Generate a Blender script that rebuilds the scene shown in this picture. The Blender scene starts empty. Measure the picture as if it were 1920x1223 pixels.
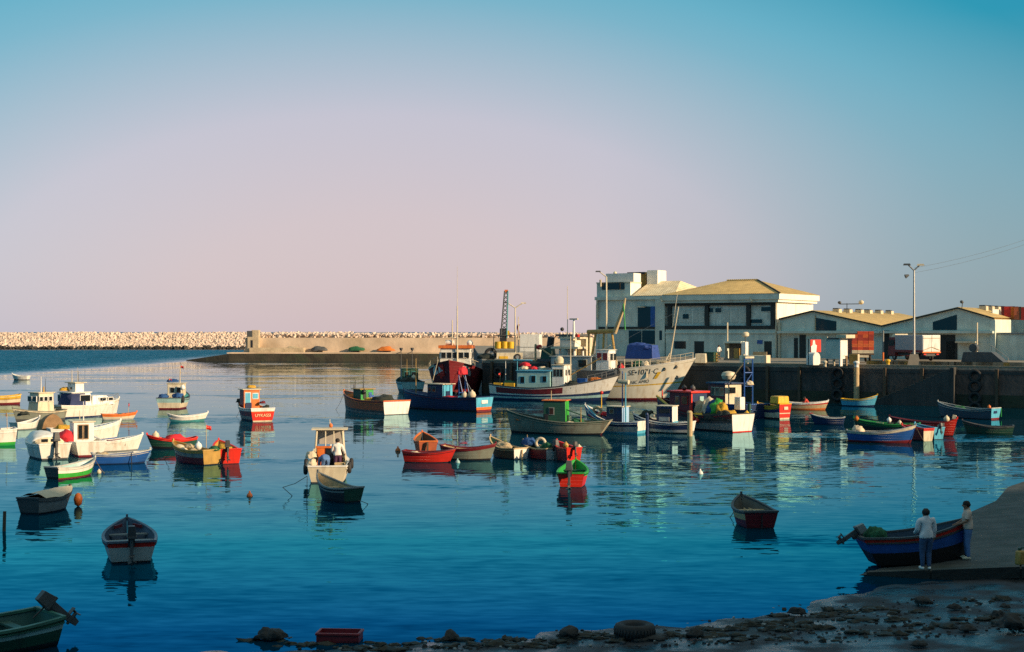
import bpy, bmesh, math, random
from mathutils import Vector, Matrix, noise
R = math.radians
rnd = random.Random(11)
scene = bpy.context.scene
COL = scene.collection
# ---- photograph geometry: 50 mm lens, eye 7.1 m above the water, horizon at row 621 of 1223
FPX, EYE, HORIZ = 2667.0, 7.1, 621.0
QZ = 3.7                                   # quay surface above the water
def bearing(px): return math.atan((px - 960) / FPX)
def W(px, py, z=0.0):
    d = FPX * (EYE - z) / (py - HORIZ)
    return Vector(((px - 960) / FPX * d, d, z))
def D(px, d, z=0.0): return Vector(((px - 960) / FPX * d, d, z))
def S(r, g, b):
    f = lambda c: ((c / 255 + .055) / 1.055) ** 2.4 if c > 10 else c / 255 / 12.92
    return (f(r), f(g), f(b))

# ------------------------------------------------------------------ materials
_M = {}
def mat(name, col, rough=.55, var=.18, scale=2.5, metal=0., bump=0., stain=None, stain_amt=.5, stain_scale=1.3, streak=False):
    if name in _M: return _M[name]
    if stain is None and 'paint' in name:
        stain, stain_amt, streak = tuple(c * .35 + .018 for c in col), .55, True
    m = bpy.data.materials.new(name); m.use_nodes = True
    nt = m.node_tree; N = nt.nodes; L = nt.links
    bs = N['Principled BSDF']
    bs.inputs['Roughness'].default_value = rough
    bs.inputs['Metallic'].default_value = metal
    tc = N.new('ShaderNodeTexCoord')
    nz = N.new('ShaderNodeTexNoise'); nz.inputs['Scale'].default_value = scale; nz.inputs['Detail'].default_value = 6
    L.new(tc.outputs['Object'], nz.inputs['Vector'])
    rp = N.new('ShaderNodeValToRGB')
    rp.color_ramp.elements[0].position = .3; rp.color_ramp.elements[1].position = .72
    c0 = [c * (1 - var) for c in col]; c1 = [min(1, c * (1 + var * .6)) for c in col]
    rp.color_ramp.elements[0].color = (*c0, 1); rp.color_ramp.elements[1].color = (*c1, 1)
    L.new(nz.outputs['Fac'], rp.inputs['Fac'])
    out = rp.outputs['Color']
    if stain:
        mp = N.new('ShaderNodeMapping'); L.new(tc.outputs['Object'], mp.inputs['Vector'])
        if streak: mp.inputs['Scale'].default_value = (1, 1, .18)
        n2 = N.new('ShaderNodeTexNoise'); n2.inputs['Scale'].default_value = stain_scale * (3 if streak else 1); n2.inputs['Detail'].default_value = 8
        L.new(mp.outputs['Vector'], n2.inputs['Vector'])
        r2 = N.new('ShaderNodeValToRGB'); r2.color_ramp.elements[0].position = .5; r2.color_ramp.elements[1].position = .72
        r2.color_ramp.elements[0].color = (0, 0, 0, 1); r2.color_ramp.elements[1].color = (stain_amt, stain_amt, stain_amt, 1)
        L.new(n2.outputs['Fac'], r2.inputs['Fac'])
        mx = N.new('ShaderNodeMix'); mx.data_type = 'RGBA'
        L.new(r2.outputs['Color'], mx.inputs[0]); L.new(out, mx.inputs[6]); mx.inputs[7].default_value = (*stain, 1)
        out = mx.outputs[2]
    L.new(out, bs.inputs['Base Color'])
    if 'paint' in name and not bump:      # planking seams
        wv = N.new('ShaderNodeTexWave'); wv.bands_direction = 'Z'; wv.wave_profile = 'SAW'; wv.inputs['Scale'].default_value = 1.9; wv.inputs['Distortion'].default_value = .3
        L.new(tc.outputs['Object'], wv.inputs['Vector'])
        b = N.new('ShaderNodeBump'); b.inputs['Distance'].default_value = .012; b.inputs['Strength'].default_value = .7
        L.new(wv.outputs['Fac'], b.inputs['Height']); L.new(b.outputs['Normal'], bs.inputs['Normal'])
    if bump:
        b = N.new('ShaderNodeBump'); b.inputs['Distance'].default_value = bump
        n3 = N.new('ShaderNodeTexNoise'); n3.inputs['Scale'].default_value = scale * 4; n3.inputs['Detail'].default_value = 5
        L.new(tc.outputs['Object'], n3.inputs['Vector']); L.new(n3.outputs['Fac'], b.inputs['Height']); L.new(b.outputs['Normal'], bs.inputs['Normal'])
    _M[name] = m
    return m
RUST = (.16, .06, .02)
GRIME = (.10, .09, .07)
WHITE = mat('white_paint', (.74, .72, .66), .45, .10, 2, stain=(.35, .25, .14), stain_amt=.55, streak=True)
CLEANW = mat('clean_white_paint', (.80, .79, .75), .4, .06, 2)
CREAM = mat('cream_paint', (.66, .58, .42), .5, .14, 2, stain=RUST, stain_amt=.4, streak=True)
GREYW = mat('grey_white_paint', (.45, .46, .44), .5, .15, 2, stain=GRIME, stain_amt=.5, streak=True)
GREY = mat('grey_paint', (.22, .24, .24), .55, .2, 2, stain=GRIME, stain_amt=.5, streak=True)
DGREY = mat('dark_grey_paint', (.07, .075, .08), .55, .2, 2)
BLACK = mat('black_paint', (.018, .018, .022), .45, .25, 3)
RUBBER = mat('black_rubber', (.022, .022, .024), .75, .3, 5, bump=.01)
RED = mat('red_paint', (.56, .022, .014), .4, .15, 2, stain=(.2, .02, .01), stain_amt=.4)
BRED = mat('bright_red_paint', (.72, .03, .015), .4, .1, 2)
MAROON = mat('maroon_paint', (.17, .014, .02), .45, .2, 2, stain=(.06, .02, .02), stain_amt=.4)
ORANGE = mat('orange_paint', (.70, .17, .03), .5, .15, 3)
YELLOW = mat('yellow_paint', (.74, .44, .02), .45, .15, 3)
OCHRE = mat('ochre_paint', (.46, .28, .07), .5, .2, 3)
NAVY = mat('navy_paint', (.012, .03, .10), .4, .2, 2)
BLUE = mat('blue_paint', (.015, .09, .34), .4, .15, 2, stain=(.02, .05, .12), stain_amt=.4)
LBLUE = mat('light_blue_paint', (.09, .42, .62), .45, .12, 2)
TEAL = mat('teal_paint', (.06, .30, .32), .45, .15, 2, stain=(.05, .12, .12), stain_amt=.4)
PALETEAL = mat('pale_teal_paint', (.30, .50, .50), .45, .15, 2, stain=GRIME, stain_amt=.3, streak=True)
GREEN = mat('green_paint', (.02, .30, .06), .45, .15, 2)
DGREEN = mat('dark_green_paint', (.012, .07, .045), .5, .2, 2)
BGREEN = mat('bright_green_paint', (.035, .36, .04), .5, .18, 2)
GREYGREEN = mat('grey_green_paint', (.20, .22, .18), .55, .2, 2, stain=RUST, stain_amt=.4, streak=True)
WOOD = mat('bare_wood', (.30, .19, .10), .7, .3, 6, bump=.01)
PALEWOOD = mat('pale_wood', (.48, .36, .20), .7, .2, 6, bump=.01)
DWOOD = mat('dark_wood', (.09, .055, .03), .65, .3, 6, bump=.01)
ORWOOD = mat('orange_wood', (.42, .10, .04), .6, .2, 4)
STEEL = mat('galvanised_steel', (.34, .34, .33), .45, .15, 4, metal=.6)
GLASS = mat('dark_glass', (.012, .016, .02), .08, .1, 1)
CANVASN = mat('navy_canvas', (.02, .035, .11), .85, .2, 4, bump=.01)
CANVASB = mat('brown_canvas', (.28, .17, .085), .9, .25, 3, bump=.02)
CANVASC = mat('cream_canvas', (.62, .52, .38), .9, .12, 3, bump=.015)
CANVASR = mat('red_canvas', (.62, .02, .035), .8, .15, 3, bump=.015)
TARPB = mat('blue_tarpaulin', (.02, .06, .27), .6, .2, 2, bump=.03)
NETG = mat('green_net', (.02, .13, .06), .95, .5, 14, bump=.04)
NETD = mat('dark_net', (.03, .04, .035), .95, .5, 14, bump=.04)
NETY = mat('yellow_net', (.62, .36, .04), .95, .35, 14, bump=.04)
NETC = mat('cream_net', (.50, .40, .26), .95, .3, 14, bump=.04)
NETB = mat('blue_net', (.02, .09, .28), .95, .4, 14, bump=.04)
NETO = mat('orange_net', (.60, .17, .03), .95, .35, 14, bump=.04)
SKIN = mat('skin', (.30, .15, .09), .6, .08, 8)
HAIR = mat('dark_hair', (.012, .009, .008), .7, .3, 20)
ROPE = mat('rope', (.12, .10, .07), .9, .2, 20)

# ------------------------------------------------------------------ mesh builder
class MB:
    def __init__(s): s.v = []; s.f = []; s.m = []; s.mats = []
    def mi(s, m):
        if m not in s.mats: s.mats.append(m)
        return s.mats.index(m)
    def add(s, vs, fs, m, M=None):
        o = len(s.v); k = s.mi(m)
        s.v += [tuple(M @ Vector(p)) if M else tuple(p) for p in vs]
        for f in fs: s.f.append([o + i for i in f]); s.m.append(k)
        return s
    def box(s, c, size, m, rz=0., M=None, top=None, shear=(0, 0), mats=None):
        """box about c; top = (sx, sy) scale of its upper face; shear moves the upper face; mats = dict of face materials"""
        x, y, z = size[0] / 2, size[1] / 2, size[2] / 2
        tx, ty = top or (1, 1)
        vs = [(-x, -y, -z), (x, -y, -z), (x, y, -z), (-x, y, -z)] + \
             [(a * tx + shear[0], b * ty + shear[1], z) for a, b in ((-x, -y), (x, -y), (x, y), (-x, y))]
        T = Matrix.Translation(c) @ Matrix.Rotation(rz, 4, 'Z')
        if M: T = M @ T
        fs = {'bottom': (3, 2, 1, 0), 'top': (4, 5, 6, 7), 'right_y': (0, 1, 5, 4), 'fwd': (1, 2, 6, 5), 'left_y': (2, 3, 7, 6), 'aft': (3, 0, 4, 7)}
        o = len(s.v); s.v += [tuple(T @ Vector(p)) for p in vs]
        for k, f in fs.items():
            s.f.append([o + i for i in f]); s.m.append(s.mi((mats or {}).get(k, m)))
        return s
    def tube(s, p0, p1, r0, m, r1=None, n=8, M=None):
        p0, p1 = Vector(p0), Vector(p1); r1 = r0 if r1 is None else r1
        a = (p1 - p0); L = a.length
        if L < 1e-6: return s
        q = a.to_track_quat('Z', 'Y').to_matrix()
        vs = []
        for p, r in ((p0, r0), (p1, r1)):
            for i in range(n):
                t = 2 * math.pi * i / n
                vs.append(p + q @ Vector((math.cos(t) * r, math.sin(t) * r, 0)))
        fs = [(i, (i + 1) % n, n + (i + 1) % n, n + i) for i in range(n)] + [tuple(range(n))[::-1], tuple(range(n, 2 * n))]
        return s.add(vs, fs, m, M)
    def path(s, pts, r, m, n=6, M=None):
        for a, b in zip(pts[:-1], pts[1:]): s.tube(a, b, r, m, n=n, M=M)
        return s
    def lathe(s, prof, m, n=16, M=None):
        vs = []; fs = []
        for r, z in prof:
            for i in range(n):
                t = 2 * math.pi * i / n; vs.append((r * math.cos(t), r * math.sin(t), z))
        for j in range(len(prof) - 1):
            for i in range(n):
                fs.append((j * n + i, j * n + (i + 1) % n, (j + 1) * n + (i + 1) % n, (j + 1) * n + i))
        fs.append(tuple(range(n))[::-1]); fs.append(tuple(range((len(prof) - 1) * n, len(prof) * n)))
        return s.add(vs, fs, m, M)
    def blob(s, c, r, m, amp=.25, freq=2.5, sub=3, flat=None, M=None, seed=0):
        bm = bmesh.new(); bmesh.ops.create_icosphere(bm, subdivisions=sub, radius=1)
        off = Vector((seed * 7.3, seed * 3.1, seed * 1.7))
        vs = []
        for v in bm.verts:
            k = 1 + amp * noise.noise(v.co * freq + off) + amp * .5 * noise.noise(v.co * freq * 2.7 + off)
            p = Vector((v.co.x * r[0] * k, v.co.y * r[1] * k, v.co.z * r[2] * k))
            if flat is not None and p.z < flat: p.z = flat
            vs.append(p + Vector(c))
        fs = [[v.index for v in f.verts] for f in bm.faces]
        bm.free()
        return s.add(vs, fs, m, M)
    def torus(s, c, RR, r, m, axis='Y', n=20, k=8, M=None):
        vs = []; fs = []
        for i in range(n):
            a = 2 * math.pi * i / n
            for j in range(k):
                b = 2 * math.pi * j / k
                x, y, z = (RR + r * math.cos(b)) * math.cos(a), (RR + r * math.cos(b)) * math.sin(a), r * math.sin(b)
                if axis == 'Y': x, y, z = x, z, y
                elif axis == 'X': x, y, z = z, x, y
                vs.append((x + c[0], y + c[1], z + c[2]))
                fs.append((i * k + j, ((i + 1) % n) * k + j, ((i + 1) % n) * k + (j + 1) % k, i * k + (j + 1) % k))
        return s.add(vs, fs, m, M)
    def quad(s, pts, m, M=None): return s.add(pts, [tuple(range(len(pts)))], m, M)
    def prism(s, poly, z0, z1, m, M=None, mtop=None, mbot=None):
        n = len(poly)
        vs = [(x, y, z0) for x, y in poly] + [(x, y, z1) for x, y in poly]
        s.add(vs, [(i, (i + 1) % n, n + (i + 1) % n, n + i) for i in range(n)] + [tuple(range(n))[::-1]], m, M)
        return s.add([(x, y, z1) for x, y in poly], [tuple(range(n))], mtop or m, M)
    def build(s, name, parent=None, smooth=False, bevel=0., fixn=True):
        me = bpy.data.meshes.new(name); me.from_pydata(s.v, [], s.f)
        for m in s.mats: me.materials.append(m)
        me.polygons.foreach_set('material_index', s.m)
        if fixn:
            bm = bmesh.new(); bm.from_mesh(me)
            bmesh.ops.remove_doubles(bm, verts=bm.verts, dist=1e-5)
            bmesh.ops.recalc_face_normals(bm, faces=bm.faces); bm.to_mesh(me); bm.free()
        me.polygons.foreach_set('use_smooth', [True] * len(me.polygons))
        me.update()
        if not smooth: me.set_sharp_from_angle(angle=R(34))
        o = bpy.data.objects.new(name, me); COL.objects.link(o)
        if parent is not None: o.parent = parent
        if bevel:
            b = o.modifiers.new('bevel', 'BEVEL'); b.width = bevel; b.segments = 2; b.limit_method = 'ANGLE'; b.angle_limit = R(40)
        return o
def tag(o, label, cat, group=None):
    o['label'] = label; o['category'] = cat
    if group: o['group'] = group
    return o
def thing(name, label, cat, loc=(0, 0, 0), rz=0., group=None):
    o = bpy.data.objects.new(name, None); COL.objects.link(o); o.empty_display_size = .3
    o.location = loc; o.rotation_euler = (0, 0, rz)
    return tag(o, label, cat, group)
def kind(o, k): o['kind'] = k; return o
def put(o, loc, rz=0.): o.location = loc; o.rotation_euler = (0, 0, rz); return o
def text_mesh(s, size, m):
    cu = bpy.data.curves.new('lettering', 'FONT'); cu.body = s; cu.size = size; cu.extrude = .006
    cu.align_x = 'CENTER'; cu.align_y = 'CENTER'
    o = bpy.data.objects.new('tmp', cu); COL.objects.link(o)
    bpy.context.view_layer.update()
    me = bpy.data.meshes.new_from_object(o.evaluated_get(bpy.context.evaluated_depsgraph_get()))
    bpy.data.objects.remove(o); me.name = 'lettering'
    me.materials.clear(); me.materials.append(m)
    return me
def lettering(parent, s, loc, rot, size, m, wrap=None):
    """raised lettering as a mesh; wrap(x, y) puts each point on a curved side"""
    me = text_mesh(s, size, m)
    if wrap:
        for v in me.vertices: v.co = wrap(v.co.x, v.co.y)
        loc, rot = (0, 0, 0), (0, 0, 0)
    o = bpy.data.objects.new('lettering', me); COL.objects.link(o); o.parent = parent
    o.location = loc; o.rotation_euler = rot
    return o
def copy_tree(o, parent=None):
    c = o.copy(); COL.objects.link(c)
    if parent is not None: c.parent = parent
    for ch in [x for x in COL.objects if x.parent == o]: copy_tree(ch, c)
    return c

# ------------------------------------------------------------------ camera, world, sun
cam = bpy.data.cameras.new('camera'); co = bpy.data.objects.new('camera', cam); COL.objects.link(co)
cam.lens = 50; cam.sensor_width = 36; cam.clip_end = 20000; cam.clip_start = .5
co.location = (0, 0, EYE); co.rotation_euler = (R(90), 0, 0)
cam.shift_y = (HORIZ - 611.5) / 1920
scene.camera = co
SUN_AZ, SUN_EL = R(61), R(17)
SV = Vector((math.sin(SUN_AZ) * math.cos(SUN_EL), -math.cos(SUN_AZ) * math.cos(SUN_EL), math.sin(SUN_EL)))
sl = bpy.data.lights.new('sun', 'SUN'); sl.energy = 5.0; sl.angle = R(.5); sl.color = (1, .74, .46)
so = bpy.data.objects.new('sun', sl); COL.objects.link(so); so.rotation_euler = SV.to_track_quat('Z', 'Y').to_euler(); so.location = (60, -40, 60)
wd = bpy.data.worlds.new('World'); scene.world = wd; wd.use_nodes = True
nt = wd.node_tree; N = nt.nodes; L = nt.links
for n in list(N): N.remove(n)
out = N.new('ShaderNodeOutputWorld')
bgN = N.new('ShaderNodeBackground'); sky = N.new('ShaderNodeTexSky'); sky.sky_type = 'NISHITA'; sky.sun_disc = False
sky.sun_elevation = SUN_EL; sky.sun_rotation = math.atan2(SV.x, SV.y); sky.air_density = 1.0; sky.dust_density = 1.0
bgN.inputs['Strength'].default_value = .05
tcn = N.new('ShaderNodeTexCoord'); sx = N.new('ShaderNodeSeparateXYZ'); L.new(tcn.outputs['Generated'], sx.inputs[0])
def mth(op, a, b=None, c=None):
    n = N.new('ShaderNodeMath'); n.operation = op
    for i, v in enumerate((a, b, c)):
        if v is None: continue
        if isinstance(v, (int, float)): n.inputs[i].default_value = v
        else: L.new(v, n.inputs[i])
    return n.outputs[0]
# dusk glow low over the sea to the left, teal away from it
ax = mth('MULTIPLY', mth('ADD', sx.outputs['X'], .09), .54)
tt = mth('SQRT', mth('ADD', mth('MULTIPLY', ax, ax), mth('MULTIPLY', sx.outputs['Z'], sx.outputs['Z'])))
rp = N.new('ShaderNodeValToRGB'); L.new(tt, rp.inputs['Fac'])
cr = rp.color_ramp
SKY = [(0.0, S(207, 186, 190)), (.08, S(206, 189, 195)), (.15, S(194, 190, 203)), (.19, S(162, 183, 199)), (.23, S(116, 175, 196)), (.25, S(96, 171, 194)), (.30, S(4, 146, 174)), (.36, S(0, 138, 176)), (.46, S(0, 138, 180)), (.58, S(24, 136, 174)), (.8, S(172, 180, 166)), (1.0, S(178, 182, 164))]
cr.elements[0].position = 0; cr.elements[0].color = (*SKY[0][1], 1)
cr.elements[1].position = 1; cr.elements[1].color = (*SKY[-1][1], 1)
for p, c in SKY[1:-1]:
    e = cr.elements.new(p); e.color = (*c, 1)
bgR = N.new('ShaderNodeBackground'); hz = N.new('ShaderNodeMix'); hz.data_type = 'RGBA'          # greyer haze low on the right
cl = lambda v: mth('MINIMUM', mth('MAXIMUM', v, 0), 1)
L.new(mth('MULTIPLY', mth('MULTIPLY', cl(mth('DIVIDE', mth('SUBTRACT', sx.outputs['X'], .06), .26)), cl(mth('SUBTRACT', 1, mth('DIVIDE', sx.outputs['Z'], .21)))), .95), hz.inputs[0])
L.new(rp.outputs['Color'], hz.inputs[6]); hz.inputs[7].default_value = (*S(140, 154, 162), 1)
L.new(hz.outputs[2], bgR.inputs['Color']); bgR.inputs['Strength'].default_value = .70
tint = N.new('ShaderNodeMix'); tint.data_type = 'RGBA'; tint.blend_type = 'MULTIPLY'; tint.inputs[0].default_value = 1
L.new(sky.outputs['Color'], tint.inputs[6]); tint.inputs[7].default_value = (.22, .22, .22, 1)
L.new(tint.outputs[2], bgN.inputs['Color'])
addn = N.new('ShaderNodeAddShader'); L.new(bgN.outputs[0], addn.inputs[0]); L.new(bgR.outputs[0], addn.inputs[1]); L.new(addn.outputs[0], out.inputs['Surface'])
scene.render.engine = 'CYCLES'
scene.view_settings.view_transform = 'Standard'; scene.view_settings.look = 'None'; scene.view_settings.gamma = 1; scene.view_settings.exposure = .45
scene.cycles.use_denoising = False
scene.cycles.max_bounces = 6; scene.cycles.caustics_reflective = False; scene.cycles.caustics_refractive = False
# ================================================================== SETTING
# ---- water: one sheet to the horizon; ripples are a bump whose height changes with the wind patches
def water_material():
    m = bpy.data.materials.new('sea_water'); m.use_nodes = True
    nt = m.node_tree; N = nt.nodes; L = nt.links; bs = N['Principled BSDF']
    bs.inputs['Base Color'].default_value = (.0, .22, .40, 1); bs.inputs['Roughness'].default_value = .03; bs.inputs['IOR'].default_value = 1.22
    tc = N.new('ShaderNodeTexCoord')
    def nz(scale, sc, detail=2, rough=.5, col=False):
        mp = N.new('ShaderNodeMapping'); mp.inputs['Scale'].default_value = sc; L.new(tc.outputs['Object'], mp.inputs['Vector'])
        n = N.new('ShaderNodeTexNoise'); n.inputs['Scale'].default_value = scale; n.inputs['Detail'].default_value = detail; n.inputs['Roughness'].default_value = rough
        L.new(mp.outputs['Vector'], n.inputs['Vector']); return n.outputs['Color' if col else 'Fac']
    def mth(op, a, b=None):
        n = N.new('ShaderNodeMath'); n.operation = op
        for i, v in enumerate((a, b)):
            if v is None: continue
            if isinstance(v, (int, float)): n.inputs[i].default_value = v
            else: L.new(v, n.inputs[i])
        return n.outputs[0]
    def vm(op, a, b):
        n = N.new('ShaderNodeVectorMath'); n.operation = op
        for i, v in enumerate((a, b)):
            if isinstance(v, tuple): n.inputs[i].default_value = v
            elif isinstance(v, (int, float)): n.inputs[3 if op == 'SCALE' else i].default_value = v
            else: L.new(v, n.inputs[3 if op == 'SCALE' and i == 1 else i])
        return n.outputs[0]
    def ramp(f, a, b, lo, hi):
        n = N.new('ShaderNodeMapRange'); n.interpolation_type = 'SMOOTHSTEP'
        n.inputs[1].default_value = a; n.inputs[2].default_value = b; n.inputs[3].default_value = lo; n.inputs[4].default_value = hi
        L.new(f, n.inputs[0]); return n.outputs[0]
    # wave slopes: short ripples on a longer, flatter swell; the faces one sees lean towards the shore
    small = vm('SUBTRACT', nz(3.2, (.32, 1, 1), 2, .55, True), (.5, .5, .5))
    mid = vm('SUBTRACT', nz(.55, (.3, 1, 1), 1, .5, True), (.5, .5, .5))
    slope = vm('ADD', vm('MULTIPLY', small, (.07, .13, 0)), vm('MULTIPLY', mid, (.03, .07, 0)))
    slope = vm('ADD', slope, vm('MULTIPLY', vm('SUBTRACT', nz(.13, (.18, 1, 1), 2, .6, True), (.5, .5, .5)), (0, .06, 0)))
    patch = ramp(nz(.06, (.4, 1.0, 1), 4, .6), .555, .64, .5, 4.5)   # cat's paws
    sep = N.new('ShaderNodeSeparateXYZ'); L.new(tc.outputs['Object'], sep.inputs[0])
    edge = mth('ADD', sep.outputs['X'], mth('MULTIPLY', mth('SUBTRACT', nz(.03, (1, .3, 1), 2), .5), 30))
    outer = ramp(edge, -74, -96, 0, 11.0)          # rougher open water beyond the harbour mouth
    near = ramp(sep.outputs['Y'], 100, 40, 0, .5)
    strength = mth('ADD', mth('ADD', patch, outer), near)
    sl = vm('SCALE', slope, strength)
    s2 = N.new('ShaderNodeSeparateXYZ'); L.new(sl, s2.inputs[0])
    ab = mth('MULTIPLY', mth('ABSOLUTE', s2.outputs['Y']), -1)
    k = ramp(mth('ADD', strength, 0), 1.2, 2.6, 0, 1)                # in rough water only the faces leaning this way are seen
    sy = mth('ADD', mth('ADD', mth('MULTIPLY', s2.outputs['Y'], mth('SUBTRACT', 1, k)), mth('MULTIPLY', ab, k)), mth('MULTIPLY', outer, -.008))
    cb = N.new('ShaderNodeCombineXYZ'); L.new(s2.outputs['X'], cb.inputs[0]); L.new(sy, cb.inputs[1]); cb.inputs[2].default_value = 1
    nrm = vm('NORMALIZE', cb.outputs[0], (0, 0, 0))
    N.remove(bs)
    gl = N.new('ShaderNodeBsdfGlossy'); gl.inputs['Roughness'].default_value = .02; L.new(nrm, gl.inputs['Normal'])
    lw = N.new('ShaderNodeLayerWeight')
    rp = N.new('ShaderNodeValToRGB'); L.new(mth('MULTIPLY', mth('SUBTRACT', 1, lw.outputs['Facing']), 4), rp.inputs['Fac'])
    st = [(0, (1, 1, 1)), (.02, (.88, .93, .92)), (.04, (.70, .87, .90)), (.067, (.52, .82, .89)), (.09, (.38, .76, .90)), (.145, (.05, .78, 1)), (.2, (.02, .45, .98)), (.25, (.02, .34, .85))]  # reflections tinted by view angle, a teal cast put into their colour
    e = rp.color_ramp.elements; e[0].position = 0; e[0].color = (*st[0][1], 1); e[1].position = 1; e[1].color = (*st[-1][1], 1)
    for p, c in st[1:-1]:
        q = e.new(p * 4); q.color = (*c, 1)
    L.new(rp.outputs['Color'], gl.inputs['Color'])
    df = N.new('ShaderNodeBsdfDiffuse'); df.inputs['Color'].default_value = (0, .03, .06, 1)
    fr = N.new('ShaderNodeFresnel'); fr.inputs['IOR'].default_value = 1.4; L.new(nrm, fr.inputs['Normal'])
    ms = N.new('ShaderNodeMixShader'); L.new(fr.outputs[0], ms.inputs[0]); L.new(df.outputs[0], ms.inputs[1]); L.new(gl.outputs[0], ms.inputs[2])
    L.new(ms.outputs[0], N['Material Output'].inputs['Surface'])
    return m
mb = MB(); mb.quad([(-4000, -60, 0), (4000, -60, 0), (4000, 9000, 0), (-4000, 9000, 0)], water_material())
kind(mb.build('harbour_water', fixn=False), 'structure')
mb = MB(); mb.quad([(-4000, -60, -6), (4000, -60, -6), (4000, 9000, -6), (-4000, 9000, -6)], mat('seabed', (.04, .05, .04), .9))
kind(mb.build('seabed', fixn=False), 'structure')

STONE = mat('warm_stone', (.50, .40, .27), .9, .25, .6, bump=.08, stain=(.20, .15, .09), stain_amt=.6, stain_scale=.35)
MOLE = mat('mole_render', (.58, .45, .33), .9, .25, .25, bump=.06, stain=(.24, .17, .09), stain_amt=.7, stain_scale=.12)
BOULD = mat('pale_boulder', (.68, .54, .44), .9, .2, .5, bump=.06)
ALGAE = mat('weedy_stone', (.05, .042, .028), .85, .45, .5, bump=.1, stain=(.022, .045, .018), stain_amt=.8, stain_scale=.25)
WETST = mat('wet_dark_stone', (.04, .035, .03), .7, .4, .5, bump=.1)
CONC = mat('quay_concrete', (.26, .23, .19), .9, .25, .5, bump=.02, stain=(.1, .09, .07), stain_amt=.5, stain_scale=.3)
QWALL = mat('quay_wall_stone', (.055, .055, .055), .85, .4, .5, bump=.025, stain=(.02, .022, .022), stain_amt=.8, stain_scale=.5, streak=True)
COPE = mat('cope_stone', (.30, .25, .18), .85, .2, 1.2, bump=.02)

def cubes(mb, n, fx, m, smin, smax):
    for i in range(n):
        c = fx(i); s = rnd.uniform(smin, smax)
        q = Matrix.Translation(c) @ Matrix.Rotation(rnd.uniform(0, 6), 4, 'Z') @ Matrix.Rotation(rnd.uniform(-.9, .9), 4, 'X') @ Matrix.Rotation(rnd.uniform(-.9, .9), 4, 'Y')
        mb.box((0, 0, 0), (s, s * rnd.uniform(.7, 1.1), s * rnd.uniform(.7, 1.1)), m, M=q, top=(.8, .8))
# far breakwater
mb = MB()
prof = [(-9, -2), (-1, 6.0), (6, 6.2), (16, -2)]
for i in range(3):
    (y0, z0), (y1, z1) = prof[i], prof[i + 1]
    mb.quad([(-420, 557 + y0, z0), (-60, 557 + y0, z0), (-60, 557 + y1, z1), (-420, 557 + y1, z1)], STONE)
bw = kind(mb.build('breakwater', fixn=False), 'structure')
mb = MB()
def fb(i):
    x = rnd.uniform(-235, -62); t = rnd.random() ** .9
    return (x, 557 - 8.6 + t * 8.5 + rnd.uniform(-.4, .3), t * 6.35 - .1 + rnd.uniform(0, .2))
cubes(mb, 6000, fb, BOULD, .7, 1.2)
def fb3(i):
    return (rnd.uniform(-235, -62), 557 - 9.0 + rnd.uniform(-.4, .4), rnd.uniform(-.3, .9))
cubes(mb, 600, fb3, WETST, .8, 1.5)
kind(mb.build('breakwater_boulders'), 'stuff')
# inner mole
MY = 338.
mb = MB()
mb.prism([(-67, MY - 1), (60, MY - 1), (60, MY + 6), (-67, MY + 8)], -2, 1.75, ALGAE, mtop=MOLE)
A_ = [(-78, MY + 1.5, -2), (-67.01, MY - 1, -2), (-67.01, MY + 8, -2), (-78, MY + 2.5, .15), (-67.01, MY - 1, 1.74), (-67.01, MY + 8, 1.74)]
mb.add(A_, [(0, 1, 4, 3), (3, 4, 5), (2, 0, 3, 5), (2, 1, 0)], ALGAE)
mb.box((-2, MY + 4.6, 1.85), (132, 7.0, .3), MOLE)
mb.prism([(-64.5, MY + 6.2), (60, MY + 6.2), (60, MY + 14), (-64.5, MY + 14)], 0, 5.5, MOLE)
mb.prism([(-63, MY + 3.2), (-50, MY + 3.2), (-50, MY + 6.3), (-63, MY + 6.3)], 1.9, 3.1, STONE)
kind(mb.build('mole'), 'structure')
mb = MB()
def fb2(i): return (rnd.uniform(-62.5, 60), MY + rnd.uniform(7.2, 13.5), 5.6 + rnd.uniform(-.1, .85))
cubes(mb, 3200, fb2, BOULD, .35, .75)
kind(mb.build('mole_crest_boulders'), 'stuff')
# the small lookout house at the mole's end
t = thing('lookout_house', 'small stone lookout house at the end of the long mole', 'hut', (-62.4, MY + 5.5, 1.9))
mb = MB(); mb.box((.1, 0, 1.9), (2.6, 2.8, 3.8), STONE); mb.box((.55, 0, 4.6), (1.7, 2.4, 1.7), STONE); mb.box((-1.8, .2, 1.2), (1.2, 2.4, 2.4), MOLE, top=(.1, 1), shear=(.5, 0))
mb.build('wall', t)
mb = MB(); mb.box((-.75, -.2, 4.5), (1.3, 2.2, 1.5), DGREY); mb.build('dark_upper_block', t)  # dark left half of the upper storey
mb = MB(); mb.box((-.2, -1.42, 1.9), (.5, .06, 2.2), GLASS); mb.build('doorway', t)
for x, m, l in ((-37.5, NETG, 'faded green net heap drying at the foot of the mole wall'), (-46.5, DGREY, 'grey tarpaulin heap nearest the lookout house on the mole'), (-53, NETC, 'sandy brown net heap at the foot of the mole wall'), (-30.5, NETO, 'orange net heap drying against the mole wall')):
    mb = MB(); mb.blob((0, 0, .35), (2.0, .9, 1.1), m, .35, 1.6, 3, 0, seed=int(x)); put(tag(mb.build('net_heap', smooth=True), l, 'net heap', 'net heaps along the mole'), (x, MY + 5.2, 2.0))

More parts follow.
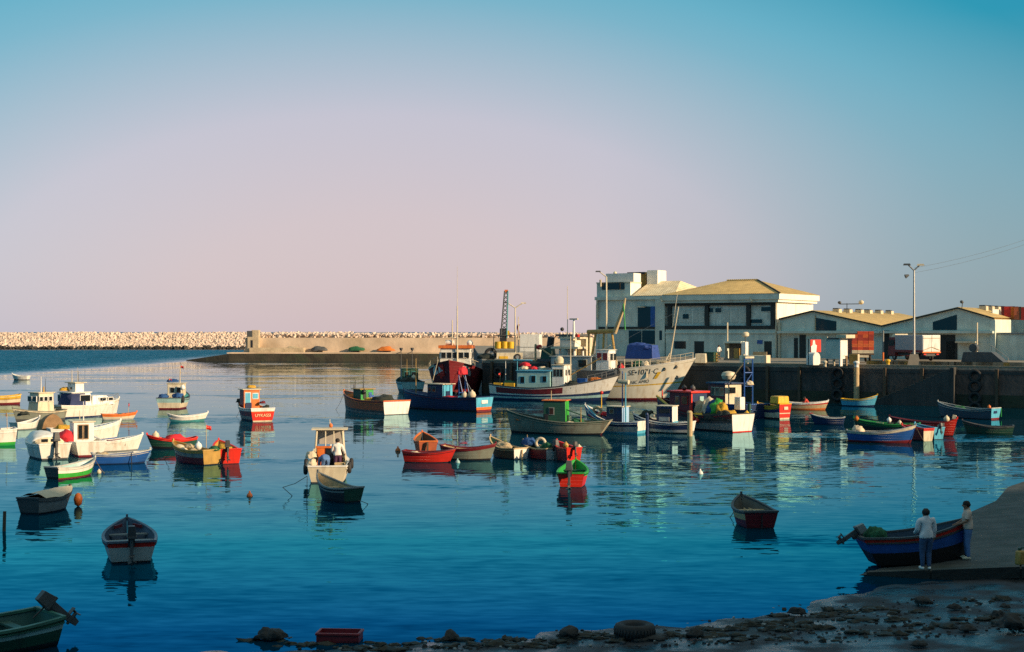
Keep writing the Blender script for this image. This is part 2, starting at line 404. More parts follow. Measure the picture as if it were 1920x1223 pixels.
# ---- quay: edge line seen from the photograph
QA = R(33); QU = Vector((-math.cos(QA), math.sin(QA), 0)); QN = Vector((math.sin(QA), math.cos(QA), 0))
Q0 = Vector((46.3, 131.4, 0))
def quay(px, back=0., z=QZ):
    """point on the quay edge seen at column px, moved back from the edge along the view of the quay normal"""
    k = (px - 960) / FPX
    b = Q0 + QN * back
    t = (k * b.y - b.x) / (QU.x - k * QU.y)
    p = b + QU * t; p.z = z
    return p
def onquay(px, py):     # point of the quay surface seen at a pixel
    return W(px, py, QZ)
ql = quay(905); qr = Q0 - QU * 90
poly = [(qr.x, qr.y), (ql.x, ql.y), (-9, 330), (190, 330), (190, qr.y)]
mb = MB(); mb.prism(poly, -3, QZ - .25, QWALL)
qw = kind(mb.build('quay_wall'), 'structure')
mb = MB(); mb.prism([(x, y) for x, y in poly], QZ - .246, QZ, CONC)
kind(mb.build('quay_deck'), 'structure')
mb = MB()
a_, c_ = qr - QN * .04, ql - QN * .04
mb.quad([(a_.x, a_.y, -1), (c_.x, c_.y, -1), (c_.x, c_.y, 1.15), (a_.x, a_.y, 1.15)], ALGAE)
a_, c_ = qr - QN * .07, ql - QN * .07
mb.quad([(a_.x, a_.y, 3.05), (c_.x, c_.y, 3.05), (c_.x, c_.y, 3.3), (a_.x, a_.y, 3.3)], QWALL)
kind(mb.build('quay_weed_band', fixn=False), 'structure')
mb = MB()
for i in range(62):
    a = qr + QU * (i * 2.4); c = a + QU * 1.18 + QN * .28
    if (a - qr).length > (ql - qr).length - 2.4: break
    mb.box((c.x, c.y, QZ + .06), (2.36, .62, .16), COPE, rz=-QA)
kind(mb.build('quay_cope'), 'structure')
# ---- steps let into the quay wall
a, b = quay(1640), quay(1790)
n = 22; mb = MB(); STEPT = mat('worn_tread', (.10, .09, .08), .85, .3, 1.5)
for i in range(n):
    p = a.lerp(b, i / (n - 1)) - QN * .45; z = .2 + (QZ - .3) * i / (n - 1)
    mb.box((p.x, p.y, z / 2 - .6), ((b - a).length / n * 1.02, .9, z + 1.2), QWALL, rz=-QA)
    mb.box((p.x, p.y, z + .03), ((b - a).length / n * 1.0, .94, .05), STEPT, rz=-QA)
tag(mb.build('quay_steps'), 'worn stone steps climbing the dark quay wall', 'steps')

# ---- hillside added out of view behind right, shaped to lay shade over the near water
SHADE_HILL = mat('shade_hill_earth', (.10, .09, .05), .95, .4, .05, bump=.2)
mb = MB(); gx = list(range(18, 380, 6)); gy = [-6, -9, -12, -16, -30, -60, -110, -170]
for j, y in enumerate(gy):
    for i, x in enumerate(gx):
        ridge = 44.0 + max(0, min(3.2, (x - 106) * .16)) + .7 * noise.noise(Vector((x * .12, 3.3, 0)))
        ridge *= min(1, max(0, (x - 16) / 30)) ** .6
        k = (0, .72, 1.0, .98, .96, .9, .8, .6)[j]
        mb.v.append((x, y, -3 + (ridge + 3) * k if j else -3))
nx = len(gx); k = mb.mi(SHADE_HILL)
for j in range(len(gy) - 1):
    for i in range(nx - 1):
        mb.f.append([j * nx + i, j * nx + i + 1, (j + 1) * nx + i + 1, (j + 1) * nx + i]); mb.m.append(k)
kind(mb.build('shade_hill', fixn=False), 'structure')
# ================================================================== BOATS
LET_D = mat('dark_lettering', (.02, .025, .03), .6); LET_W = mat('pale_lettering', (.75, .62, .34), .6); LET_G = mat('faded_lettering', (.25, .24, .23), .6)
class Boat: pass
BOATS = []
def hull_mesh(b, name, bands, tbands, inner, zf, nst=18, t=.045, decked=False):
    """one skin: outer planking in paint bands, transom, inner lining and floor"""
    mb = MB()
    vs = sorted(set([-1.0, -.4, 0.0, .12, .5, 1.0] + [v for v, _ in bands] + [v for v, _ in tbands]))
    vs = [v for v in vs if v <= 1]
    us = [i / (nst - 1) for i in range(nst)]
    us = [u if u < .8 else .8 + (u - .8) for u in us]
    def paint(bd, v):
        for e, m in bd:
            if v <= e + 1e-6: return m
        return bd[-1][1]
    for sgn in (1, -1):
        for i in range(nst - 1):
            for k in range(len(vs) - 1):
                q = [b.pt(us[i], vs[k], sgn), b.pt(us[i + 1], vs[k], sgn), b.pt(us[i + 1], vs[k + 1], sgn), b.pt(us[i], vs[k + 1], sgn)]
                mb.quad(q if sgn < 0 else q[::-1], paint(bands, (vs[k] + vs[k + 1]) / 2))
            zi = zf(us[i]) if callable(zf) else zf; zj = zf(us[i + 1]) if callable(zf) else zf
            p = [b.inn(us[i], 1, sgn, t), b.inn(us[i + 1], 1, sgn, t), b.innz(us[i + 1], zj, sgn, t), b.innz(us[i], zi, sgn, t)]
            mb.quad(p if sgn < 0 else p[::-1], inner)
            mb.quad([b.pt(us[i], 1, sgn), b.pt(us[i + 1], 1, sgn), p[1], p[0]], inner)
    for k in range(len(vs) - 1):
        mb.quad([b.pt(0, vs[k], 1), b.pt(0, vs[k], -1), b.pt(0, vs[k + 1], -1), b.pt(0, vs[k + 1], 1)], paint(tbands, (vs[k] + vs[k + 1]) / 2))
    fl = MB()
    for i in range(nst - 1):
        zi = zf(us[i]) if callable(zf) else zf; zj = zf(us[i + 1]) if callable(zf) else zf
        mb.quad([b.innz(us[i], zi, -1, t), b.innz(us[i + 1], zj, -1, t), b.innz(us[i + 1], zj, 1, t), b.innz(us[i], zi, 1, t)], b.floorm)
    z0 = zf(0) if callable(zf) else zf
    mb.quad([b.inn(0, 1, 1, t, .04), b.inn(0, 1, -1, t, .04), b.innz(0, z0, -1, t, .04), b.innz(0, z0, 1, t, .04)], inner)
    mb.quad([b.pt(0, 1, 1), b.pt(0, 1, -1), b.inn(0, 1, -1, t, .04), b.inn(0, 1, 1, t, .04)], inner)
    return mb.build(name, b.root, smooth=False)
def boat(name, label, px, py, rel, L, B, F, bands, tbands=None, inner=GREYW, floor=None, gun=None, gw=.07, tb=.75, bow=.4, stern=.08,
         rake=.35, srake=.12, wb=.78, zf=.1, thw=(), thm=None, motor=None, fore=None, cat='boat', group='boats moored in the harbour', loc=None, world=None, draft=.25, gap=True, fine=2.0):
    b = Boat(); b.L, b.B, b.F = L, B, F; b.floorm = floor or inner
    s = (py - HORIZ) / EYE
    if loc is None:
        ext = abs(math.sin(R(rel))) * L * .5 + abs(math.cos(R(rel))) * B * .4
        d = FPX / s + ext
        loc = D(px, d)
    ps = (R(rel) - bearing(px)) if world is None else R(world)
    b.loc, b.rz = Vector(loc), ps
    BOATS.append(b)
    b.root = thing(name, label, cat, loc, ps, group)
    def half(u):
        if u < .42: f = tb + (1 - tb) * math.sin(math.pi / 2 * u / .42)
        else: f = max(0, 1 - ((u - .42) / .58) ** fine) ** .85
        return max(B / 2 * f, .012)
    def sheer(u): return F + bow * max(0, (u - .3) / .7) ** 2 + stern * max(0, (.4 - u) / .4) ** 2
    def wid(u, v):
        w = wb * (1 - .7 * u ** 5)
        if v < 0: return half(u) * w * (1 + .55 * v)
        return half(u) * (w + (1 - w) * v ** .8)
    def pt(u, v, sg):
        z = sheer(u) * v if v >= 0 else draft * v
        return Vector((-L / 2 + L * u + rake * (v - 1) * u ** 4 - srake * (v - 1) * -1 * (1 - u) ** 4 * -1 if False else -L / 2 + L * u + rake * (min(v, 1) - 1) * u ** 4 + srake * (1 - v) * (1 - u) ** 4, sg * wid(u, v), z))
    def inn(u, v, sg, t, dx=0.):
        p = pt(u, v, sg); p.y = sg * max(abs(p.y) - t, .004); p.x += dx
        if u > .97: p.x -= t * 1.2
        return p
    def innz(u, z, sg, t, dx=0.): return inn(u, max(-.6, min(1, z / sheer(u))), sg, t, dx)
    b.pt, b.inn, b.innz, b.half, b.sheer, b.wid = pt, inn, innz, half, sheer, wid
    b.X = lambda u: -L / 2 + L * u
    b.at = lambda x, y, z: b.loc + Matrix.Rotation(b.rz, 3, 'Z') @ Vector((x, y, z))
    b.hull = hull_mesh(b, 'hull', bands, tbands or bands, inner, zf)
    if gun:
        g = MB()
        for sg in (1, -1):
            n = 16; ring = []
            for i in range(n):
                u = i / (n - 1); p = pt(u, 1, sg)
                o = Vector((p.x, p.y + sg * .025, p.z)); q = Vector((p.x, sg * max(abs(p.y) - gw, .0), p.z))
                ring.append([o + Vector((0, 0, -.03)), o + Vector((0, 0, .03)), q + Vector((0, 0, .03)), q + Vector((0, 0, -.03))])
            for i in range(n - 1):
                for k in range(4):
                    g.quad([ring[i][k], ring[i][(k + 1) % 4], ring[i + 1][(k + 1) % 4], ring[i + 1][k]], gun)
            g.quad(ring[0], gun)
        p = pt(0, 1, 1)
        if tb > .2: g.box((p.x + .02, 0, p.z + .003), (.09, 2 * p.y - .02, .064), gun)
        g.box((L / 2 - .04, 0, sheer(1) + .04), (.09, .07, .16), gun)
        g.build('gunwale', b.root)
    if L >= 2.9 and b.root['category'] == 'boat':
        g = MB(); n = 14
        for sg in (1, -1):
            rg = []
            for i in range(n):
                u = .0 + .97 * i / (n - 1); p, q_ = pt(u, .80, sg), pt(u, .86, sg)
                rg.append([p, p + Vector((0, sg * .035, 0)), q_ + Vector((0, sg * .035, 0)), q_])
            for i in range(n - 1):
                for k in range(3): g.quad([rg[i][k], rg[i][k + 1], rg[i + 1][k + 1], rg[i + 1][k]], gun or inner)
        g.build('rub_rail', b.root)
    for u in thw:
        x = b.X(u); z = sheer(u) - .17
        w = abs(innz(u, z, 1, .045).y)
        m = MB(); m.box((x, 0, z), (.22, 2 * w - .01, .045), thm or inner); m.build('thwart', b.root)
    if fore:
        u0, fm, dz = fore; m = MB(); n = 8
        for i in range(n):
            ua, ub = u0 + (1 - u0) * i / n, u0 + (1 - u0) * (i + 1) / n
            pa, pb = inn(ua, 1, 1, .05), inn(ub, 1, 1, .05)
            za, zb = pa.z + dz, pb.z + dz
            m.quad([(pa.x, -pa.y, za), (pb.x, -pb.y, zb), (pb.x, 0, zb + .03), (pa.x, 0, za + .05)], fm)
            m.quad([(pa.x, 0, za + .05), (pb.x, 0, zb + .03), (pb.x, pb.y, zb), (pa.x, pa.y, za)], fm)
        pa = inn(u0, 1, 1, .05)
        m.quad([(pa.x, -pa.y, pa.z + dz), (pa.x, 0, pa.z + dz + .05), (pa.x, pa.y, pa.z + dz), (pa.x, pa.y, pa.z - .4), (pa.x, -pa.y, pa.z - .4)], fm)
        m.build('foredeck', b.root)
    if len(thw) >= 2 and L > 2.6 and not motor and name in ('rowing_boat', 'dinghy'):
        for k in (0, 1):
            m = MB(); y = (.16 - .32 * k); x0 = -L * .28; z = sheer(.45) - .12
            m.tube((x0, y, z), (x0 + L * .5, y * .6, z + .03), .022, PALEWOOD); m.box((x0 - .2, y * 1.05, z - .005), (.5, .12, .02), PALEWOOD)
            m.build('oar', b.root)
    if motor: outboard(b, *motor)
    return b
def outboard(b, tilt=0, cowl=None, y=0., lens=1.0):
    """outboard engine clamped on the transom; tilt swings its leg up astern"""
    m = MB(); k = lens; cw = cowl or BLACK
    m.box((-.12 * k, 0, .34 * k), (.34 * k, .26 * k, .30 * k), cw, top=(.8, .75), shear=(.02, 0))
    m.box((-.12 * k, 0, .155 * k), (.36 * k, .28 * k, .07 * k), DGREY)
    m.box((-.13 * k, 0, -.22 * k), (.16 * k, .09 * k, .7 * k), DGREY)
    m.box((-.22 * k, 0, -.42 * k), (.36 * k, .16 * k, .02 * k), DGREY)
    m.box((-.16 * k, 0, -.66 * k), (.14 * k, .03 * k, .2 * k), DGREY, top=(1.5, 1))
    m.tube((-.32 * k, 0, -.55 * k), (0, 0, -.55 * k), .05 * k, DGREY, .04 * k)
    m.box((.02 * k, 0, -.02 * k), (.12 * k, .2 * k, .26 * k), BLACK)
    m.tube((.05 * k, 0, .2 * k), (.42 * k, .06 * k, .27 * k), .02 * k, BLACK)
    p = b.pt(0, 1, 1)
    o = m.build('outboard_motor', b.root, bevel=.02)
    o.location = (p.x - .06, y, p.z + .02); o.rotation_euler = (0, R(tilt), 0)
    m = MB()
    for i in range(3):
        a = i * 2.094
        q = Matrix.Translation((-.34 * k, 0, -.55 * k)) @ Matrix.Rotation(a, 4, 'X') @ Matrix.Translation((0, 0, .07 * k)) @ Matrix.Rotation(.5, 4, 'Z')
        m.box((0, 0, 0), (.02, .07 * k, .12 * k), DGREY, M=q)
    m.build('propeller', o)
    return o
def win(mb, side, lx, ly, h, a, zc, w, wh, fm=None, gm=GLASS):
    """a framed pane on one side of a lx x ly x h house centred on its own base"""
    for (ww, hh, t, m) in ((w + .10, wh + .10, .03, fm), (w, wh, .05, gm)):
        if m is None: continue
        if side in ('aft', 'fwd'):
            sx = -1 if side == 'aft' else 1
            mb.box((sx * (lx / 2), a, zc), (2 * t, ww, hh), m)
        else:
            sy = 1 if side == 'port' else -1
            mb.box((a, sy * (ly / 2), zc), (ww, 2 * t, hh), m)
def cabin(b, x, y, z, lx, ly, h, wall, roof=None, faces=None, wins=(), over=.1, rh=.07, fm=CLEANW, gm=GLASS, name='cabin', top=None, shear=(0, 0), rz=0., bev=.03, roofshift=0.):
    m = MB(); m.box((0, 0, h / 2), (lx, ly, h), wall, mats=faces, top=top, shear=shear)
    c = m.build(name, b.root, bevel=bev); c.location = (x, y, z); c.rotation_euler = (0, 0, rz)
    if roof:
        m = MB(); m.box((roofshift + shear[0], 0, h + rh / 2 - .005), (lx * (top[0] if top else 1) + 2 * over, ly * (top[1] if top else 1) + 2 * over, rh), roof); m.build('roof', c, bevel=.02)
    for w in wins:
        mm = MB(); win(mm, w[0], lx, ly, h, w[1], w[2], w[3], w[4], w[5] if len(w) > 5 else fm, w[6] if len(w) > 6 else gm); mm.build('window', c)
    return c
def part(b, name, fn, smooth=False, bevel=0.):
    m = MB(); fn(m); return m.build(name, b.root, smooth=smooth, bevel=bevel)
def mast(b, x, y, z0, z1, r=.04, m=WHITE, name='mast', dx=0., dy=0.):
    return part(b, name, lambda q: q.tube((x, y, z0), (x + dx, y + dy, z1), r, m, r * .55))
def rail(b, us, h, m=STEEL, name='railing', r=.02, sides=(1, -1)):
    for s_ in sides: rail1(b, us, h, m, name, r, (s_,))
def rail1(b, us, h, m, name, r, sides):
    def f(q):
        for sg in sides:
            pts = [b.inn(u, 1, sg, .06) + Vector((0, 0, h)) for u in us]
            q.path(pts, r, m)
            q.path([p - Vector((0, 0, h * .45)) for p in pts], r * .7, m)
            for p in pts: q.tube(p - Vector((0, 0, h)), p, r, m)
    return part(b, name, f)
def tyres(b, spots, rr=.28):
    for u, sg, dz in spots:
        p = b.pt(u, .8, sg)
        m = MB(); m.torus((p.x, p.y + sg * .1, p.z + dz), rr, .1, RUBBER, 'Y'); m.build('tyre_fender', b.root, smooth=True)
# ---- loose gear lying in or on boats: things of their own
def rest(b, o, x, y, z, rz=0.): return put(o, b.at(x, y, z), b.rz + rz)
def heap(b, label, x, y, z, size, m, seed=1, cat='net heap', name='net_heap', amp=.4, freq=2.2, group='net and gear heaps in the boats'):
    q = MB(); q.blob((0, 0, size[2] * .3), size, m, amp, freq, 3, 0, seed=seed)
    return rest(b, tag(q.build(name, smooth=True), label, cat, group), x, y, z)
def float_ball(b, label, x, y, z, r, m, group='floats in the boats'):
    q = MB(); q.lathe([(.02, 0), (r * .7, r * .25), (r, r), (r * .75, r * 1.7), (r * .25, r * 2.05), (r * .25, r * 2.3)], m, 14)
    return rest(b, tag(q.build('float', smooth=True), label, 'float', group), x, y, z)
def crate(b, label, x, y, z, size, m, rz=0.):
    q = MB(); sx, sy, sz = size; t = .03
    q.box((0, 0, t / 2), (sx, sy, t), m)
    for sg in (1, -1):
        q.box((0, sg * (sy / 2 - t / 2), sz / 2 + t / 2), (sx, t, sz - t), m); q.box((sg * (sx / 2 - t / 2), 0, sz / 2 + t / 2), (t, sy - 2 * t, sz - t), m)
    return rest(b, tag(q.build('fish_crate', bevel=.01), label, 'crate', 'fish crates in the boats'), x, y, z, rz)
def pennant(b, label, x, y, z, h, m, fl=.35):
    t = thing('marker_pole', label, 'marker flag', b.at(x, y, z), b.rz, 'marker flags standing in the boats')
    q = MB(); q.tube((0, 0, 0), (0.03, 0, h), .018, PALEWOOD); q.build('pole', t)
    q = MB()
    n = 5
    for i in range(n):
        y0, y1 = fl * i / n, fl * (i + 1) / n
        f = lambda v: .05 * math.sin(v * 14)
        q.quad([(.03 + f(y0), -y0, h - .02 - y0 * .3), (.03 + f(y1), -y1, h - .02 - y1 * .3), (.03 + f(y1), -y1, h - fl * .8 - y1 * .3), (.03 + f(y0), -y0, h - fl * .8 - y0 * .3)], m)
    o = q.build('flag', t); sm = o.modifiers.new('thick', 'SOLIDIFY'); sm.thickness = .01
    return t
def bnd(*a): return [(a[i], a[i + 1]) for i in range(0, len(a), 2)]

# ---------------- left cluster
b = boat('dinghy', 'tiny white dinghy lying alone far out near the harbour mouth', 38, 713, 150, 2.7, 1.3, .5, bnd(.15, DGREY, 1, WHITE), gun=CLEANW, thw=(.4,))
b = boat('fishing_boat', 'yellow and cream open boat with pale blue stern, cut by the left edge', -12, 759, 182, 5.0, 1.8, .75, bnd(.2, MAROON, .55, CREAM, .7, OCHRE, .88, YELLOW, 1, CREAM), bnd(.2, MAROON, 1, LBLUE), inner=CREAM, gun=YELLOW, thw=(.3, .6), bow=.5, stern=.2)
b = boat('fishing_boat', 'beige boat with square wheelhouse moored left of the white cabin cruiser', 70, 792, 212, 4.4, 2.0, .75, bnd(.2, DGREY, .8, GREYGREEN, 1, CREAM), inner=GREYGREEN, gun=GREYGREEN, bow=.35, zf=.45, fore=(.75, CREAM, -.02))
cabin(b, -.3, 0, .45, 1.5, 1.45, 1.75, CREAM, CREAM, wins=[('port', -.4, 1.3, .26, .32), ('port', .02, 1.3, .26, .32), ('port', .42, 1.3, .26, .32), ('fwd', -.35, 1.3, .45, .35), ('fwd', .35, 1.3, .45, .35)], top=(.86, .9), shear=(-.08, 0))
mast(b, -.2, .2, 2.2, 3.5, .05, WHITE); mast(b, -.9, -.3, 2.2, 3.3, .03, DGREY); mast(b, -.55, 0, 2.2, 2.7, .09, OCHRE, 'exhaust_pipe')
heap(b, 'dark net bundle on the beige boat beside its wheelhouse', 1.35, .3, .5, (.45, .4, .3), NETD, 3)
b = boat('cabin_cruiser', 'large white cabin cruiser with navy canvas screen and small flybridge', 164, 785, 33, 6.2, 2.4, 1.0, bnd(.12, NAVY, .8, WHITE, .88, OCHRE, 1, WHITE), inner=WHITE, gun=CLEANW, bow=.45, zf=.4, tb=.9, fore=(.42, WHITE, .0))
cabin(b, 1.0, 0, 1.0, 2.2, 1.7, .75, CLEANW, None, wins=[('star', -.1, .45, .55, .24), ('star', .65, .45, .4, .22)], top=(.6, .8), shear=(-.3, 0))
cabin(b, -1.2, 0, .9, 1.9, 2.1, 1.15, CLEANW, CLEANW, wins=[('star', .3, .7, .9, .5), ('aft', .75, .7, .35, .5)], top=(.9, .88), over=.12)
part(b, 'canvas_screen', lambda q: q.quad([(-2.35, -1.08, .95), (-2.35, .7, .95), (-2.1, .62, 2.0), (-2.1, -1.0, 2.0)], CANVASN).quad([(-2.36, -1.09, .95), (-.9, -1.16, .95), (-.9, -1.03, 2.0), (-2.1, -1.0, 2.0)], CANVASN))
cabin(b, -1.1, 0, 2.1, .8, 1.15, .75, CLEANW, CREAM, wins=[('aft', 0, .3, .2, .2)], over=.18, name='flybridge')
mast(b, -1.4, .1, 2.9, 3.9, .04, CREAM); mast(b, -1.0, -.2, 2.9, 3.8, .03, DGREY); mast(b, -.6, .5, 2.9, 4.1, .02, CREAM)
heap(b, 'yellow net bundle stowed on the cruiser roof beside the flybridge', -1.7, .75, 2.1, (.45, .4, .3), NETY, 5)
rail(b, (.62, .75, .88, .99), .4)
b = boat('inflatable_dinghy', 'orange and white dinghy lying under the bow of the cabin cruiser', 224, 788, 8, 2.8, 1.2, .42, bnd(.25, GREYW, .6, CREAM, 1, ORANGE), inner=ORANGE, gun=ORANGE, gw=.16, thw=(.45,), bow=.18, stern=.05)
pennant(b, 'red and white marker pole standing in the orange dinghy', .7, .1, .25, 1.1, RED, .3)
heap(b, 'small green net bundle in the orange dinghy', .05, 0, .25, (.25, .25, .2), NETG, 2)
b = boat('covered_boat', 'boat under a draped brown canvas cover among the white boats', 94, 828, 96, 3.4, 1.6, .6, bnd(.2, BLACK, 1, DWOOD), inner=DWOOD, gun=DWOOD)
def cov(q):
    n = 12
    for i in range(n - 1):
        for sg in (1, -1):
            for j in range(6):
                def P(i, j):
                    u = .02 + .8 * i / (n - 1); t = j / 6
                    h = b.half(u) + .07
                    return Vector((b.X(u) - .1, sg * h * math.sin(t * math.pi / 2) * (1 + .06 * math.sin(i * 2.2) * t), .42 + (1.0 - .25 * (i / n)) * (1 - t ** 2.4) + .35 * (1 - t) - .03 * math.sin(i * 2.2)))
                q.quad([P(i, j), P(i + 1, j), P(i + 1, j + 1), P(i, j + 1)], CANVASB)
    q.quad([P(0, 0)] + [Vector((P(0, k).x, P(0, k).y * s, P(0, k).z)) for s, ks in ((1, range(1, 7)), (-1, range(6, 0, -1))) for k in ks], CANVASB)
part(b, 'canvas_cover', cov)
b = boat('motor_boat', 'white boat with high flared bow and cuddy behind the small wheelhouse boat', 160, 830, 12, 4.6, 1.8, .8, bnd(.15, BLUE, .85, WHITE, 1, CLEANW), inner=WHITE, gun=CLEANW, bow=.5, fore=(.5, CLEANW, 0), zf=.3)
heap(b, 'yellow tarpaulin bundle in the white boat with the flared bow', -1.4, -.2, .75, (.6, .4, .3), NETY, 8)
mast(b, -.4, -.2, .3, 2.0, .035, CREAM)
b = boat('motor_boat', 'white open boat with maroon lining, rightmost of the white boats', 205, 849, 6, 3.9, 1.5, .62, bnd(.12, GREY, 1, WHITE), inner=MAROON, gun=CLEANW, bow=.35, thw=(.35,), fore=(.72, CLEANW, 0))
heap(b, 'dark red net bundle in the maroon-lined white boat', .1, 0, .3, (.5, .4, .3), MAROON, 4)
b = boat('wheelhouse_boat', 'white boat with upright wheelhouse and two tall dark windows astern', 155, 858, 101, 4.8, 1.95, .78, bnd(.12, MAROON, 1, WHITE), inner=WHITE, gun=CLEANW, bow=.45, zf=.3, tb=.86, fore=(.55, CLEANW, 0))
cabin(b, .0, .05, .35, 1.2, 1.15, 1.5, CLEANW, CREAM, wins=[('aft', -.12, .95, .2, .75, WOOD), ('aft', .2, .95, .2, .75, WOOD), ('star', 0, 1.05, .6, .4)], over=.08)
mast(b, .3, -.1, 1.9, 3.0, .04, WHITE)
q = MB(); q.blob((0, 0, .35), (.75, .42, .48), CANVASR, .25, 1.6, 3, seed=9); rest(b, tag(q.build('sail_bundle', smooth=True), 'bright red canvas bundle beside the small white wheelhouse', 'sail bundle'), -.2, 1.0, .62)
heap(b, 'brown rope coil on the stern of the white wheelhouse boat', -2.0, -.3, .75, (.22, .16, .12), NETC, 4, 'rope coil', 'rope_coil')
b = boat('cuddy_boat', 'white boat with rounded cuddy cabin and black outboard on its broad stern', 82, 864, 104, 5.0, 1.95, .8, bnd(.1, DGREY, 1, WHITE), inner=CREAM, gun=CLEANW, bow=.35, zf=.3, tb=.9, motor=(0, BLACK, 0, 1.25))
def cud(q):
    n = 10; k = 8
    def P(i, j):
        u = .3 + .62 * i / n; a = math.pi * j / k; hh = .62 * math.sin(math.pi * (.12 + .76 * min(1, 1.25 * i / n))) ** .5
        if i == n: hh = .1
        return Vector((b.X(u), b.half(u) * .93 * math.cos(a), b.sheer(u) - .02 + hh * math.sin(a)))
    for i in range(n):
        for j in range(k): q.quad([P(i, j), P(i + 1, j), P(i + 1, j + 1), P(i, j + 1)], CLEANW)
    q.quad([P(0, j) for j in range(k + 1)], CREAM)
part(b, 'cuddy', cud, smooth=True)
part(b, 'cuddy_window', lambda q: (q.box((b.X(.3) - .02, -.32, .98), (.06, .34, .16), GLASS), q.box((b.X(.3) - .02, .2, .98), (.06, .34, .16), GLASS)))
b = boat('motor_boat', 'white boat with green boot stripe cut by the left edge', -40, 838, 184, 4.4, 1.8, .95, bnd(.1, GREEN, .22, BGREEN, 1, WHITE), inner=WHITE, gun=CLEANW, bow=.3, tb=.85, zf=.3)
heap(b, 'red canvas heap in the white boat at the left edge', -.6, 0, .95, (.6, .5, .38), CANVASR, 2)
pennant(b, 'red marker flag at the stern of the white boat by the left edge', -1.7, -.3, .9, 1.1, RED, .25)
b = boat('dinghy', 'small white tender nosed behind the green-striped white boat', 50, 807, 40, 2.4, 1.2, .45, bnd(.15, GREY, 1, WHITE), gun=CLEANW, thw=(.4, .7))
b = boat('rowing_boat', 'bright blue low boat with pale gunwale and dark upright at its side', 228, 871, 6, 3.1, 1.3, .5, bnd(.1, NAVY, 1, BLUE), inner=BLUE, gun=GREYW, thw=(.25, .5, .7), thm=PALEWOOD, bow=.2)
heap(b, 'pale net heap piled in the stern of the bright blue boat', -1.0, 0, .28, (.45, .35, .28), NETC, 6)
crate(b, 'white crate in the bow of the bright blue boat', .8, .05, .3, (.4, .35, .3), CLEANW)
mast(b, .45, -.62, -.3, .62, .03, BLACK, 'dark_upright')  # black bar put in for the dark gap amidships
b = boat('dinghy', 'white dinghy with green lower stripe and dark stern', 138, 900, 48, 3.1, 1.2, .52, bnd(.12, MAROON, .5, BGREEN, 1, WHITE), bnd(.2, BLACK, 1, DGREY), inner=PALETEAL, gun=GREYW, thw=(.3, .6), bow=.28)
float_ball(b, 'small pale float hanging off the bow of the green-striped dinghy', 1.75, -.05, -.05, .12, CREAM)
b = boat('dinghy', 'grey dinghy under a cream cover with orange float at its bow', 93, 966, 56, 2.9, 1.35, .55, bnd(.1, BLACK, 1, GREY), bnd(.1, BLACK, 1, DGREY), inner=DGREY, gun=DGREY, bow=.22)
def cov2(q):
    n = 10
    for i in range(n):
        for sg in (1, -1):
            for j in range(5):
                def P(i, j):
                    u = .12 + .86 * i / n; t = j / 5; h = (b.half(u) + .04) * .96
                    return Vector((b.X(u), sg * h * t, b.sheer(u) + .05 + .2 * math.sin(math.pi * min(1, .25 + .7 * i / n)) * (1 - t * t) + .02 * math.sin(i * 1.7 + j)))
                q.quad([P(i, j), P(i + 1, j), P(i + 1, j + 1), P(i, j + 1)], CANVASC)
part(b, 'canvas_cover', cov2)
q = MB(); q.lathe([(.03, 0), (.14, .08), (.18, .3), (.12, .48), (.04, .54)], ORANGE, 14); rest(b, tag(q.build('buoy', smooth=True), 'orange buoy hanging at the bow of the cream-covered grey dinghy', 'buoy', 'mooring buoys'), 1.4, -.38, 0)
b = boat('rowing_boat', 'white rowing boat with red rail and blue lining lying stern-on in shade', 242, 1058, 92, 4.0, 1.66, .60, bnd(.06, BLACK, .78, GREYW, 1, MAROON), bnd(.08, BLACK, .74, GREYW, 1, RED), inner=mat('slate_blue_paint', (.07, .11, .17), .5, .25), gun=mat('slate_gunwale', (.09, .12, .17), .5, .25), thw=(.22, .45, .68), thm=GREY, bow=.3, stern=.06, tb=.86, motor=(0, BLACK, .0, 1.0))
part(b, 'bow_lining', lambda q: (q.box((b.X(.82), .3, .72), (.5, .05, .1), MAROON, rz=-.5), q.box((b.X(.82), -.3, .72), (.5, .05, .1), MAROON, rz=.5)))
b = boat('rowing_boat', 'dark green rowing boat with raised outboard in the bottom left corner', 0, 0, 0, 4.4, 1.95, .56, bnd(.2, BLACK, .62, DGREEN, .86, PALETEAL, 1, DGREEN), bnd(1, DGREEN), inner=mat('sea_green_lining', (.03, .10, .085), .5, .3), floor=GREY, gun=mat('sea_green_gunwale', (.04, .14, .10), .5, .3), gw=.1, thw=(.18, .45, .7), bow=.3, stern=.1, tb=.8, loc=(-12.2, 31.1, 0), world=222, motor=(46, DGREY, -.1, .95))
# posts and buoys in the water
q = MB(); q.tube((0, 0, -1), (0.05, 0, .7), .07, DWOOD, .06); put(tag(q.build('mooring_post'), 'short leaning wooden post in the water at the left edge', 'post'), W(6, 996))
for px, py, r, l, m in ((746, 846, .17, 'orange buoy floating left of the red dinghies', ORANGE), (468, 931, .14, 'small red-orange buoy floating alone in open water', ORANGE), (858, 868, .14, 'pale green float between the red dinghy and the olive boat', PALETEAL), (1313, 889, .15, 'white float alone on the dark reflections', CLEANW), (1786, 812, .14, 'white float beside the red bow at right', CREAM), (1700, 826, .1, 'small white float under the pale transom at right', CREAM)):
    q = MB(); q.lathe([(r * .5, -r * .8), (r, 0), (r * .8, r * .7), (r * .35, r * 1.1), (r * .2, r * 1.7)], m, 14); put(tag(q.build('buoy', smooth=True), l, 'buoy', 'mooring buoys'), W(px, py))

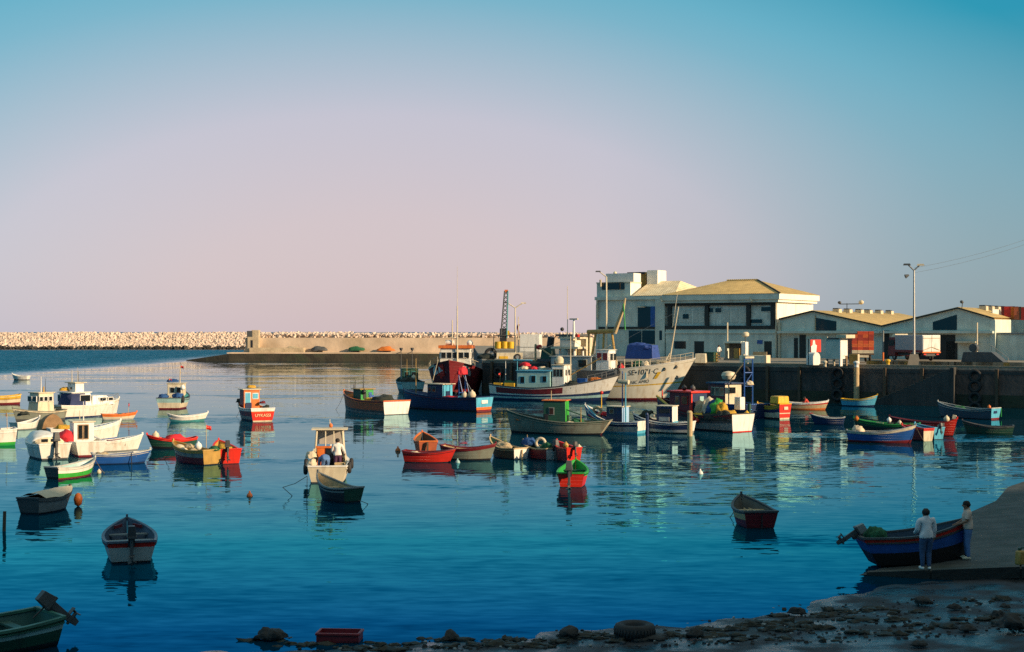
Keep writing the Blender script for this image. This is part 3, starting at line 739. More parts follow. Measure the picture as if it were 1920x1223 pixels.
# ---------------- middle left
b = boat('fishing_boat', 'pale teal fishing boat with cream stern and red flag, farthest open moored boat', 328, 768, 80, 6.4, 2.75, .95, bnd(.12, MAROON, .55, CREAM, .95, PALETEAL, 1, BLACK), bnd(.12, MAROON, .58, CREAM, .97, PALETEAL, 1, DGREY), inner=TEAL, gun=DGREY, bow=.6, zf=.45, tb=.82, fore=(.6, TEAL, 0))
cabin(b, .9, 0, .5, 1.3, 1.5, 1.7, CREAM, CREAM, wins=[('aft', -.3, 1.1, .4, .5), ('aft', .3, 1.1, .35, .5)], over=.1)
heap(b, 'blue net pile on the stern of the pale teal boat', -1.9, -.6, .85, (.7, .5, .45), NETB, 3)
heap(b, 'dark blue net pile on the left stern of the pale teal boat', -1.9, .7, .85, (.7, .45, .4), NETB, 6)
mast(b, .9, -.3, 2.2, 3.6, .05, CREAM); pennant(b, 'red flag high above the pale teal boat', .9, -.35, 3.0, .9, RED, .3); pennant(b, 'pink-red flag on the left of the pale teal boat', .3, .6, 2.2, .5, RED, .25)
heap(b, 'blue gear bundle on the cabin roof of the pale teal boat', .6, .3, 2.27, (.4, .5, .3), NETB, 8)
float_ball(b, 'white round float on the pale teal boat', -.2, -.75, 1.6, .24, CLEANW)
tyres(b, [(.05, -1, .1)], .25)
b = boat('dinghy', 'slim white double-ended dinghy with teal bottom below the pale teal boat', 352, 792, 6, 3.2, 1.2, .42, bnd(.35, TEAL, 1, WHITE), inner=GREYW, gun=CLEANW, tb=.12, bow=.3, stern=.3, srake=.3, thw=(.35, .65))
b = boat('fishing_boat', 'small fishing boat with bright red stern, white rail and orange wheelhouse', 473, 792, 106, 6.0, 2.1, .98, bnd(.16, BLACK, .4, GREY, .78, MAROON, 1, GREYW), bnd(.1, CREAM, .72, BRED, .78, ORANGE, 1, CLEANW), inner=OCHRE, gun=CLEANW, bow=.5, zf=.5, tb=.92)
cabin(b, .6, .05, .5, 1.2, 1.3, 1.9, ORANGE, CREAM, faces={'left_y': MAROON, 'aft': ORANGE}, wins=[('aft', .32, 1.25, .4, .8, CLEANW, LBLUE), ('aft', -.3, 1.4, .4, .4, CLEANW, LBLUE)], over=.12)
part(b, 'cabin_door', lambda q: q.box((-.04, .32, .95), (.06, .5, .85), NAVY))
heap(b, 'yellow net bundle on the roof of the orange wheelhouse', .6, -.1, 2.45, (.3, .35, .25), NETY, 2)
crate(b, 'white crate behind the orange wheelhouse', -.9, -.3, .55, (.5, .5, .4), CLEANW)
heap(b, 'black net lump at the stern of the red-sterned boat', -1.6, -.65, .8, (.3, .3, .35), NETD, 5)
heap(b, 'red buoy cluster right of the orange wheelhouse', -.3, -.75, 1.25, (.3, .25, .2), MAROON, 5, 'buoy cluster', 'buoy_cluster')
heap(b, 'dark hood of nets at the bow of the red-sterned boat', 2.0, .3, 1.2, (.5, .45, .4), NETD, 5)
lettering(b.root, 'UYKASSI', (b.pt(0, .48, 1).x - .03, 0, .5), (R(90), 0, R(-90)), .34, LET_W)
# the pair with yellow and red sterns
b = boat('fishing_boat', 'low dark boat with red gunwale drifting behind the cream-laden boat', 322, 842, 186, 3.0, 1.2, .5, bnd(.2, BLACK, .8, DGREEN, 1, RED), inner=RED, gun=BRED, bow=.35, stern=.15, thw=(.5,))
heap(b, 'red canvas heap in the low dark boat', -.2, 0, .4, (.6, .4, .35), CANVASR, 4)
float_ball(b, 'large pale float at the bow of the low dark boat', .95, -.1, .5, .24, CREAM)
b = boat('fishing_boat', 'maroon boat with yellow stern heaped with cream sacks', 361, 874, 122, 4.0, 1.35, .72, bnd(.5, MAROON, .85, GREY, 1, OCHRE), bnd(.06, BLACK, 1, OCHRE), inner=OCHRE, gun=OCHRE, bow=.35, zf=.25, tb=.9)
for i, (x, y, z, s) in enumerate(((.9, .1, .6, .42), (.3, -.2, .6, .38), (-.3, .2, .6, .36), (-.6, -.25, .6, .32), (1.3, .0, .8, .34), (.1, .15, .95, .3))):
    heap(b, ('cream sack nearest the bow of the yellow-sterned boat', 'cream sack amidships on the yellow-sterned boat', 'cream sack aft of the middle on the yellow-sterned boat', 'cream sack nearest the yellow stern', 'cream sack perched forward on the yellow-sterned boat', 'cream sack topping the pile on the yellow-sterned boat')[i], x, y, z - .2, (s, s * .8, s * .7), NETC if i % 2 else CANVASC, i + 3, 'sack', 'sack', .2, 1.5, 'cream sacks piled in the yellow-sterned boat')
pennant(b, 'red marker flag standing on the yellow-sterned boat', -1.2, -.1, .6, 1.5, RED, .3)
float_ball(b, 'white float beside the red marker on the yellow-sterned boat', -1.05, .3, .75, .2, CLEANW)
heap(b, 'green net bundle between the yellow and red sterns', -1.75, -.25, .68, (.3, .3, .25), NETG, 4)
b = boat('dinghy', 'dinghy with a bright red stern and black outboard beside the yellow stern', 421, 871, 100, 3.8, 1.25, .72, bnd(.06, BLACK, 1, RED), bnd(.03, BLACK, 1, BRED), inner=OCHRE, gun=BRED, bow=.3, tb=.92, motor=(0, BLACK, .2, .95), thw=(.3, .6))
heap(b, 'ochre net heap in the bright red-sterned dinghy', -.6, .1, .5, (.6, .45, .35), NETY, 7)
# cream launch with two people
b = boat('launch', 'cream launch with tall wheelhouse frame, two people aboard', 617, 907, 88, 5.6, 2.05, .72, bnd(.08, DGREY, 1, CREAM), bnd(.08, DGREY, 1, CREAM), inner=CREAM, floor=DGREEN, gun=CLEANW, gw=.14, bow=.55, zf=.2, tb=.88, fore=(.66, CREAM, 0))
LAUNCH = b
def frame(q):
    for y in (-.62, .62):
        q.tube((.55, y * 1.2, .5), (.7, y, 2.25), .05, CREAM); q.tube((1.6, y * 1.15, .9), (1.5, y, 2.25), .05, CREAM)
    for y in (-.2, .2): q.tube((.66, y, 1.45), (.7, y, 2.25), .03, CREAM)
    q.box((1.1, 0, 2.29), (1.1, 1.75, .07), CREAM)
part(b, 'wheelhouse_frame', frame)
part(b, 'wheelhouse_front', lambda q: (q.box((.62, 0, 1.42), (.07, 1.35, .1), ORANGE), q.box((.95, 0, .85), (.6, 1.3, 1.1), WHITE, mats={'aft': ORWOOD}), q.box((.63, .42, .88), (.05, .36, 1.0), ORANGE), q.box((.62, -.02, .88), (.05, .4, .95), GLASS), q.box((.63, .6, 1.0), (.04, .1, .9), BLACK)))
part(b, 'side_screen', lambda q: [q.box((.2, s * .86, 1.0), (1.3, .06, .75), CREAM, top=(.45, 1), shear=(.3, -s * .14)) for s in (1, -1)])
part(b, 'windscreen', lambda q: q.box((1.55, 0, 1.85), (.03, 1.2, .7), mat('pale_glass', (.42, .38, .34), .15, .1)))
mast(b, 1.1, 0, 2.3, 2.75, .03, CREAM); float_ball(b, 'pink float on top of the cream launch wheelhouse', 1.1, -.05, 2.34, .1, ORANGE)
tyres(b, [(.12, -1, .05), (.45, -1, .1), (.12, 1, .0), (.45, 1, .1)], .17)
heap(b, 'dark net heap on the floor of the cream launch', -1.6, .15, .2, (.6, .5, .4), NETD, 3)
heap(b, 'cream fenders heaped on the left quarter of the launch', -1.2, .78, .6, (.45, .22, .32), CANVASC, 5)
crate(b, 'pale wooden box on the right side of the launch', -1.5, -.55, .2, (.9, .5, .62), PALEWOOD)
heap(b, 'cream net bundle on the left rail of the launch', .0, .85, .85, (.4, .25, .35), CANVASC, 8)
b = boat('dinghy', 'black dinghy with dark green stern tied just before the cream launch', 629, 945, 124, 2.75, 1.2, .56, bnd(.7, BLACK, .82, GREY, 1, BLACK), bnd(.1, BLACK, 1, DGREEN), inner=PALEWOOD, gun=GREY, bow=.5, stern=.06, tb=.85, thw=(.3, .62), thm=PALEWOOD)
q = MB(); p0 = W(576, 893, .95); p1 = W(530, 914, .4); p2 = W(548, 930, .0); q.path([p0, (p0 + p1) / 2 - Vector((0, 0, .08)), p1, p2], .014, ROPE); q.path([p0, Vector((p0.x - .02, p0.y - .02, -.2))], .012, ROPE); tag(q.build('mooring_line'), 'slack mooring line running left from the black dinghy', 'rope', 'mooring lines')
q = MB(); p0 = W(672, 938, .3); q.path([p0, W(690, 945, .0)], .014, ROPE); tag(q.build('mooring_line'), 'short mooring line dropping right of the dark green stern', 'rope', 'mooring lines')
# row of dinghies
b = boat('rowing_boat', 'orange-red wooden boat seen end-on behind the red rowing boat', 797, 853, 97, 2.9, 1.35, .72, bnd(.08, BLACK, 1, ORWOOD), inner=DWOOD, gun=ORANGE, bow=.4, stern=.05, tb=.8)
part(b, 'rudder', lambda q: q.box((b.X(0) - .1, .05, .25), (.12, .1, .95), DWOOD))
b = boat('rowing_boat', 'red rowing boat lying broadside before the orange-red boat', 806, 869, -12, 2.9, 1.2, .52, bnd(.06, BLACK, 1, RED), inner=MAROON, gun=MAROON, bow=.22, stern=.1, thw=(.35, .6), thm=CREAM)
heap(b, 'cream fender bundle in the red rowing boat', -.85, .0, .32, (.35, .25, .2), CANVASC, 5)
b = boat('rowing_boat', 'weathered olive rowing boat with maroon rail right of the red one', 880, 865, -16, 3.1, 1.3, .62, bnd(.12, BLACK, .8, GREYGREEN, 1, MAROON), inner=PALEWOOD, gun=MAROON, bow=.3, stern=.18, thw=(.25, .5), thm=PALEWOOD)
b = boat('dinghy', 'brown dinghy with green bow post and broad white stern', 948, 863, 128, 2.9, 1.2, .58, bnd(.1, BLACK, 1, DWOOD), bnd(.04, DGREY, 1, CLEANW), inner=DGREEN, gun=PALEWOOD, bow=.55, stern=.05, tb=.9, thw=(.5,))
part(b, 'rudder', lambda q: q.box((b.X(0) - .03, 0, .2), (.08, .06, .7), PALEWOOD))
heap(b, 'cream net heap in the brown dinghy with white stern', .2, 0, .45, (.7, .45, .35), NETC, 6)
b = boat('dinghy', 'dark dinghy with white stern and grey outboard, heaped with nets', 1009, 864, 128, 2.8, 1.15, .6, bnd(.1, BLACK, 1, MAROON), bnd(.04, DGREY, 1, CLEANW), inner=DGREEN, gun=PALEWOOD, bow=.3, stern=.05, tb=.92, motor=(0, DGREY, 0, .95))
heap(b, 'blue and white rigging heap in the white-sterned dark dinghy', .75, .05, .6, (.5, .4, .4), NETB, 7)
heap(b, 'green net bundle near the stern of the dark dinghy', -.8, 0, .55, (.35, .35, .3), NETG, 3)
mast(b, .9, .1, .5, 1.3, .03, PALEWOOD, 'oar', -.3, .2)
q = MB(); q.torus((0, 0, .3), .26, .09, CANVASC, 'Y'); rest(b, tag(q.build('life_ring', smooth=True), 'pale life ring standing in the dark white-sterned dinghy', 'life ring'), -.1, -.1, .55, .6)
b = boat('dinghy', 'maroon dinghy with round scarlet stern and small black outboard', 1060, 869, 112, 2.6, 1.0, .76, bnd(.1, BLACK, 1, MAROON), bnd(.03, BLACK, 1, BRED), inner=MAROON, gun=BRED, bow=.25, stern=.06, tb=.9, motor=(0, BLACK, 0, .7))
float_ball(b, 'ochre float standing in the scarlet-sterned dinghy', -.7, .25, .75, .16, OCHRE); float_ball(b, 'cream float at the scarlet stern', -1.1, -.35, .6, .17, CREAM)
b = boat('rowing_boat', 'red rowing boat with green lining and long dark outboard, seen stern-on', 1075, 915, 86, 3.4, 1.42, .62, bnd(.06, BLACK, .85, RED, 1, BLACK), bnd(.04, BLACK, 1, BRED), inner=GREEN, gun=BGREEN, bow=.35, stern=.04, tb=.85, thw=(.4, .7), thm=DGREEN, motor=(0, DGREY, .06, 1.15))
b = boat('rowing_boat', 'maroon-sterned beige rowing boat lying alone in the shade near the shore', 1408, 993, 106, 2.7, 1.42, .58, bnd(.05, BLACK, .5, MAROON, .85, PALEWOOD, 1, DGREY), bnd(.05, BLACK, .92, MAROON, 1, DGREY), inner=mat('drab_lining', (.12, .11, .09), .6, .3), gun=DGREY, bow=.35, stern=.04, tb=.88, thw=(.3, .6), thm=PALEWOOD)
part(b, 'rudder', lambda q: q.box((b.X(0) - .04, 0, .16), (.07, .05, .7), BLACK))

# ---------------- centre: fishing boats before the quay
b = boat('fishing_boat', 'brown fishing boat with big white stern and red bow rail', 693, 779, 121, 9.0, 2.85, 1.12, bnd(.14, GREY, .3, DGREY, .82, ORWOOD, 1, MAROON), bnd(.04, DGREY, .93, CLEANW, 1, RED), inner=DGREY, floor=DWOOD, gun=ORANGE, bow=.65, zf=.55, tb=.95, wb=.85)
cabin(b, .9, .1, .55, 1.3, 1.3, 1.45, DGREEN, OCHRE, faces={'aft': GREEN}, wins=[('aft', -.3, .8, .3, .8, None, BLUE), ('aft', .25, .9, .3, .5, None, BLACK)], over=.15)
part(b, 'wheelhouse_door', lambda q: q.box((.2, -.35, 1.05), (.08, .4, .9), BLUE))
heap(b, 'dark net heap across the stern of the white-sterned brown boat', -2.3, 0, .9, (1.2, .95, .55), NETD, 5)
heap(b, 'yellow net heap amidships on the brown boat', -.6, .3, .7, (.6, .6, .5), NETY, 2)
heap(b, 'orange float pile in the red bow of the brown boat', 2.8, .1, 1.05, (.7, .5, .4), NETO, 4)
mast(b, 2.0, .4, .6, 2.4, .08, DGREY, 'bow_post'); mast(b, .9, .1, 2.0, 3.3, .05, DGREY); mast(b, 1.6, .5, 1.1, 2.8, .04, DGREY, 'davit')
float_ball(b, 'black float by the wheelhouse of the brown boat', .1, .5, 1.6, .2, BLACK)
b = boat('fishing_boat', 'long dark blue fishing boat with light blue stern and navy cabin', 831, 773, 140, 9.6, 2.8, 1.2, bnd(.12, BLACK, .8, NAVY, .9, MAROON, 1, NAVY), bnd(.12, MAROON, .3, ORANGE, 1, LBLUE), inner=NAVY, floor=DWOOD, gun=NAVY, bow=.5, zf=.55, tb=.88, wb=.8)
cabin(b, .3, .1, .55, 1.8, 1.4, 1.75, NAVY, CANVASC, wins=[('port', .1, 1.3, .35, .4, GREY), ('port', .6, 1.3, .25, .4, GREY)], over=.2, faces={'aft': LBLUE})
part(b, 'cabin_doorway', lambda q: q.box((-.63, .08, 1.15), (.05, .55, 1.1), NAVY))
def fr(q):
    for y in (-.45, .45):
        q.tube((-2.2, y, .6), (-2.2, y, 3.4), .05, BLUE); q.tube((-2.9, y, .6), (-2.2, y, 3.1), .035, BLUE)
    q.tube((-2.2, -.45, 3.35), (-2.2, .45, 3.35), .05, BLUE); q.tube((-2.2, -.45, 1.6), (-2.2, .45, 1.6), .04, BLUE)
part(b, 'net_frame', fr)
heap(b, 'scarlet oilskin draped over the blue net frame', -2.2, 0, 3.0, (.4, .5, .75), CANVASR, 8, 'oilskin', 'oilskin')
heap(b, 'red net heap along the rail of the dark blue boat', -1.5, .75, 1.0, (1.1, .35, .25), CANVASR, 3)
float_ball(b, 'cream float right of centre on the dark blue boat', -2.9, .5, 1.05, .3, CANVASC); float_ball(b, 'large cream float beside the light blue stern', -3.5, .2, 1.05, .36, CANVASC)
heap(b, 'light blue crate cover on the dark blue boat', -2.5, .65, .95, (.3, .3, .3), LBLUE, 3)
mast(b, 3.0, .3, .8, 4.6, .05, OCHRE); part(b, 'name_board', lambda q: q.box((b.pt(0, .75, 1).x - .03, .05, .85), (.04, .85, .3), CLEANW))
part(b, 'stay', lambda q: q.tube((-3.6, 0, 1.4), (-2.2, 0, 3.3), .02, STEEL)); part(b, 'whip_aerial', lambda q: q.tube((1.3, 0, 2.4), (.6, 0, 4.5), .03, CREAM))
b = boat('fishing_boat', 'grey-teal boat with lamp rack seen from astern left of the red trawler', 766, 738, 98, 7.5, 3.0, 1.25, bnd(.35, BLACK, 1, PALETEAL), bnd(.35, BLACK, 1, PALETEAL), inner=DGREEN, gun=DGREY, bow=.6, zf=.7, tb=.9)
cabin(b, .5, -.15, .7, 1.6, 1.9, 2.0, DGREEN, DGREEN, wins=[('aft', -.4, 1.4, .5, .5, TEAL), ('aft', .4, 1.4, .5, .5, TEAL)])
mast(b, .5, .8, 2.7, 5.0, .05, DGREY); mast(b, .5, -.5, 2.7, 5.1, .05, DGREY); mast(b, -1.5, .4, 1, 3.9, .04, OCHRE, 'pole')
for y in (.8, -.5): part(b, 'deck_lamp', lambda q: (q.lathe([(.05, 0), (.2, .25), (.2, .4)], DGREY, 12, Matrix.Translation((.5, y, 4.75))), q.tube((.5, y, 4.7), (.5, y + .7, 4.4), .04, DGREY)))
heap(b, 'dark net heap on the stern of the grey-teal boat', -2.3, .4, 1.0, (.9, .9, .6), NETD, 9)
float_ball(b, 'pale float on the grey-teal boat', -1.4, -.4, 1.4, .3, CREAM)
b = boat('fishing_trawler', 'maroon trawler with orange-roofed white bridge seen bow-on at the quay end', 855, 741, 264, 15.0, 6.2, 2.5, bnd(.06, BLACK, .93, MAROON, 1, MAROON), bnd(1, MAROON), inner=GREY, floor=DWOOD, gun=MAROON, bow=1.35, zf=1.5, rake=1.6, cat='trawler', group='trawlers along the quay', draft=.8, fore=(.72, DWOOD, -.15), fine=3.0)
cabin(b, -.8, 0, 1.8, 3.4, 3.7, 3.3, WHITE, ORANGE, top=(.94, .94), wins=[('fwd', y, 2.5, .52, .66, CLEANW) for y in (-1.35, -.68, 0, .68, 1.35)] + [('port', x, 2.5, .7, .6, CLEANW) for x in (-.9, 0, .9)] + [('star', x, 2.5, .7, .6, CLEANW) for x in (-.9, 0, .9)], over=.22, rh=.35)
cabin(b, 1.4, 0, 1.5, 1.4, 3.4, 1.3, CREAM, CREAM, name='deckhouse')
mast(b, 1.0, .25, 2.6, 10.0, .11, CREAM); mast(b, 1.0, .25, 9.9, 14.6, .03, CREAM, 'aerial'); mast(b, -.6, -.5, 4.7, 8.4, .1, CREAM)
part(b, 'crosstree', lambda q: (q.tube((-.6, -1.6, 6.3), (-.6, .4, 6.3), .05, CREAM), q.tube((1.0, .25, 6.2), (-.6, -.5, 6.3), .04, CREAM)))
part(b, 'radar_dome', lambda q: q.lathe([(.1, 0), (.34, .1), (.38, .35), (.2, .6), (.02, .68)], CLEANW, 14, Matrix.Translation((-1.2, 1.5, 5.4))))
part(b, 'life_raft_case', lambda q: q.tube((-.9, -1.3, 5.75), (-.9, -.3, 5.75), .3, CLEANW, n=14))
def flare(q):
    for sg, m in ((1, GREYW), (-1, CLEANW)):
        n = 6
        for i in range(n):
            u0, u1 = .8 + .15 * i / n, .8 + .15 * (i + 1) / n
            f = lambda u: (.62 + .1 * (u - .8) / .15, .62 + .33 * math.sin(math.pi * min(1, (u - .8) / .15 * .8 + .1)))
            a0, a1 = f(u0), f(u1)
            o = Vector((.01, sg * .025, 0))
            q.quad([b.pt(u0, a0[0], sg) + o, b.pt(u1, a1[0], sg) + o, b.pt(u1, a1[1], sg) + o, b.pt(u0, a0[1], sg) + o], m)
part(b, 'bow_patch', flare)
part(b, 'bow_stripe', lambda q: [q.quad([b.pt(u, .93, -1) + Vector((.01, -.03, 0)), b.pt(u + .04, .93, -1) + Vector((.01, -.03, 0)), b.pt(u + .04, 1.0, -1) + Vector((.01, -.03, 0)), b.pt(u, 1.0, -1) + Vector((.01, -.03, 0))], CREAM) for u in (.62, .66, .70, .74, .78, .82)])
part(b, 'sunlit_stem_patch', lambda q: [q.quad([b.pt(u, v0, -1) + Vector((.01, -.028, 0)), b.pt(u + .03, v0, -1) + Vector((.01, -.028, 0)), b.pt(u + .03, .92, -1) + Vector((.01, -.028, 0)), b.pt(u, .92, -1) + Vector((.01, -.028, 0))], BRED) for u, v0 in ((.87, .6), (.90, .5), (.93, .55))])  # brighter red on the sunward bow, sunlight put into the hull colour
rail(b, (.3, .45, .6, .75, .9), .7, CREAM)
# blue/white/maroon trawler
b = boat('fishing_trawler', 'white trawler with maroon side stripe and pale blue deckhouse, nearest of the moored trawlers', 1042, 752, 0, 13.6, 4.0, 1.3, bnd(.15, NAVY, .27, PALETEAL, .40, NAVY, .93, WHITE, 1, DGREY), bnd(1, NAVY), inner=GREY, floor=DWOOD, gun=DGREY, bow=1.45, stern=.35, zf=.9, rake=1.5, cat='trawler', group='trawlers along the quay', world=-20, draft=.8, fore=(.66, GREY, -.1), wb=.86)
T2 = b
part(b, 'side_stripe', lambda q: [q.quad([b.pt(u, .50, -1) + Vector((0, -.025, 0)), b.pt(u + .0605, .50, -1) + Vector((0, -.025, 0)), b.pt(u + .0605, .88, -1) + Vector((0, -.025, 0)), b.pt(u, .88, -1) + Vector((0, -.025, 0))], MAROON) for u in [.06 + .06 * i for i in range(9)]])
cabin(b, -2.0, 0, .9, 3.6, 2.4, 2.1, PALETEAL, LBLUE, wins=[('star', -1.2, 1.2, .42, .62, LBLUE), ('star', .0, 1.3, .42, .62, LBLUE), ('star', 1.2, 1.3, .4, .55, LBLUE), ('fwd', 0, 1.3, .5, .5)], over=.12)
cabin(b, .6, 0, .9, 1.3, 2.1, 2.7, CLEANW, CREAM, faces={}, wins=[('star', -.36, 1.95, .26, .7, CREAM), ('star', 0, 1.95, .26, .7, CREAM), ('star', .36, 1.95, .26, .7, CREAM), ('fwd', -.5, 1.95, .4, .6), ('fwd', .5, 1.95, .4, .6)], over=.1, name='wheelhouse')
part(b, 'radar_dome', lambda q: q.lathe([(.2, 0), (.42, .1), (.45, .5), (.3, .75), (.05, .85)], CREAM, 14, Matrix.Translation((.4, 0, 3.7))))
for i, (x, y, z, s, m, l) in enumerate(((-3.2, -.7, 3.1, (.5, .4, .3), CANVASC, 'cream canvas heap on the pale blue deckhouse roof'), (-2.2, -.6, 3.1, (.5, .35, .28), CANVASR, 'red canvas heap on the pale blue deckhouse roof'), (-1.3, -.5, 3.1, (.45, .35, .3), CANVASC, 'pale bundle nearest the radar dome on the deckhouse roof'), (-3.4, .2, 3.35, (.6, .4, .4), CANVASR, 'scarlet flag bundle high at the aft end of the pale blue deckhouse'))):
    heap(b, l, x, y, z, s, m, i)
mast(b, -3.8, -1.1, .9, 4.3, .06, LBLUE, 'frame_post'); part(b, 'frame_bar', lambda q: q.tube((-4.2, -1.1, 4.1), (-2.2, -1.1, 4.1), .07, LBLUE))
crate(b, 'yellow crate on the stern of the maroon-striped trawler', -5.9, -1.1, 1.15, (.9, .5, .6), YELLOW); crate(b, 'yellow crate beside the deckhouse of the maroon-striped trawler', -4.6, -1.15, 1.15, (1.1, .4, .6), YELLOW)
crate(b, 'blue bin on the foredeck of the maroon-striped trawler', 3.1, -.8, 1.6, (.9, .6, .7), BLUE); heap(b, 'black net heap ahead of the white wheelhouse', 2.1, -.8, 1.5, (.7, .5, .45), NETD, 4)
rail(b, (.78, .88, .97), .6)
mast(b, 1.6, 0, 1.3, 6.6, .08, CREAM); part(b, 'boom', lambda q: q.tube((1.6, 0, 2.6), (4.9, -.2, 4.4), .06, OCHRE)); part(b, 'stay', lambda q: q.tube((1.6, 0, 6.4), (6.4, 0, 2.9), .018, STEEL)); part(b, 'stay', lambda q: q.tube((1.6, 0, 6.4), (-3.8, -1.1, 4.2), .018, STEEL))
mast(b, -5.6, .3, 1.3, 4.0, .05, WHITE); pennant(b, 'small red flag at the stern of the maroon-striped trawler', -6.2, .2, 1.5, 1.3, RED, .35)
heap(b, 'orange float net heaped on the foredeck of the maroon-striped trawler', 4.2, .3, 1.9, (.8, .6, .4), NETO, 8); heap(b, 'green net pile on the stern of the maroon-striped trawler', -5.2, .3, 1.2, (.9, .8, .6), NETG, 4)
# big white trawler with the long bow
def qside(px, off, z=0.):
    p = quay(px) - QN * off; p.z = z; return p
TCREAM = mat('trawler_cream', (.82, .76, .62), .45, .08, 2, stain=(.42, .26, .10), stain_amt=.45, stain_scale=.7, streak=True)
b = boat('fishing_trawler', 'big white trawler with raised bow, yellow line and lettered side', 0, 0, 0, 19.0, 5.2, 2.95, bnd(.06, MAROON, .42, TCREAM, .455, YELLOW, 1, TCREAM), bnd(1, TCREAM), inner=GREY, floor=DWOOD, gun=CLEANW, bow=1.35, stern=.2, zf=2.3, rake=2.6, cat='trawler', group='trawlers along the quay', loc=qside(1180, 4.6), world=-25, draft=1., wb=.84, fine=2.6, fore=(.7, GREY, -.25))
T1 = b
cabin(b, -3.6, 0, 2.3, 4.6, 3.2, 2.1, GREYW, GREYW, wins=[('star', -1.4, 1.4, .9, .75, CREAM), ('star', 1.3, 1.4, .9, .75, CREAM)], over=.15, name='deckhouse')
part(b, 'porthole', lambda q: [q.lathe([(.16, -.02), (.16, .05)], BLACK, 12, Matrix.Translation((x, b.pt(.4, .8, -1).y - .03, 2.5)) @ Matrix.Rotation(R(90), 4, 'X')) for x in (-5.2, -2.4)])
cabin(b, -.1, -.4, 2.3, 1.5, 2.2, 2.8, CLEANW, WHITE, wins=[('star', -.35, 2.15, .5, .75, CLEANW, MAROON), ('star', .3, 2.15, .5, .75, CLEANW, MAROON), ('fwd', -.5, 2.1, .7, .7), ('fwd', .5, 2.1, .7, .7)], top=(.92, .95), over=.1, name='wheelhouse')
part(b, 'dark_screen', lambda q: q.box((-.2, -2.66, 2.45), (4.6, .08, 1.15), DGREY))
for k in range(6): mast(b, .9 + k * .8, -1.9, 2.3, 4.2 - .1 * (k % 2), .07, CREAM, 'stanchion')
rail(b, (.62, .7, .78, .86, .93, .99), .65, CREAM)
mast(b, 6.7, 0, 3.9, 9.6, .09, CREAM, 'bow_boom', 1.0, .0); mast(b, 7.0, .1, 7.5, 11.0, .04, CREAM, 'boom_tip', .55, 0)
part(b, 'boom_legs', lambda q: (q.tube((6.2, -.6, 3.5), (6.8, 0, 4.9), .05, CREAM), q.tube((6.2, .6, 3.5), (6.8, 0, 4.9), .05, CREAM), q.tube((7.3, 0, 9.0), (-.1, 0, 5.2), .015, STEEL)))
for u, v in ((.86, .84), (.92, .86), (.95, .58)):
    p = b.pt(u, v, -1); part(b, 'hawse_hole', lambda q: q.torus((p.x, p.y - .02, p.z), .14, .05, BLACK, 'Y'))
tyres(b, [(.60, -1, .3)], .36)
def onhull(b, u0, z0, slope=0., off=.03):
    def f(x, y):
        u = u0 + x / b.L; z = z0 + y + slope * x
        v = max(0, min(1, z / b.sheer(u))); p = b.pt(u, v, -1)
        return Vector((p.x, p.y - off, z))
    return f
lettering(b.root, 'SE•1071·C', 0, 0, .74, LET_D, onhull(b, .748, b.sheer(.748) - .62, .075, .014))
lettering(b.root, 'IONIC AMIO', 0, 0, .46, LET_D, onhull(b, .725, b.sheer(.725) - 1.6, .085, .014))
part(b, 'bow_mark', lambda q: [q.quad([b.pt(u, v, -1) + Vector((0, -.04, 0)), b.pt(u + .02, v, -1) + Vector((0, -.04, 0)), b.pt(u + .03, v + .12, -1) + Vector((0, -.04, 0)), b.pt(u + .01, v + .12, -1) + Vector((0, -.04, 0))], YELLOW) for u, v in ((.815, .6), (.82, .66))])
heap(b, 'green net heap on the raised foredeck of the big white trawler', 3.6, -.6, 3.1, (.9, .7, .75), NETG, 4); heap(b, 'cream sack beside the green net on the white trawler foredeck', 4.4, -1.0, 3.25, (.55, .5, .6), CANVASC, 6, 'sack', 'sack')
float_ball(b, 'scarlet float between stanchions on the white trawler', 2.2, -2.0, 3.0, .32, CANVASR)
heap(b, 'brown net heap near the bow rail of the white trawler', 6.0, -.4, 3.6, (1.0, .6, .4), NETC, 8)
# workboat with the gantry behind
b = boat('workboat', 'dark workboat with white lamp bridge and steel net gantry behind the white trawler', 0, 0, 0, 12.0, 4.0, 2.0, bnd(.9, BLACK, 1, MAROON), bnd(1, BLACK), inner=DGREY, floor=DWOOD, gun=MAROON, bow=.8, zf=1.6, cat='workboat', loc=qside(1095, 2.2), world=-33, draft=.8)
for x in (-1.2, .6):
    for y in (-.9, .9): mast(b, x, y, 1.6, 5.2, .22, CLEANW, 'bridge_leg')
part(b, 'bridge_deck', lambda q: (q.box((-.2, 0, 5.3), (3.4, 3.4, .22), CREAM), q.box((-.4, 0, 5.75), (1.5, 1.8, .7), WHITE), q.box((-.2, 0, 6.35), (2.2, 2.4, .16), CREAM)))
mast(b, 0, 0, 6.4, 8.4, .16, CLEANW); mast(b, -.8, 0, 6.4, 12.0, .05, CREAM, 'aerial'); part(b, 'radar_bar', lambda q: (q.box((0, 0, 8.4), (1.0, .2, .15), CREAM), q.box((0.3, .2, 6.6), (.4, .4, .3), RED), q.blob((-1.3, -.3, 7.3), (.22, .22, .22), BLACK, 0, 1, 2)))
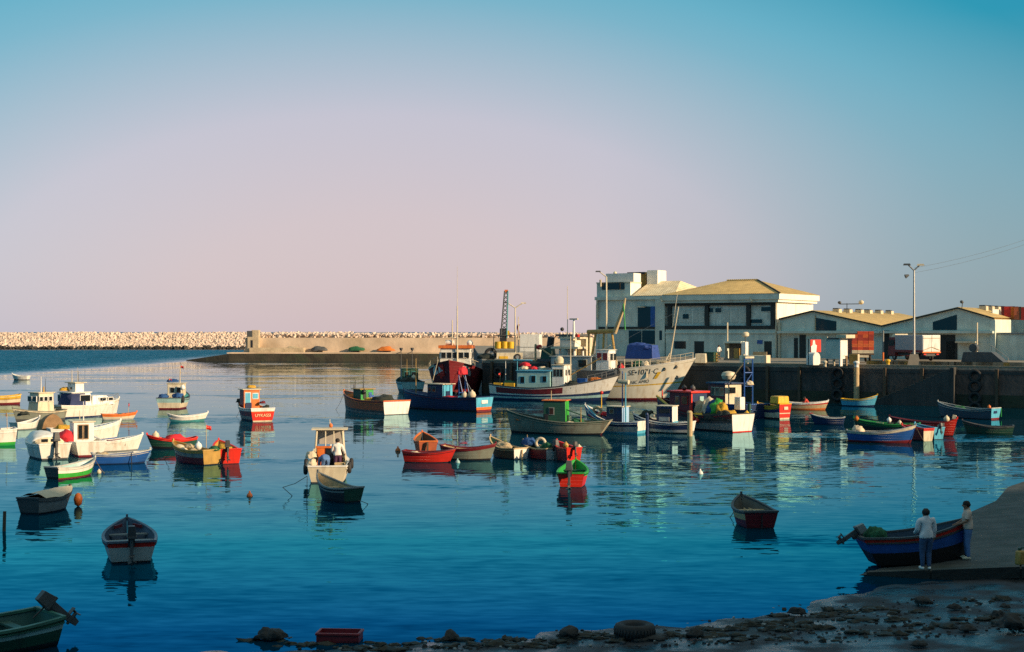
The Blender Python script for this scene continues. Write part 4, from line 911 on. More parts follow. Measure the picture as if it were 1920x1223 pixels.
def gantry(q):
    for x0, x1 in ((2.2, 2.9), (4.0, 3.9), (6.0, 4.9)):
        q.tube((x0, -.9, 1.6), (x1, -.3, 6.8), .13, OCHRE)
    q.tube((1.9, -.3, 7.0), (5.4, -.3, 7.1), .24, OCHRE); q.tube((5.2, -.3, 6.9), (6.2, -.3, 9.3), .26, PALEWOOD, .2); q.tube((6.2, -.3, 9.2), (6.5, -.3, 10.6), .2, PALEWOOD, .1)
    q.tube((6.6, -.5, 7.2), (6.4, -.5, 10.0), .07, GREEN); q.tube((2.2, -.9, 4.2), (5.0, -.9, 5.6), .05, CREAM); q.tube((2.1, -.4, 6.9), (2.1, -.4, 2), .1, OCHRE)
part(b, 'net_gantry', gantry)
heap(b, 'cream net bundle on the workboat under the gantry', 1.6, -1.2, 2.0, (.6, .5, .5), CANVASC, 3)
rail(b, (.3, .45, .6, .8), .9, DGREY)
# near centre group
b = boat('fishing_boat', 'weathered grey-green boat with green cabin, sunlit end coloured brighter', 1047, 817, 168, 7.4, 2.4, .85, bnd(.12, BLACK, .9, GREYGREEN, 1, DGREEN), bnd(.12, MAROON, 1, CREAM), inner=DGREEN, floor=DWOOD, gun=GREYGREEN, bow=.75, stern=.15, tb=.42, srake=.7, zf=.4, wb=.7)
cabin(b, .15, .0, .45, 1.6, 1.3, 1.85, DGREEN, ORANGE, faces={'aft': BGREEN}, wins=[('port', .2, 1.15, .28, .42, GREY), ('port', .55, .6, .25, .7, None, BLACK)], over=.12, top=(.96, .94))  # aft face in brighter green, sunlight put into the cabin colour
part(b, 'cabin_doorway', lambda q: q.box((-.66, -.05, .75), (.05, .42, 1.1), BLACK))
heap(b, 'bright green net heap astern of the green cabin', -1.4, .3, .55, (.6, .5, .45), NETG, 6); heap(b, 'cream sack by the green cabin door', -1.0, .6, .5, (.45, .35, .35), CANVASC, 2, 'sack', 'sack')
heap(b, 'dark net heap forward of the green cabin', 1.7, 0, .6, (.8, .55, .45), NETD, 3); heap(b, 'red and yellow gear heap in the bow of the green-cabin boat', 2.6, .2, .85, (.4, .35, .25), NETO, 9)
mast(b, -1.7, .6, .5, 1.9, .045, OCHRE); mast(b, .4, .5, 2.0, 3.0, .04, PALEWOOD, 'pole'); part(b, 'stay', lambda q: q.tube((-.6, .3, 1.7), (-2.9, .1, .9), .04, DGREEN))
float_ball(b, 'pink float on the bow side of the green cabin roof', .6, .4, 2.1, .14, ORANGE)
b = boat('fishing_boat', 'dark blue boat with up-swept blue and red bow and pale blue cabin end', 1150, 814, 152, 4.6, 1.9, .75, bnd(.14, LBLUE, .6, GREYW, .8, NAVY, 1, BLUE), bnd(.25, LBLUE, 1, CLEANW), inner=NAVY, floor=DWOOD, gun=CLEANW, gw=.12, bow=1.15, stern=.08, tb=.8, zf=.3)
cabin(b, -.35, .0, .35, 1.25, 1.05, 1.45, NAVY, CREAM, faces={'aft': mat('powder_blue', (.30, .48, .72), .45, .1)}, wins=[('port', .2, 1.15, .25, .25, GREY)], over=.08)
part(b, 'bow_rail', lambda q: (q.tube(b.pt(.72, 1, 1), b.pt(.92, 1, 1) + Vector((0, 0, .15)), .05, LBLUE), q.tube(b.pt(.72, .7, 1), b.pt(.9, .75, 1), .05, BRED), q.tube(b.pt(.6, .9, 1), b.pt(.92, .9, 1), .04, CLEANW)))
q = MB(); q.torus((0, 0, .3), .28, .11, NETC, 'Y'); rest(b, tag(q.build('rope_coil', smooth=True), 'brown rope coil hung in the up-swept blue bow', 'rope coil'), 1.1, .35, 1.15, .2)
mast(b, -.9, .35, .4, 4.3, .06, BLUE, 'twin_pole'); mast(b, -1.15, .35, .4, 4.2, .06, LBLUE, 'twin_pole'); part(b, 'pole_float', lambda q: q.tube((-1.4, .35, 3.55), (-.6, .35, 3.6), .16, CREAM)); heap(b, 'red canvas heap before the powder blue cabin end', .75, 0, 1.1, (.6, .4, .25), CANVASR, 3); mast(b, 1.0, -.1, 1.0, 2.7, .05, YELLOW, 'marker_post'); part(b, 'marker_ball', lambda q: q.blob((1.0, -.1, 2.75), (.13, .13, .13), RED, 0, 1, 2))
b = boat('fishing_boat', 'navy boat with white and pale blue cabin end between two posts', 1242, 814, 158, 4.5, 1.8, .72, bnd(.1, BLACK, .35, GREYW, 1, NAVY), bnd(.2, GREY, 1, CLEANW), inner=NAVY, floor=DWOOD, gun=CLEANW, gw=.12, bow=.55, stern=.1, tb=.7, zf=.3)
cabin(b, -.35, .0, .35, 1.2, 1.05, 1.5, NAVY, CREAM, faces={'aft': CLEANW}, wins=[('port', 0, .62, .75, .3, None, GREYW), ('port', 0, 1.2, .8, .3, None, BLACK)], over=.06)
part(b, 'cabin_panel', lambda q: q.box((-.97, 0, .58), (.04, 1.0, .46), LBLUE))
heap(b, 'black net heap in the bow of the navy boat', 1.1, 0, .9, (.6, .45, .5), NETD, 6); heap(b, 'cream bundle by the black net on the navy boat', .5, .3, 1.0, (.3, .3, .25), CANVASC, 2)
for px, m, r, h, l in ((1213, NAVY, .13, 1.45, 'dark blue mooring post between the blue and the navy boat'), (1293, PALEWOOD, .2, 1.6, 'pale wooden mooring post left of the big white stern')):
    q = MB(); q.tube((0, 0, -2), (.03, 0, h), r, m, r * .85, n=12); q.lathe([(r * .5, h - .03), (r, h), (r * .6, h + .12)], m, 12); put(tag(q.build('mooring_post'), l, 'post', 'mooring posts'), W(px, 818))
b = boat('fishing_boat', 'cluttered fishing boat with red cabin, black bow and large white stern', 1310, 811, 134, 9.0, 2.45, 1.05, bnd(.1, BLACK, .5, GREY, .75, DGREY, 1, MAROON), bnd(.05, BRED, .95, CLEANW, 1, CREAM), inner=BLACK, floor=DWOOD, gun=BLACK, bow=1.1, stern=.25, zf=.45, tb=.92, wb=.82)
B4 = b
cabin(b, 1.1, .0, .6, 2.3, 1.6, 2.0, NAVY, BRED, faces={'aft': NAVY, 'left_y': MAROON}, wins=[('port', .3, 1.45, .35, .5, GREY), ('port', -.5, 1.45, .55, .55, RED)], over=.15, rh=.14)
part(b, 'cabin_corner', lambda q: (q.box((-.03, .8, 1.6), (.2, .12, 1.9), BRED), q.box((-.09, -.2, 1.6), (.08, .4, 1.5), PALETEAL)))
part(b, 'yellow_bow_rail', lambda q: (q.tube(b.pt(.72, 1, 1) + Vector((0, .03, .05)), b.pt(.98, 1, 1) + Vector((0, .03, .12)), .09, YELLOW), q.tube(b.pt(.72, .75, 1), b.pt(.93, .8, 1), .07, CREAM)))
mast(b, 3.9, 0, 1.6, 2.7, .07, BRED, 'stem_post')
for i, (x, y, z, s, m, l) in enumerate(((-.6, .2, 1.0, (.4, .4, .65), NETC, 'cream oilskin hung amidships on the cluttered boat'), (-1.2, .1, 1.0, (.35, .45, .75), CANVASC, 'white oilskin hung aft of the red cabin'), (-1.75, .2, 1.0, (.32, .4, .7), NETB, 'dark blue oilskin hung on the cluttered boat'), (-2.2, .3, 1.0, (.35, .4, .72), BGREEN, 'bright green oilskin hung on the cluttered boat'), (-2.75, .3, .95, (.3, .35, .65), NETY, 'yellow oilskin hung near the white stern'), (-3.2, .1, .85, (.5, .7, .5), NETY, 'yellow net heap on the big white stern'), (-2.4, .95, .8, (1.5, .25, .4), NETD, 'dark net draped over the side of the cluttered boat'), (-.9, .95, .9, (.6, .25, .3), YELLOW, 'yellow canvas along the rail of the cluttered boat'), (-3.3, .7, .9, (.75, .35, .45), NETD, 'black net mat draped over the white stern rail'))):
    k = 1.5 if 'oilskin' in l else 1.2
    heap(b, l, x, y, z - .15, (s[0] * k, s[1] * k, s[2] * k), m, i + 2)
float_ball(b, 'red float on the rail of the cluttered boat', -.7, 1.2, .55, .2, BRED); float_ball(b, 'second red float beside it on the cluttered boat rail', -1.1, 1.2, .5, .18, BRED)
float_ball(b, 'black float on the red cabin roof', 1.2, .3, 2.72, .2, BLACK); float_ball(b, 'dark float with red cap at the aft end of the red roof', .5, .1, 2.72, .2, DGREY); float_ball(b, 'yellow float at the right corner of the big white stern', -3.9, -.95, 1.0, .2, YELLOW)
crate(b, 'white tub on the right quarter of the cluttered boat', -3.3, -.85, 1.5, (.55, .5, .9), CLEANW)
b = boat('fishing_boat', 'boat with navy-topped wheelhouse, white radar ball and blue mast frame by the quay', 1368, 786, 128, 7.5, 2.8, 1.1, bnd(.5, BLACK, 1, NAVY), bnd(1, NAVY), inner=DGREY, floor=DWOOD, gun=BLUE, bow=.7, zf=.7, tb=.9)
cabin(b, .4, .2, .7, 2.3, 1.7, 2.0, MAROON, NAVY, faces={'aft': CREAM}, wins=[('port', -.75, 1.4, .4, .6, CREAM), ('port', -.15, 1.4, .4, .6, CREAM), ('port', .45, 1.4, .4, .6, CREAM), ('aft', .1, 1.5, .6, .5, CREAM)], over=.15, rh=.14, fm=CREAM)
part(b, 'radar_ball', lambda q: q.lathe([(.25, 0), (.5, .15), (.62, .45), (.5, .72), (.2, .8), (.02, .82)], CREAM, 16, Matrix.Translation((.0, .1, 2.95))))
def fr2(q):
    for y in (-.4, .45):
        q.tube((-2.5, y, .8), (-2.5, y, 4.9), .06, BLUE)
    for z in (2.6, 3.7, 4.8): q.tube((-2.5, -.4, z), (-2.5, .45, z), .05, BLUE)
    q.tube((-2.5, .45, 2.7), (-2.5, -.4, 3.7), .035, BLUE); q.box((-2.5, 0, 4.95), (.3, .9, .15), CREAM); q.tube((-.6, .5, 2.9), (-2.4, .45, 4.5), .05, PALEWOOD)
part(b, 'mast_frame', fr2)
heap(b, 'cream net block hung in the blue mast frame', -2.5, -.1, 2.6, (.3, .35, .35), CANVASC, 3); heap(b, 'red canvas on the wheelhouse front of the boat by the quay', 1.6, .6, 1.6, (.35, .4, .4), CANVASR, 4)
b = boat('fishing_boat', 'small boat with yellow planked side and tall scarlet stern, right of the green post', 1446, 787, 132, 3.4, 1.35, 1.0, bnd(.12, BLACK, .5, CREAM, .72, NAVY, 1, OCHRE), bnd(.1, CREAM, .36, BRED, .42, CREAM, 1, BRED), inner=YELLOW, floor=DWOOD, gun=YELLOW, gw=.1, bow=.2, stern=.25, zf=.35, tb=.95)
part(b, 'yellow_canopy', lambda q: q.box((-1.0, 0, 1.55), (1.0, 1.25, .62), YELLOW, top=(.95, .9)), bevel=.08)
part(b, 'name_plate', lambda q: q.box((b.pt(0, .75, 1).x - .03, -.05, .9), (.04, .42, .24), CREAM))
part(b, 'side_board', lambda q: q.box((.6, b.pt(.65, .35, 1).y + .02, .42), (.9, .06, .28), ORANGE))
b = boat('rowing_boat', 'long pale rowing boat with red stripe and a figure aboard, along the quay wall', 1512, 769, -4, 4.0, 1.35, .6, bnd(.2, ORANGE, .65, PALEWOOD, .82, RED, 1, CLEANW), inner=CREAM, gun=CLEANW, bow=.25, stern=.1, thw=(.3, .55))
RB = b
q = MB(); q.tube((0, 0, -2), (0, 0, 1.7), .15, DGREEN, .14, n=12); put(tag(q.build('mooring_post'), 'dark green mooring post left of the scarlet stern', 'post', 'mooring posts'), W(1405, 800))

# ---------------- right group
b = boat('dinghy', 'yellow-railed light blue dinghy against the quay wall by the lit post', 1612, 763, -14, 3.4, 1.3, .62, bnd(.15, NAVY, 1, LBLUE), inner=OCHRE, gun=YELLOW, gw=.12, bow=.5, stern=.08, thw=(.35, .6))
b = boat('dinghy', 'dark navy dinghy with red-tipped bow in the quay shadow', 1551, 797, 176, 2.6, 1.15, .5, bnd(1, NAVY), inner=NAVY, gun=GREYW, bow=.3, thw=(.4,))
part(b, 'bow_tip', lambda q: q.box((1.2, 0, .84), (.3, .12, .07), RED))
b = boat('rowing_boat', 'green-railed boat heaped with gear behind the blue rowing boat', 1662, 814, 176, 4.5, 1.5, .65, bnd(.6, BLACK, 1, DGREEN), inner=DGREEN, gun=GREEN, bow=.35, thw=(.3, .6))
for i, (x, s, m, l) in enumerate(((1.2, .35, NETG, 'green net heap in the bow of the green-railed boat'), (.5, .32, NETC, 'pale net heap in the middle of the green-railed boat'), (-.3, .33, NETD, 'dark net heap aft in the green-railed boat'))): heap(b, l, x, 0, .35, (s * 1.3, s, s), m, i + 4)
float_ball(b, 'white float on the green-railed boat', -.2, .2, .75, .17, CLEANW); float_ball(b, 'cream float standing at the stern of the green-railed boat', -.9, .1, .6, .15, CREAM); float_ball(b, 'orange marker float at the bow of the green-railed boat', 2.0, .2, .8, .17, NETO)
b = boat('rowing_boat', 'blue rowing boat with white bow stripe, foremost of the right-hand group', 1653, 832, -8, 4.3, 1.5, .66, bnd(.2, MAROON, .85, BLUE, 1, CREAM), inner=DGREY, gun=GREYW, bow=.5, stern=.08, thw=(.3, .6), tb=.6)
heap(b, 'cream sack in the stern of the blue rowing boat', -1.5, 0, .55, (.4, .35, .4), CANVASC, 4, 'sack', 'sack'); heap(b, 'green net scrap in the stern of the blue rowing boat', -1.95, 0, .6, (.25, .3, .2), NETG, 4)
b = boat('dinghy', 'dinghy with white stern and red rim right of the blue rowing boat', 1716, 828, 132, 2.6, .95, .74, bnd(.1, BLACK, 1, MAROON), bnd(.82, CREAM, 1, RED), inner=MAROON, gun=RED, bow=.2, tb=.95)
b = boat('dinghy', 'dinghy with light blue stern squeezed before the red bow', 1738, 825, 128, 2.6, .9, .72, bnd(.1, BLACK, 1, NAVY), bnd(.05, BLACK, 1, LBLUE), inner=NAVY, gun=LBLUE, bow=.2, tb=.95, motor=(0, DGREY, 0, .6))
b = boat('rowing_boat', 'maroon boat with scarlet upswept bow draped with cream cloths', 1752, 819, -28, 3.4, 1.3, .62, bnd(.05, BLACK, 1, BRED), inner=MAROON, gun=RED, bow=.6, stern=.05, thw=(.4,))
for i, u in enumerate((.66, .74)): part(b, 'cream_cloth', lambda q: [q.quad([b.pt(u, v, -1) + Vector((0, -.04, 0)), b.pt(u + .05, v, -1) + Vector((0, -.04, 0)), b.pt(u + .05, v + .3, -1) + Vector((0, -.04, 0)), b.pt(u, v + .3, -1) + Vector((0, -.04, 0))], CANVASC) for v in (.1, .4, .7)])
b = boat('fishing_boat', 'slate blue boat with light blue and green stern against the quay at right', 1812, 787, 150, 5.3, 1.75, .78, bnd(.08, BLACK, 1, mat('slate_hull', (.05, .075, .11), .5, .2)), bnd(.15, MAROON, 1, LBLUE), inner=DGREY, gun=GREYW, bow=.5, stern=.15, tb=.85, thw=(.3, .6))
heap(b, 'green net heap in the slate blue boat', .6, .1, .5, (.7, .5, .4), NETG, 6); float_ball(b, 'orange float standing on the stern of the slate blue boat', -2.3, .5, .85, .15, ORANGE)
part(b, 'stern_edge', lambda q: q.box((b.pt(0, .6, 1).x + .08, -b.half(0) - .03, .55), (.3, .05, .7), GREEN)); part(b, 'stern_plate', lambda q: q.box((b.pt(0, .7, 1).x - .02, .1, .6), (.03, .5, .2), NAVY))
mast(b, .9, .2, .6, 1.1, .05, PALEWOOD, 'oar', 1.2, 0)
b = boat('dinghy', 'black-green dinghy lying in shade farthest right', 1852, 815, 184, 3.4, 1.3, .5, bnd(1, DGREEN), bnd(1, GREEN), inner=DGREEN, gun=DGREY, bow=.4, stern=.1, thw=(.4, .7))
b = boat('rowing_boat', 'dark maroon boat half hidden behind the scarlet bow', 1725, 806, 172, 4.4, 1.3, .52, bnd(1, MAROON), inner=DGREY, gun=MAROON, bow=.35, stern=.1, thw=(.4,), motor=(-10, CREAM, 0, .9))
float_ball(b, 'white float standing at the stern of the dark maroon boat', -1.9, .3, .55, .22, CREAM)

# mooring lines from stems and sterns down into the water
def line(x, y, z, dx, dy, label, b_):
    p0 = b_.at(x, y, z); p1 = b_.at(x + dx, y + dy, -.3)
    q = MB(); n = 8
    q.path([p0.lerp(p1, i / n) - Vector((0, 0, .25 * math.sin(math.pi * i / n))) for i in range(n + 1)], .014, ROPE, 5)
    tag(q.build('mooring_line'), label, 'rope', 'mooring lines')

for nm, args in (
    ('the red-sterned boat', (2.9, 0, 1.3, 1.6, .3)), ('the pale teal boat', (3.1, 0, 1.5, 1.5, -.3)), ('the cream launch', (2.7, .2, 1.1, 1.4, .9)), ('the shaded white rowing boat', (1.9, 0, .9, 1.7, .2)),
    ('the lone maroon-sterned boat', (1.25, 0, .9, 1.2, .5)), ('the green-lined red boat', (1.6, 0, .9, 1.3, -.4)), ('the green-striped dinghy', (1.5, 0, .75, .9, -.5)), ('the yellow-sterned boat', (1.9, 0, 1.0, 1.2, .3)),
    ('the dark blue boat', (4.6, 0, 1.6, 1.6, .4)), ('the white-sterned brown boat', (4.3, 0, 1.7, 1.6, .3)), ('the foremost blue boat at right', (2.1, 0, 1.1, 1.1, -.4)), ('the green-cabin boat', (3.6, 0, 1.5, 1.4, .5))):
    key = {'the red-sterned boat': 'bright red stern, white rail', 'the pale teal boat': 'pale teal fishing boat', 'the cream launch': 'cream launch with tall', 'the shaded white rowing boat': 'lying stern-on in shade', 'the lone maroon-sterned boat': 'lying alone in the shade', 'the green-lined red boat': 'red rowing boat with green lining', 'the green-striped dinghy': 'white dinghy with green lower', 'the yellow-sterned boat': 'maroon boat with yellow stern', 'the dark blue boat': 'long dark blue fishing', 'the white-sterned brown boat': 'brown fishing boat with big white', 'the foremost blue boat at right': 'foremost of the right-hand', 'the green-cabin boat': 'weathered grey-green boat'}[nm]
    for bb in BOATS:
        if key in bb.root['label']: line(*args, 'mooring line slanting from the bow of ' + nm, bb)
# ================================================================== BUILDINGS AND THE QUAY
BW = mat('shade_toned_render', (.60, .66, .58), .85, .16, .8, bump=.01, stain=(.40, .43, .38), stain_amt=.6, stain_scale=.4, streak=True)  # shaded copy of the white render, shade tone put into its colour
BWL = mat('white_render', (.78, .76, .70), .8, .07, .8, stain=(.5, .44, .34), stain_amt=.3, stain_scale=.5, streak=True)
BDARK = mat('dark_beam', (.022, .03, .032), .8, .2, 1)
PANEL = mat('grey_panel', (.62, .68, .61), .7, .2, 1.5, stain=(.3, .35, .33), stain_amt=.5, streak=True)
LOUV = mat('pale_louvre', (.52, .56, .50), .6, .15, 2)
DOORB = mat('blue_door', (.012, .022, .085), .5, .2, 2)
def tiles(name, col):
    m = mat(name, col, .85, .28, 1.2, stain=(.42, .27, .10), stain_amt=.6, stain_scale=.6)
    nt = m.node_tree; N = nt.nodes; L = nt.links; bs = N['Principled BSDF']
    tc = N.new('ShaderNodeTexCoord'); wv = N.new('ShaderNodeTexWave'); wv.inputs['Scale'].default_value = 1.1; wv.bands_direction = 'X'; wv.inputs['Distortion'].default_value = .4
    L.new(tc.outputs['Object'], wv.inputs['Vector']); b = N.new('ShaderNodeBump'); b.inputs['Distance'].default_value = .025
    L.new(wv.outputs['Fac'], b.inputs['Height']); L.new(b.outputs['Normal'], bs.inputs['Normal'])
    return m
TILE = tiles('ochre_roof_tiles', (.66, .45, .17)); TILEP = tiles('pale_roof_tiles', (.85, .70, .46))
BC = Vector((33.7, 181.4, QZ))                  # right front corner of the fish market
BX = Vector((math.cos(QA), -math.sin(QA), 0)); BY = Vector((math.sin(QA), math.cos(QA), 0))
def TX(px, y=0.):                               # local x on a plane y metres behind the front, at a picture column
    k = (px - 960) / FPX; o = BC + BY * y
    return (k * o.y - o.x) / (BX.x - k * BX.y)
def TZ(px, py, y=0.):                           # local z there
    p = BC + BY * y + BX * TX(px, y)
    return EYE - (py - HORIZ) * p.y / FPX - QZ
def WP(x, y, z=0.): return BC + BX * x + BY * y + Vector((0, 0, z))
def bpart(t, name, fn, bevel=0.): m = MB(); fn(m); return m.build(name, t, bevel=bevel)
def BX3(q, x0, x1, y0, y1, z0, z1, m, **k): q.box(((x0 + x1) / 2, (y0 + y1) / 2, (z0 + z1) / 2), (abs(x1 - x0), abs(y1 - y0), abs(z1 - z0)), m, **k)
HE = 8.15
# --- main two-storey hall
t = thing('market_hall', 'two-storey hall with deep eaves, ochre hipped roof and sunlit white end wall', 'building', BC, -QA)
xl = TX(1247)
D0 = 12.5
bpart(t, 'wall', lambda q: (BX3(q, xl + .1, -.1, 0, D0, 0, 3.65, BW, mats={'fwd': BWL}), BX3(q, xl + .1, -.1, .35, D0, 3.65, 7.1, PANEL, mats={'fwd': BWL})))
bpart(t, 'end_wall', lambda q: (BX3(q, -.1, .12, .0, D0 / 2 - .03, 0, 6.95, BWL), BX3(q, -.1, .12, D0 / 2 + .03, D0, 0, 6.95, BWL)))
bpart(t, 'floor_beam', lambda q: BX3(q, xl, .0, -.12, .34, 3.66, 4.1, BDARK))
bpart(t, 'eaves_beam', lambda q: BX3(q, xl, .0, -.06, .34, 6.75, 7.1, BDARK))
for px in (1252, 1325, 1403, 1453):
    x = TX(px) - (.3 if px > 1440 else 0) + (.25 if px < 1260 else 0)
    bpart(t, 'column', lambda q: BX3(q, x - .26, x + .26, -.1, .33, 4.11, 6.74, BDARK))
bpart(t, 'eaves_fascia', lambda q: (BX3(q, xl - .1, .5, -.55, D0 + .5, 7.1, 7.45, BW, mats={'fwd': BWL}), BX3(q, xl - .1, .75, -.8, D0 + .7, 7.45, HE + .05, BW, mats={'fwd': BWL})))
def hip(q):
    x0, x1, y0, y1, z = xl - .15, .85, -.9, D0 + .8, HE + .06
    zr = 10.2; xa, xb, ym = xl + 6.2, -5.2, (y0 + y1) / 2
    A = [(x0, y0, z), (x1, y0, z), (x1, y1, z), (x0, y1, z), (xa, ym, zr), (xb, ym, zr)]
    q.add(A, [(0, 1, 5, 4), (1, 2, 5), (2, 3, 4, 5), (3, 0, 4), (3, 2, 1, 0)], TILE)
bpart(t, 'roof', hip)
bpart(t, 'ridge_cap', lambda q: (q.tube((xl + 6.2, 6.2, 10.22), (-5.2, 6.2, 10.22), .14, TILE), q.tube((-5.2, 6.2, 10.22), (.85, -.9, HE + .1), .12, BDARK)))
for a0, a1 in ((1258, 1272), (1276, 1286), (1288, 1296), (1300, 1309), (1312, 1321), (1358, 1368), (1372, 1384), (1388, 1400)):
    bpart(t, 'louvre_panel', lambda q: BX3(q, TX(a0, .35), TX(a1, .35), .28, .34, 4.5, 6.2, LOUV))
for a0, a1, b0, b1 in ((1281, 1292, 589, 598), (1329, 1338, 578, 586), (1342, 1353, 578, 586), (1428, 1449, 576, 584), (1408, 1430, 599, 606)):
    bpart(t, 'window', lambda q: (BX3(q, TX(a0, .35) - .08, TX(a1, .35) + .08, .24, .34, TZ(a0, b1, .35) - .08, TZ(a0, b0, .35) + .08, PANEL), BX3(q, TX(a0, .35), TX(a1, .35), .2, .32, TZ(a0, b1, .35), TZ(a0, b0, .35), GLASS)))
bpart(t, 'window', lambda q: BX3(q, TX(1264), TX(1286), -.03, .1, TZ(1275, 654), TZ(1275, 640), GLASS))
for a0, a1, b0 in ((1302, 1320, 640), (1433, 1447, 640)):
    bpart(t, 'door', lambda q: BX3(q, TX(a0), TX(a1), -.03, .1, .02, TZ(a0, b0), BDARK))
bpart(t, 'notice_board', lambda q: BX3(q, TX(1420), TX(1430), -.05, .1, TZ(1425, 645), TZ(1425, 638), BLUE))
bpart(t, 'ledge', lambda q: BX3(q, xl + .1, -.1, -.2, -.003, 3.1, 3.25, BW))
for px in (1244, 1411): bpart(t, 'eaves_lamp', lambda q: q.tube((TX(px), -.8, TZ(px, 558)), (TX(px + 4), -1.0, TZ(px, 566)), .12, CREAM))
bpart(t, 'drainpipe', lambda q: q.tube((.02, -.12, 0), (.02, -.12, 7.1), .09, CREAM))
# --- block with the high parapet on the left
t = thing('ice_tower', 'tall blocky building with window strip, white parapets and blue loading door', 'building', BC, -QA)
x0 = TX(1117); x1 = xl
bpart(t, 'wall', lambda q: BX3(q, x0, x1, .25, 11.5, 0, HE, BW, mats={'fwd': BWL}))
bpart(t, 'pilaster', lambda q: BX3(q, TX(1229), x1 - .02, -.1, .24, 0, HE - .5, BW)); bpart(t, 'pilaster', lambda q: BX3(q, x0, TX(1121), .05, .24, 0, HE - 1.1, BW))
bpart(t, 'cornice', lambda q: BX3(q, x0 - .1, x1 - .02, -.15, .24, HE - .5, HE - .05, BW))
bpart(t, 'floor_band', lambda q: BX3(q, TX(1122), TX(1228), .1, .24, TZ(1170, 617), TZ(1170, 613), BDARK))
xa, xb = TX(1117), TX(1180)
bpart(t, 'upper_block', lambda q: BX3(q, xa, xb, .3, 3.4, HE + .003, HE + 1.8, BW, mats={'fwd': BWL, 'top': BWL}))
bpart(t, 'strip_window', lambda q: BX3(q, TX(1127), TX(1169), .2, .4, TZ(1150, 543), TZ(1150, 529), GLASS))
bpart(t, 'upper_band', lambda q: BX3(q, xa - .05, xb + .05, .2, 3.5, HE + 1.8, HE + 1.95, CREAM))
bpart(t, 'parapet', lambda q: BX3(q, TX(1138, 1.5), TX(1190, 1.5), 1.2, 3.3, HE + 1.953, TZ(1160, 513, 1.5), BWL))
bpart(t, 'stair_head', lambda q: (BX3(q, TX(1184, 5), TX(1200, 5), 4.4, 8, HE, TZ(1190, 517, 5), BWL), BX3(q, TX(1200, 5) + .01, TX(1213, 5), 4.6, 8, HE, TZ(1190, 511, 5), OCHRE), BX3(q, TX(1213, 4) + .02, TX(1233, 4), 4.0, 6.6, HE, TZ(1220, 507, 4), BWL), BX3(q, TX(1181, 5), TX(1213, 5), 4.2, 4.38, TZ(1190, 515, 5), TZ(1190, 511, 5), BDARK)))  # ochre block is the tower's shaded left side put into colour
def lean(q):
    a, b_, c_ = TX(1187), TX(1300), TX(1240, 5)
    z0, z1 = HE + .02, TZ(1255, 527, 5)
    A = [(a, -.2, z0), (x1 + 1.5, -.2, z0), (TX(1276, 5), 5, z1), (a, 5, z1), (a, 10.5, z0), (x1 + 4.0, 9, z0)]
    q.add(A, [(0, 1, 2, 3), (3, 2, 5, 4), (1, 5, 2), (0, 3, 4), (4, 5, 1, 0)], TILEP)
bpart(t, 'roof', lean)
bpart(t, 'loading_door', lambda q: (BX3(q, TX(1195), TX(1219), .12, .3, TZ(1210, 613), TZ(1210, 575), GLASS), BX3(q, TX(1219) + .01, TX(1228), .1, .3, TZ(1210, 613), TZ(1210, 575), BLUE)))
for a0, a1 in ((1178, 1201), (1203, 1227)):
    bpart(t, 'dark_window', lambda q: BX3(q, TX(a0), TX(a1), .14, .3, TZ(1200, 645), TZ(1200, 620), GLASS))
bpart(t, 'door_lamp', lambda q: BX3(q, TX(1197), TX(1209), -.35, .1, TZ(1203, 577), TZ(1203, 574), CREAM))
bpart(t, 'narrow_window', lambda q: BX3(q, TX(1237), TX(1242), -.13, .0, TZ(1240, 638), TZ(1240, 620), GLASS))
bpart(t, 'drainpipe', lambda q: q.tube((x0 + .25, -.05, TZ(1118, 596)), (x0 + .25, -.05, TZ(1118, 559)), .14, CREAM))
bpart(t, 'roof_lamp', lambda q: (q.tube((TX(1126), 0, HE + 1.4), (TX(1128), -.3, HE + 2.3), .15, CREAM), q.blob((TX(1150, 1.5), 2, TZ(1150, 512, 1.5)), (.25, .25, .25), CREAM, 0, 1, 2)))
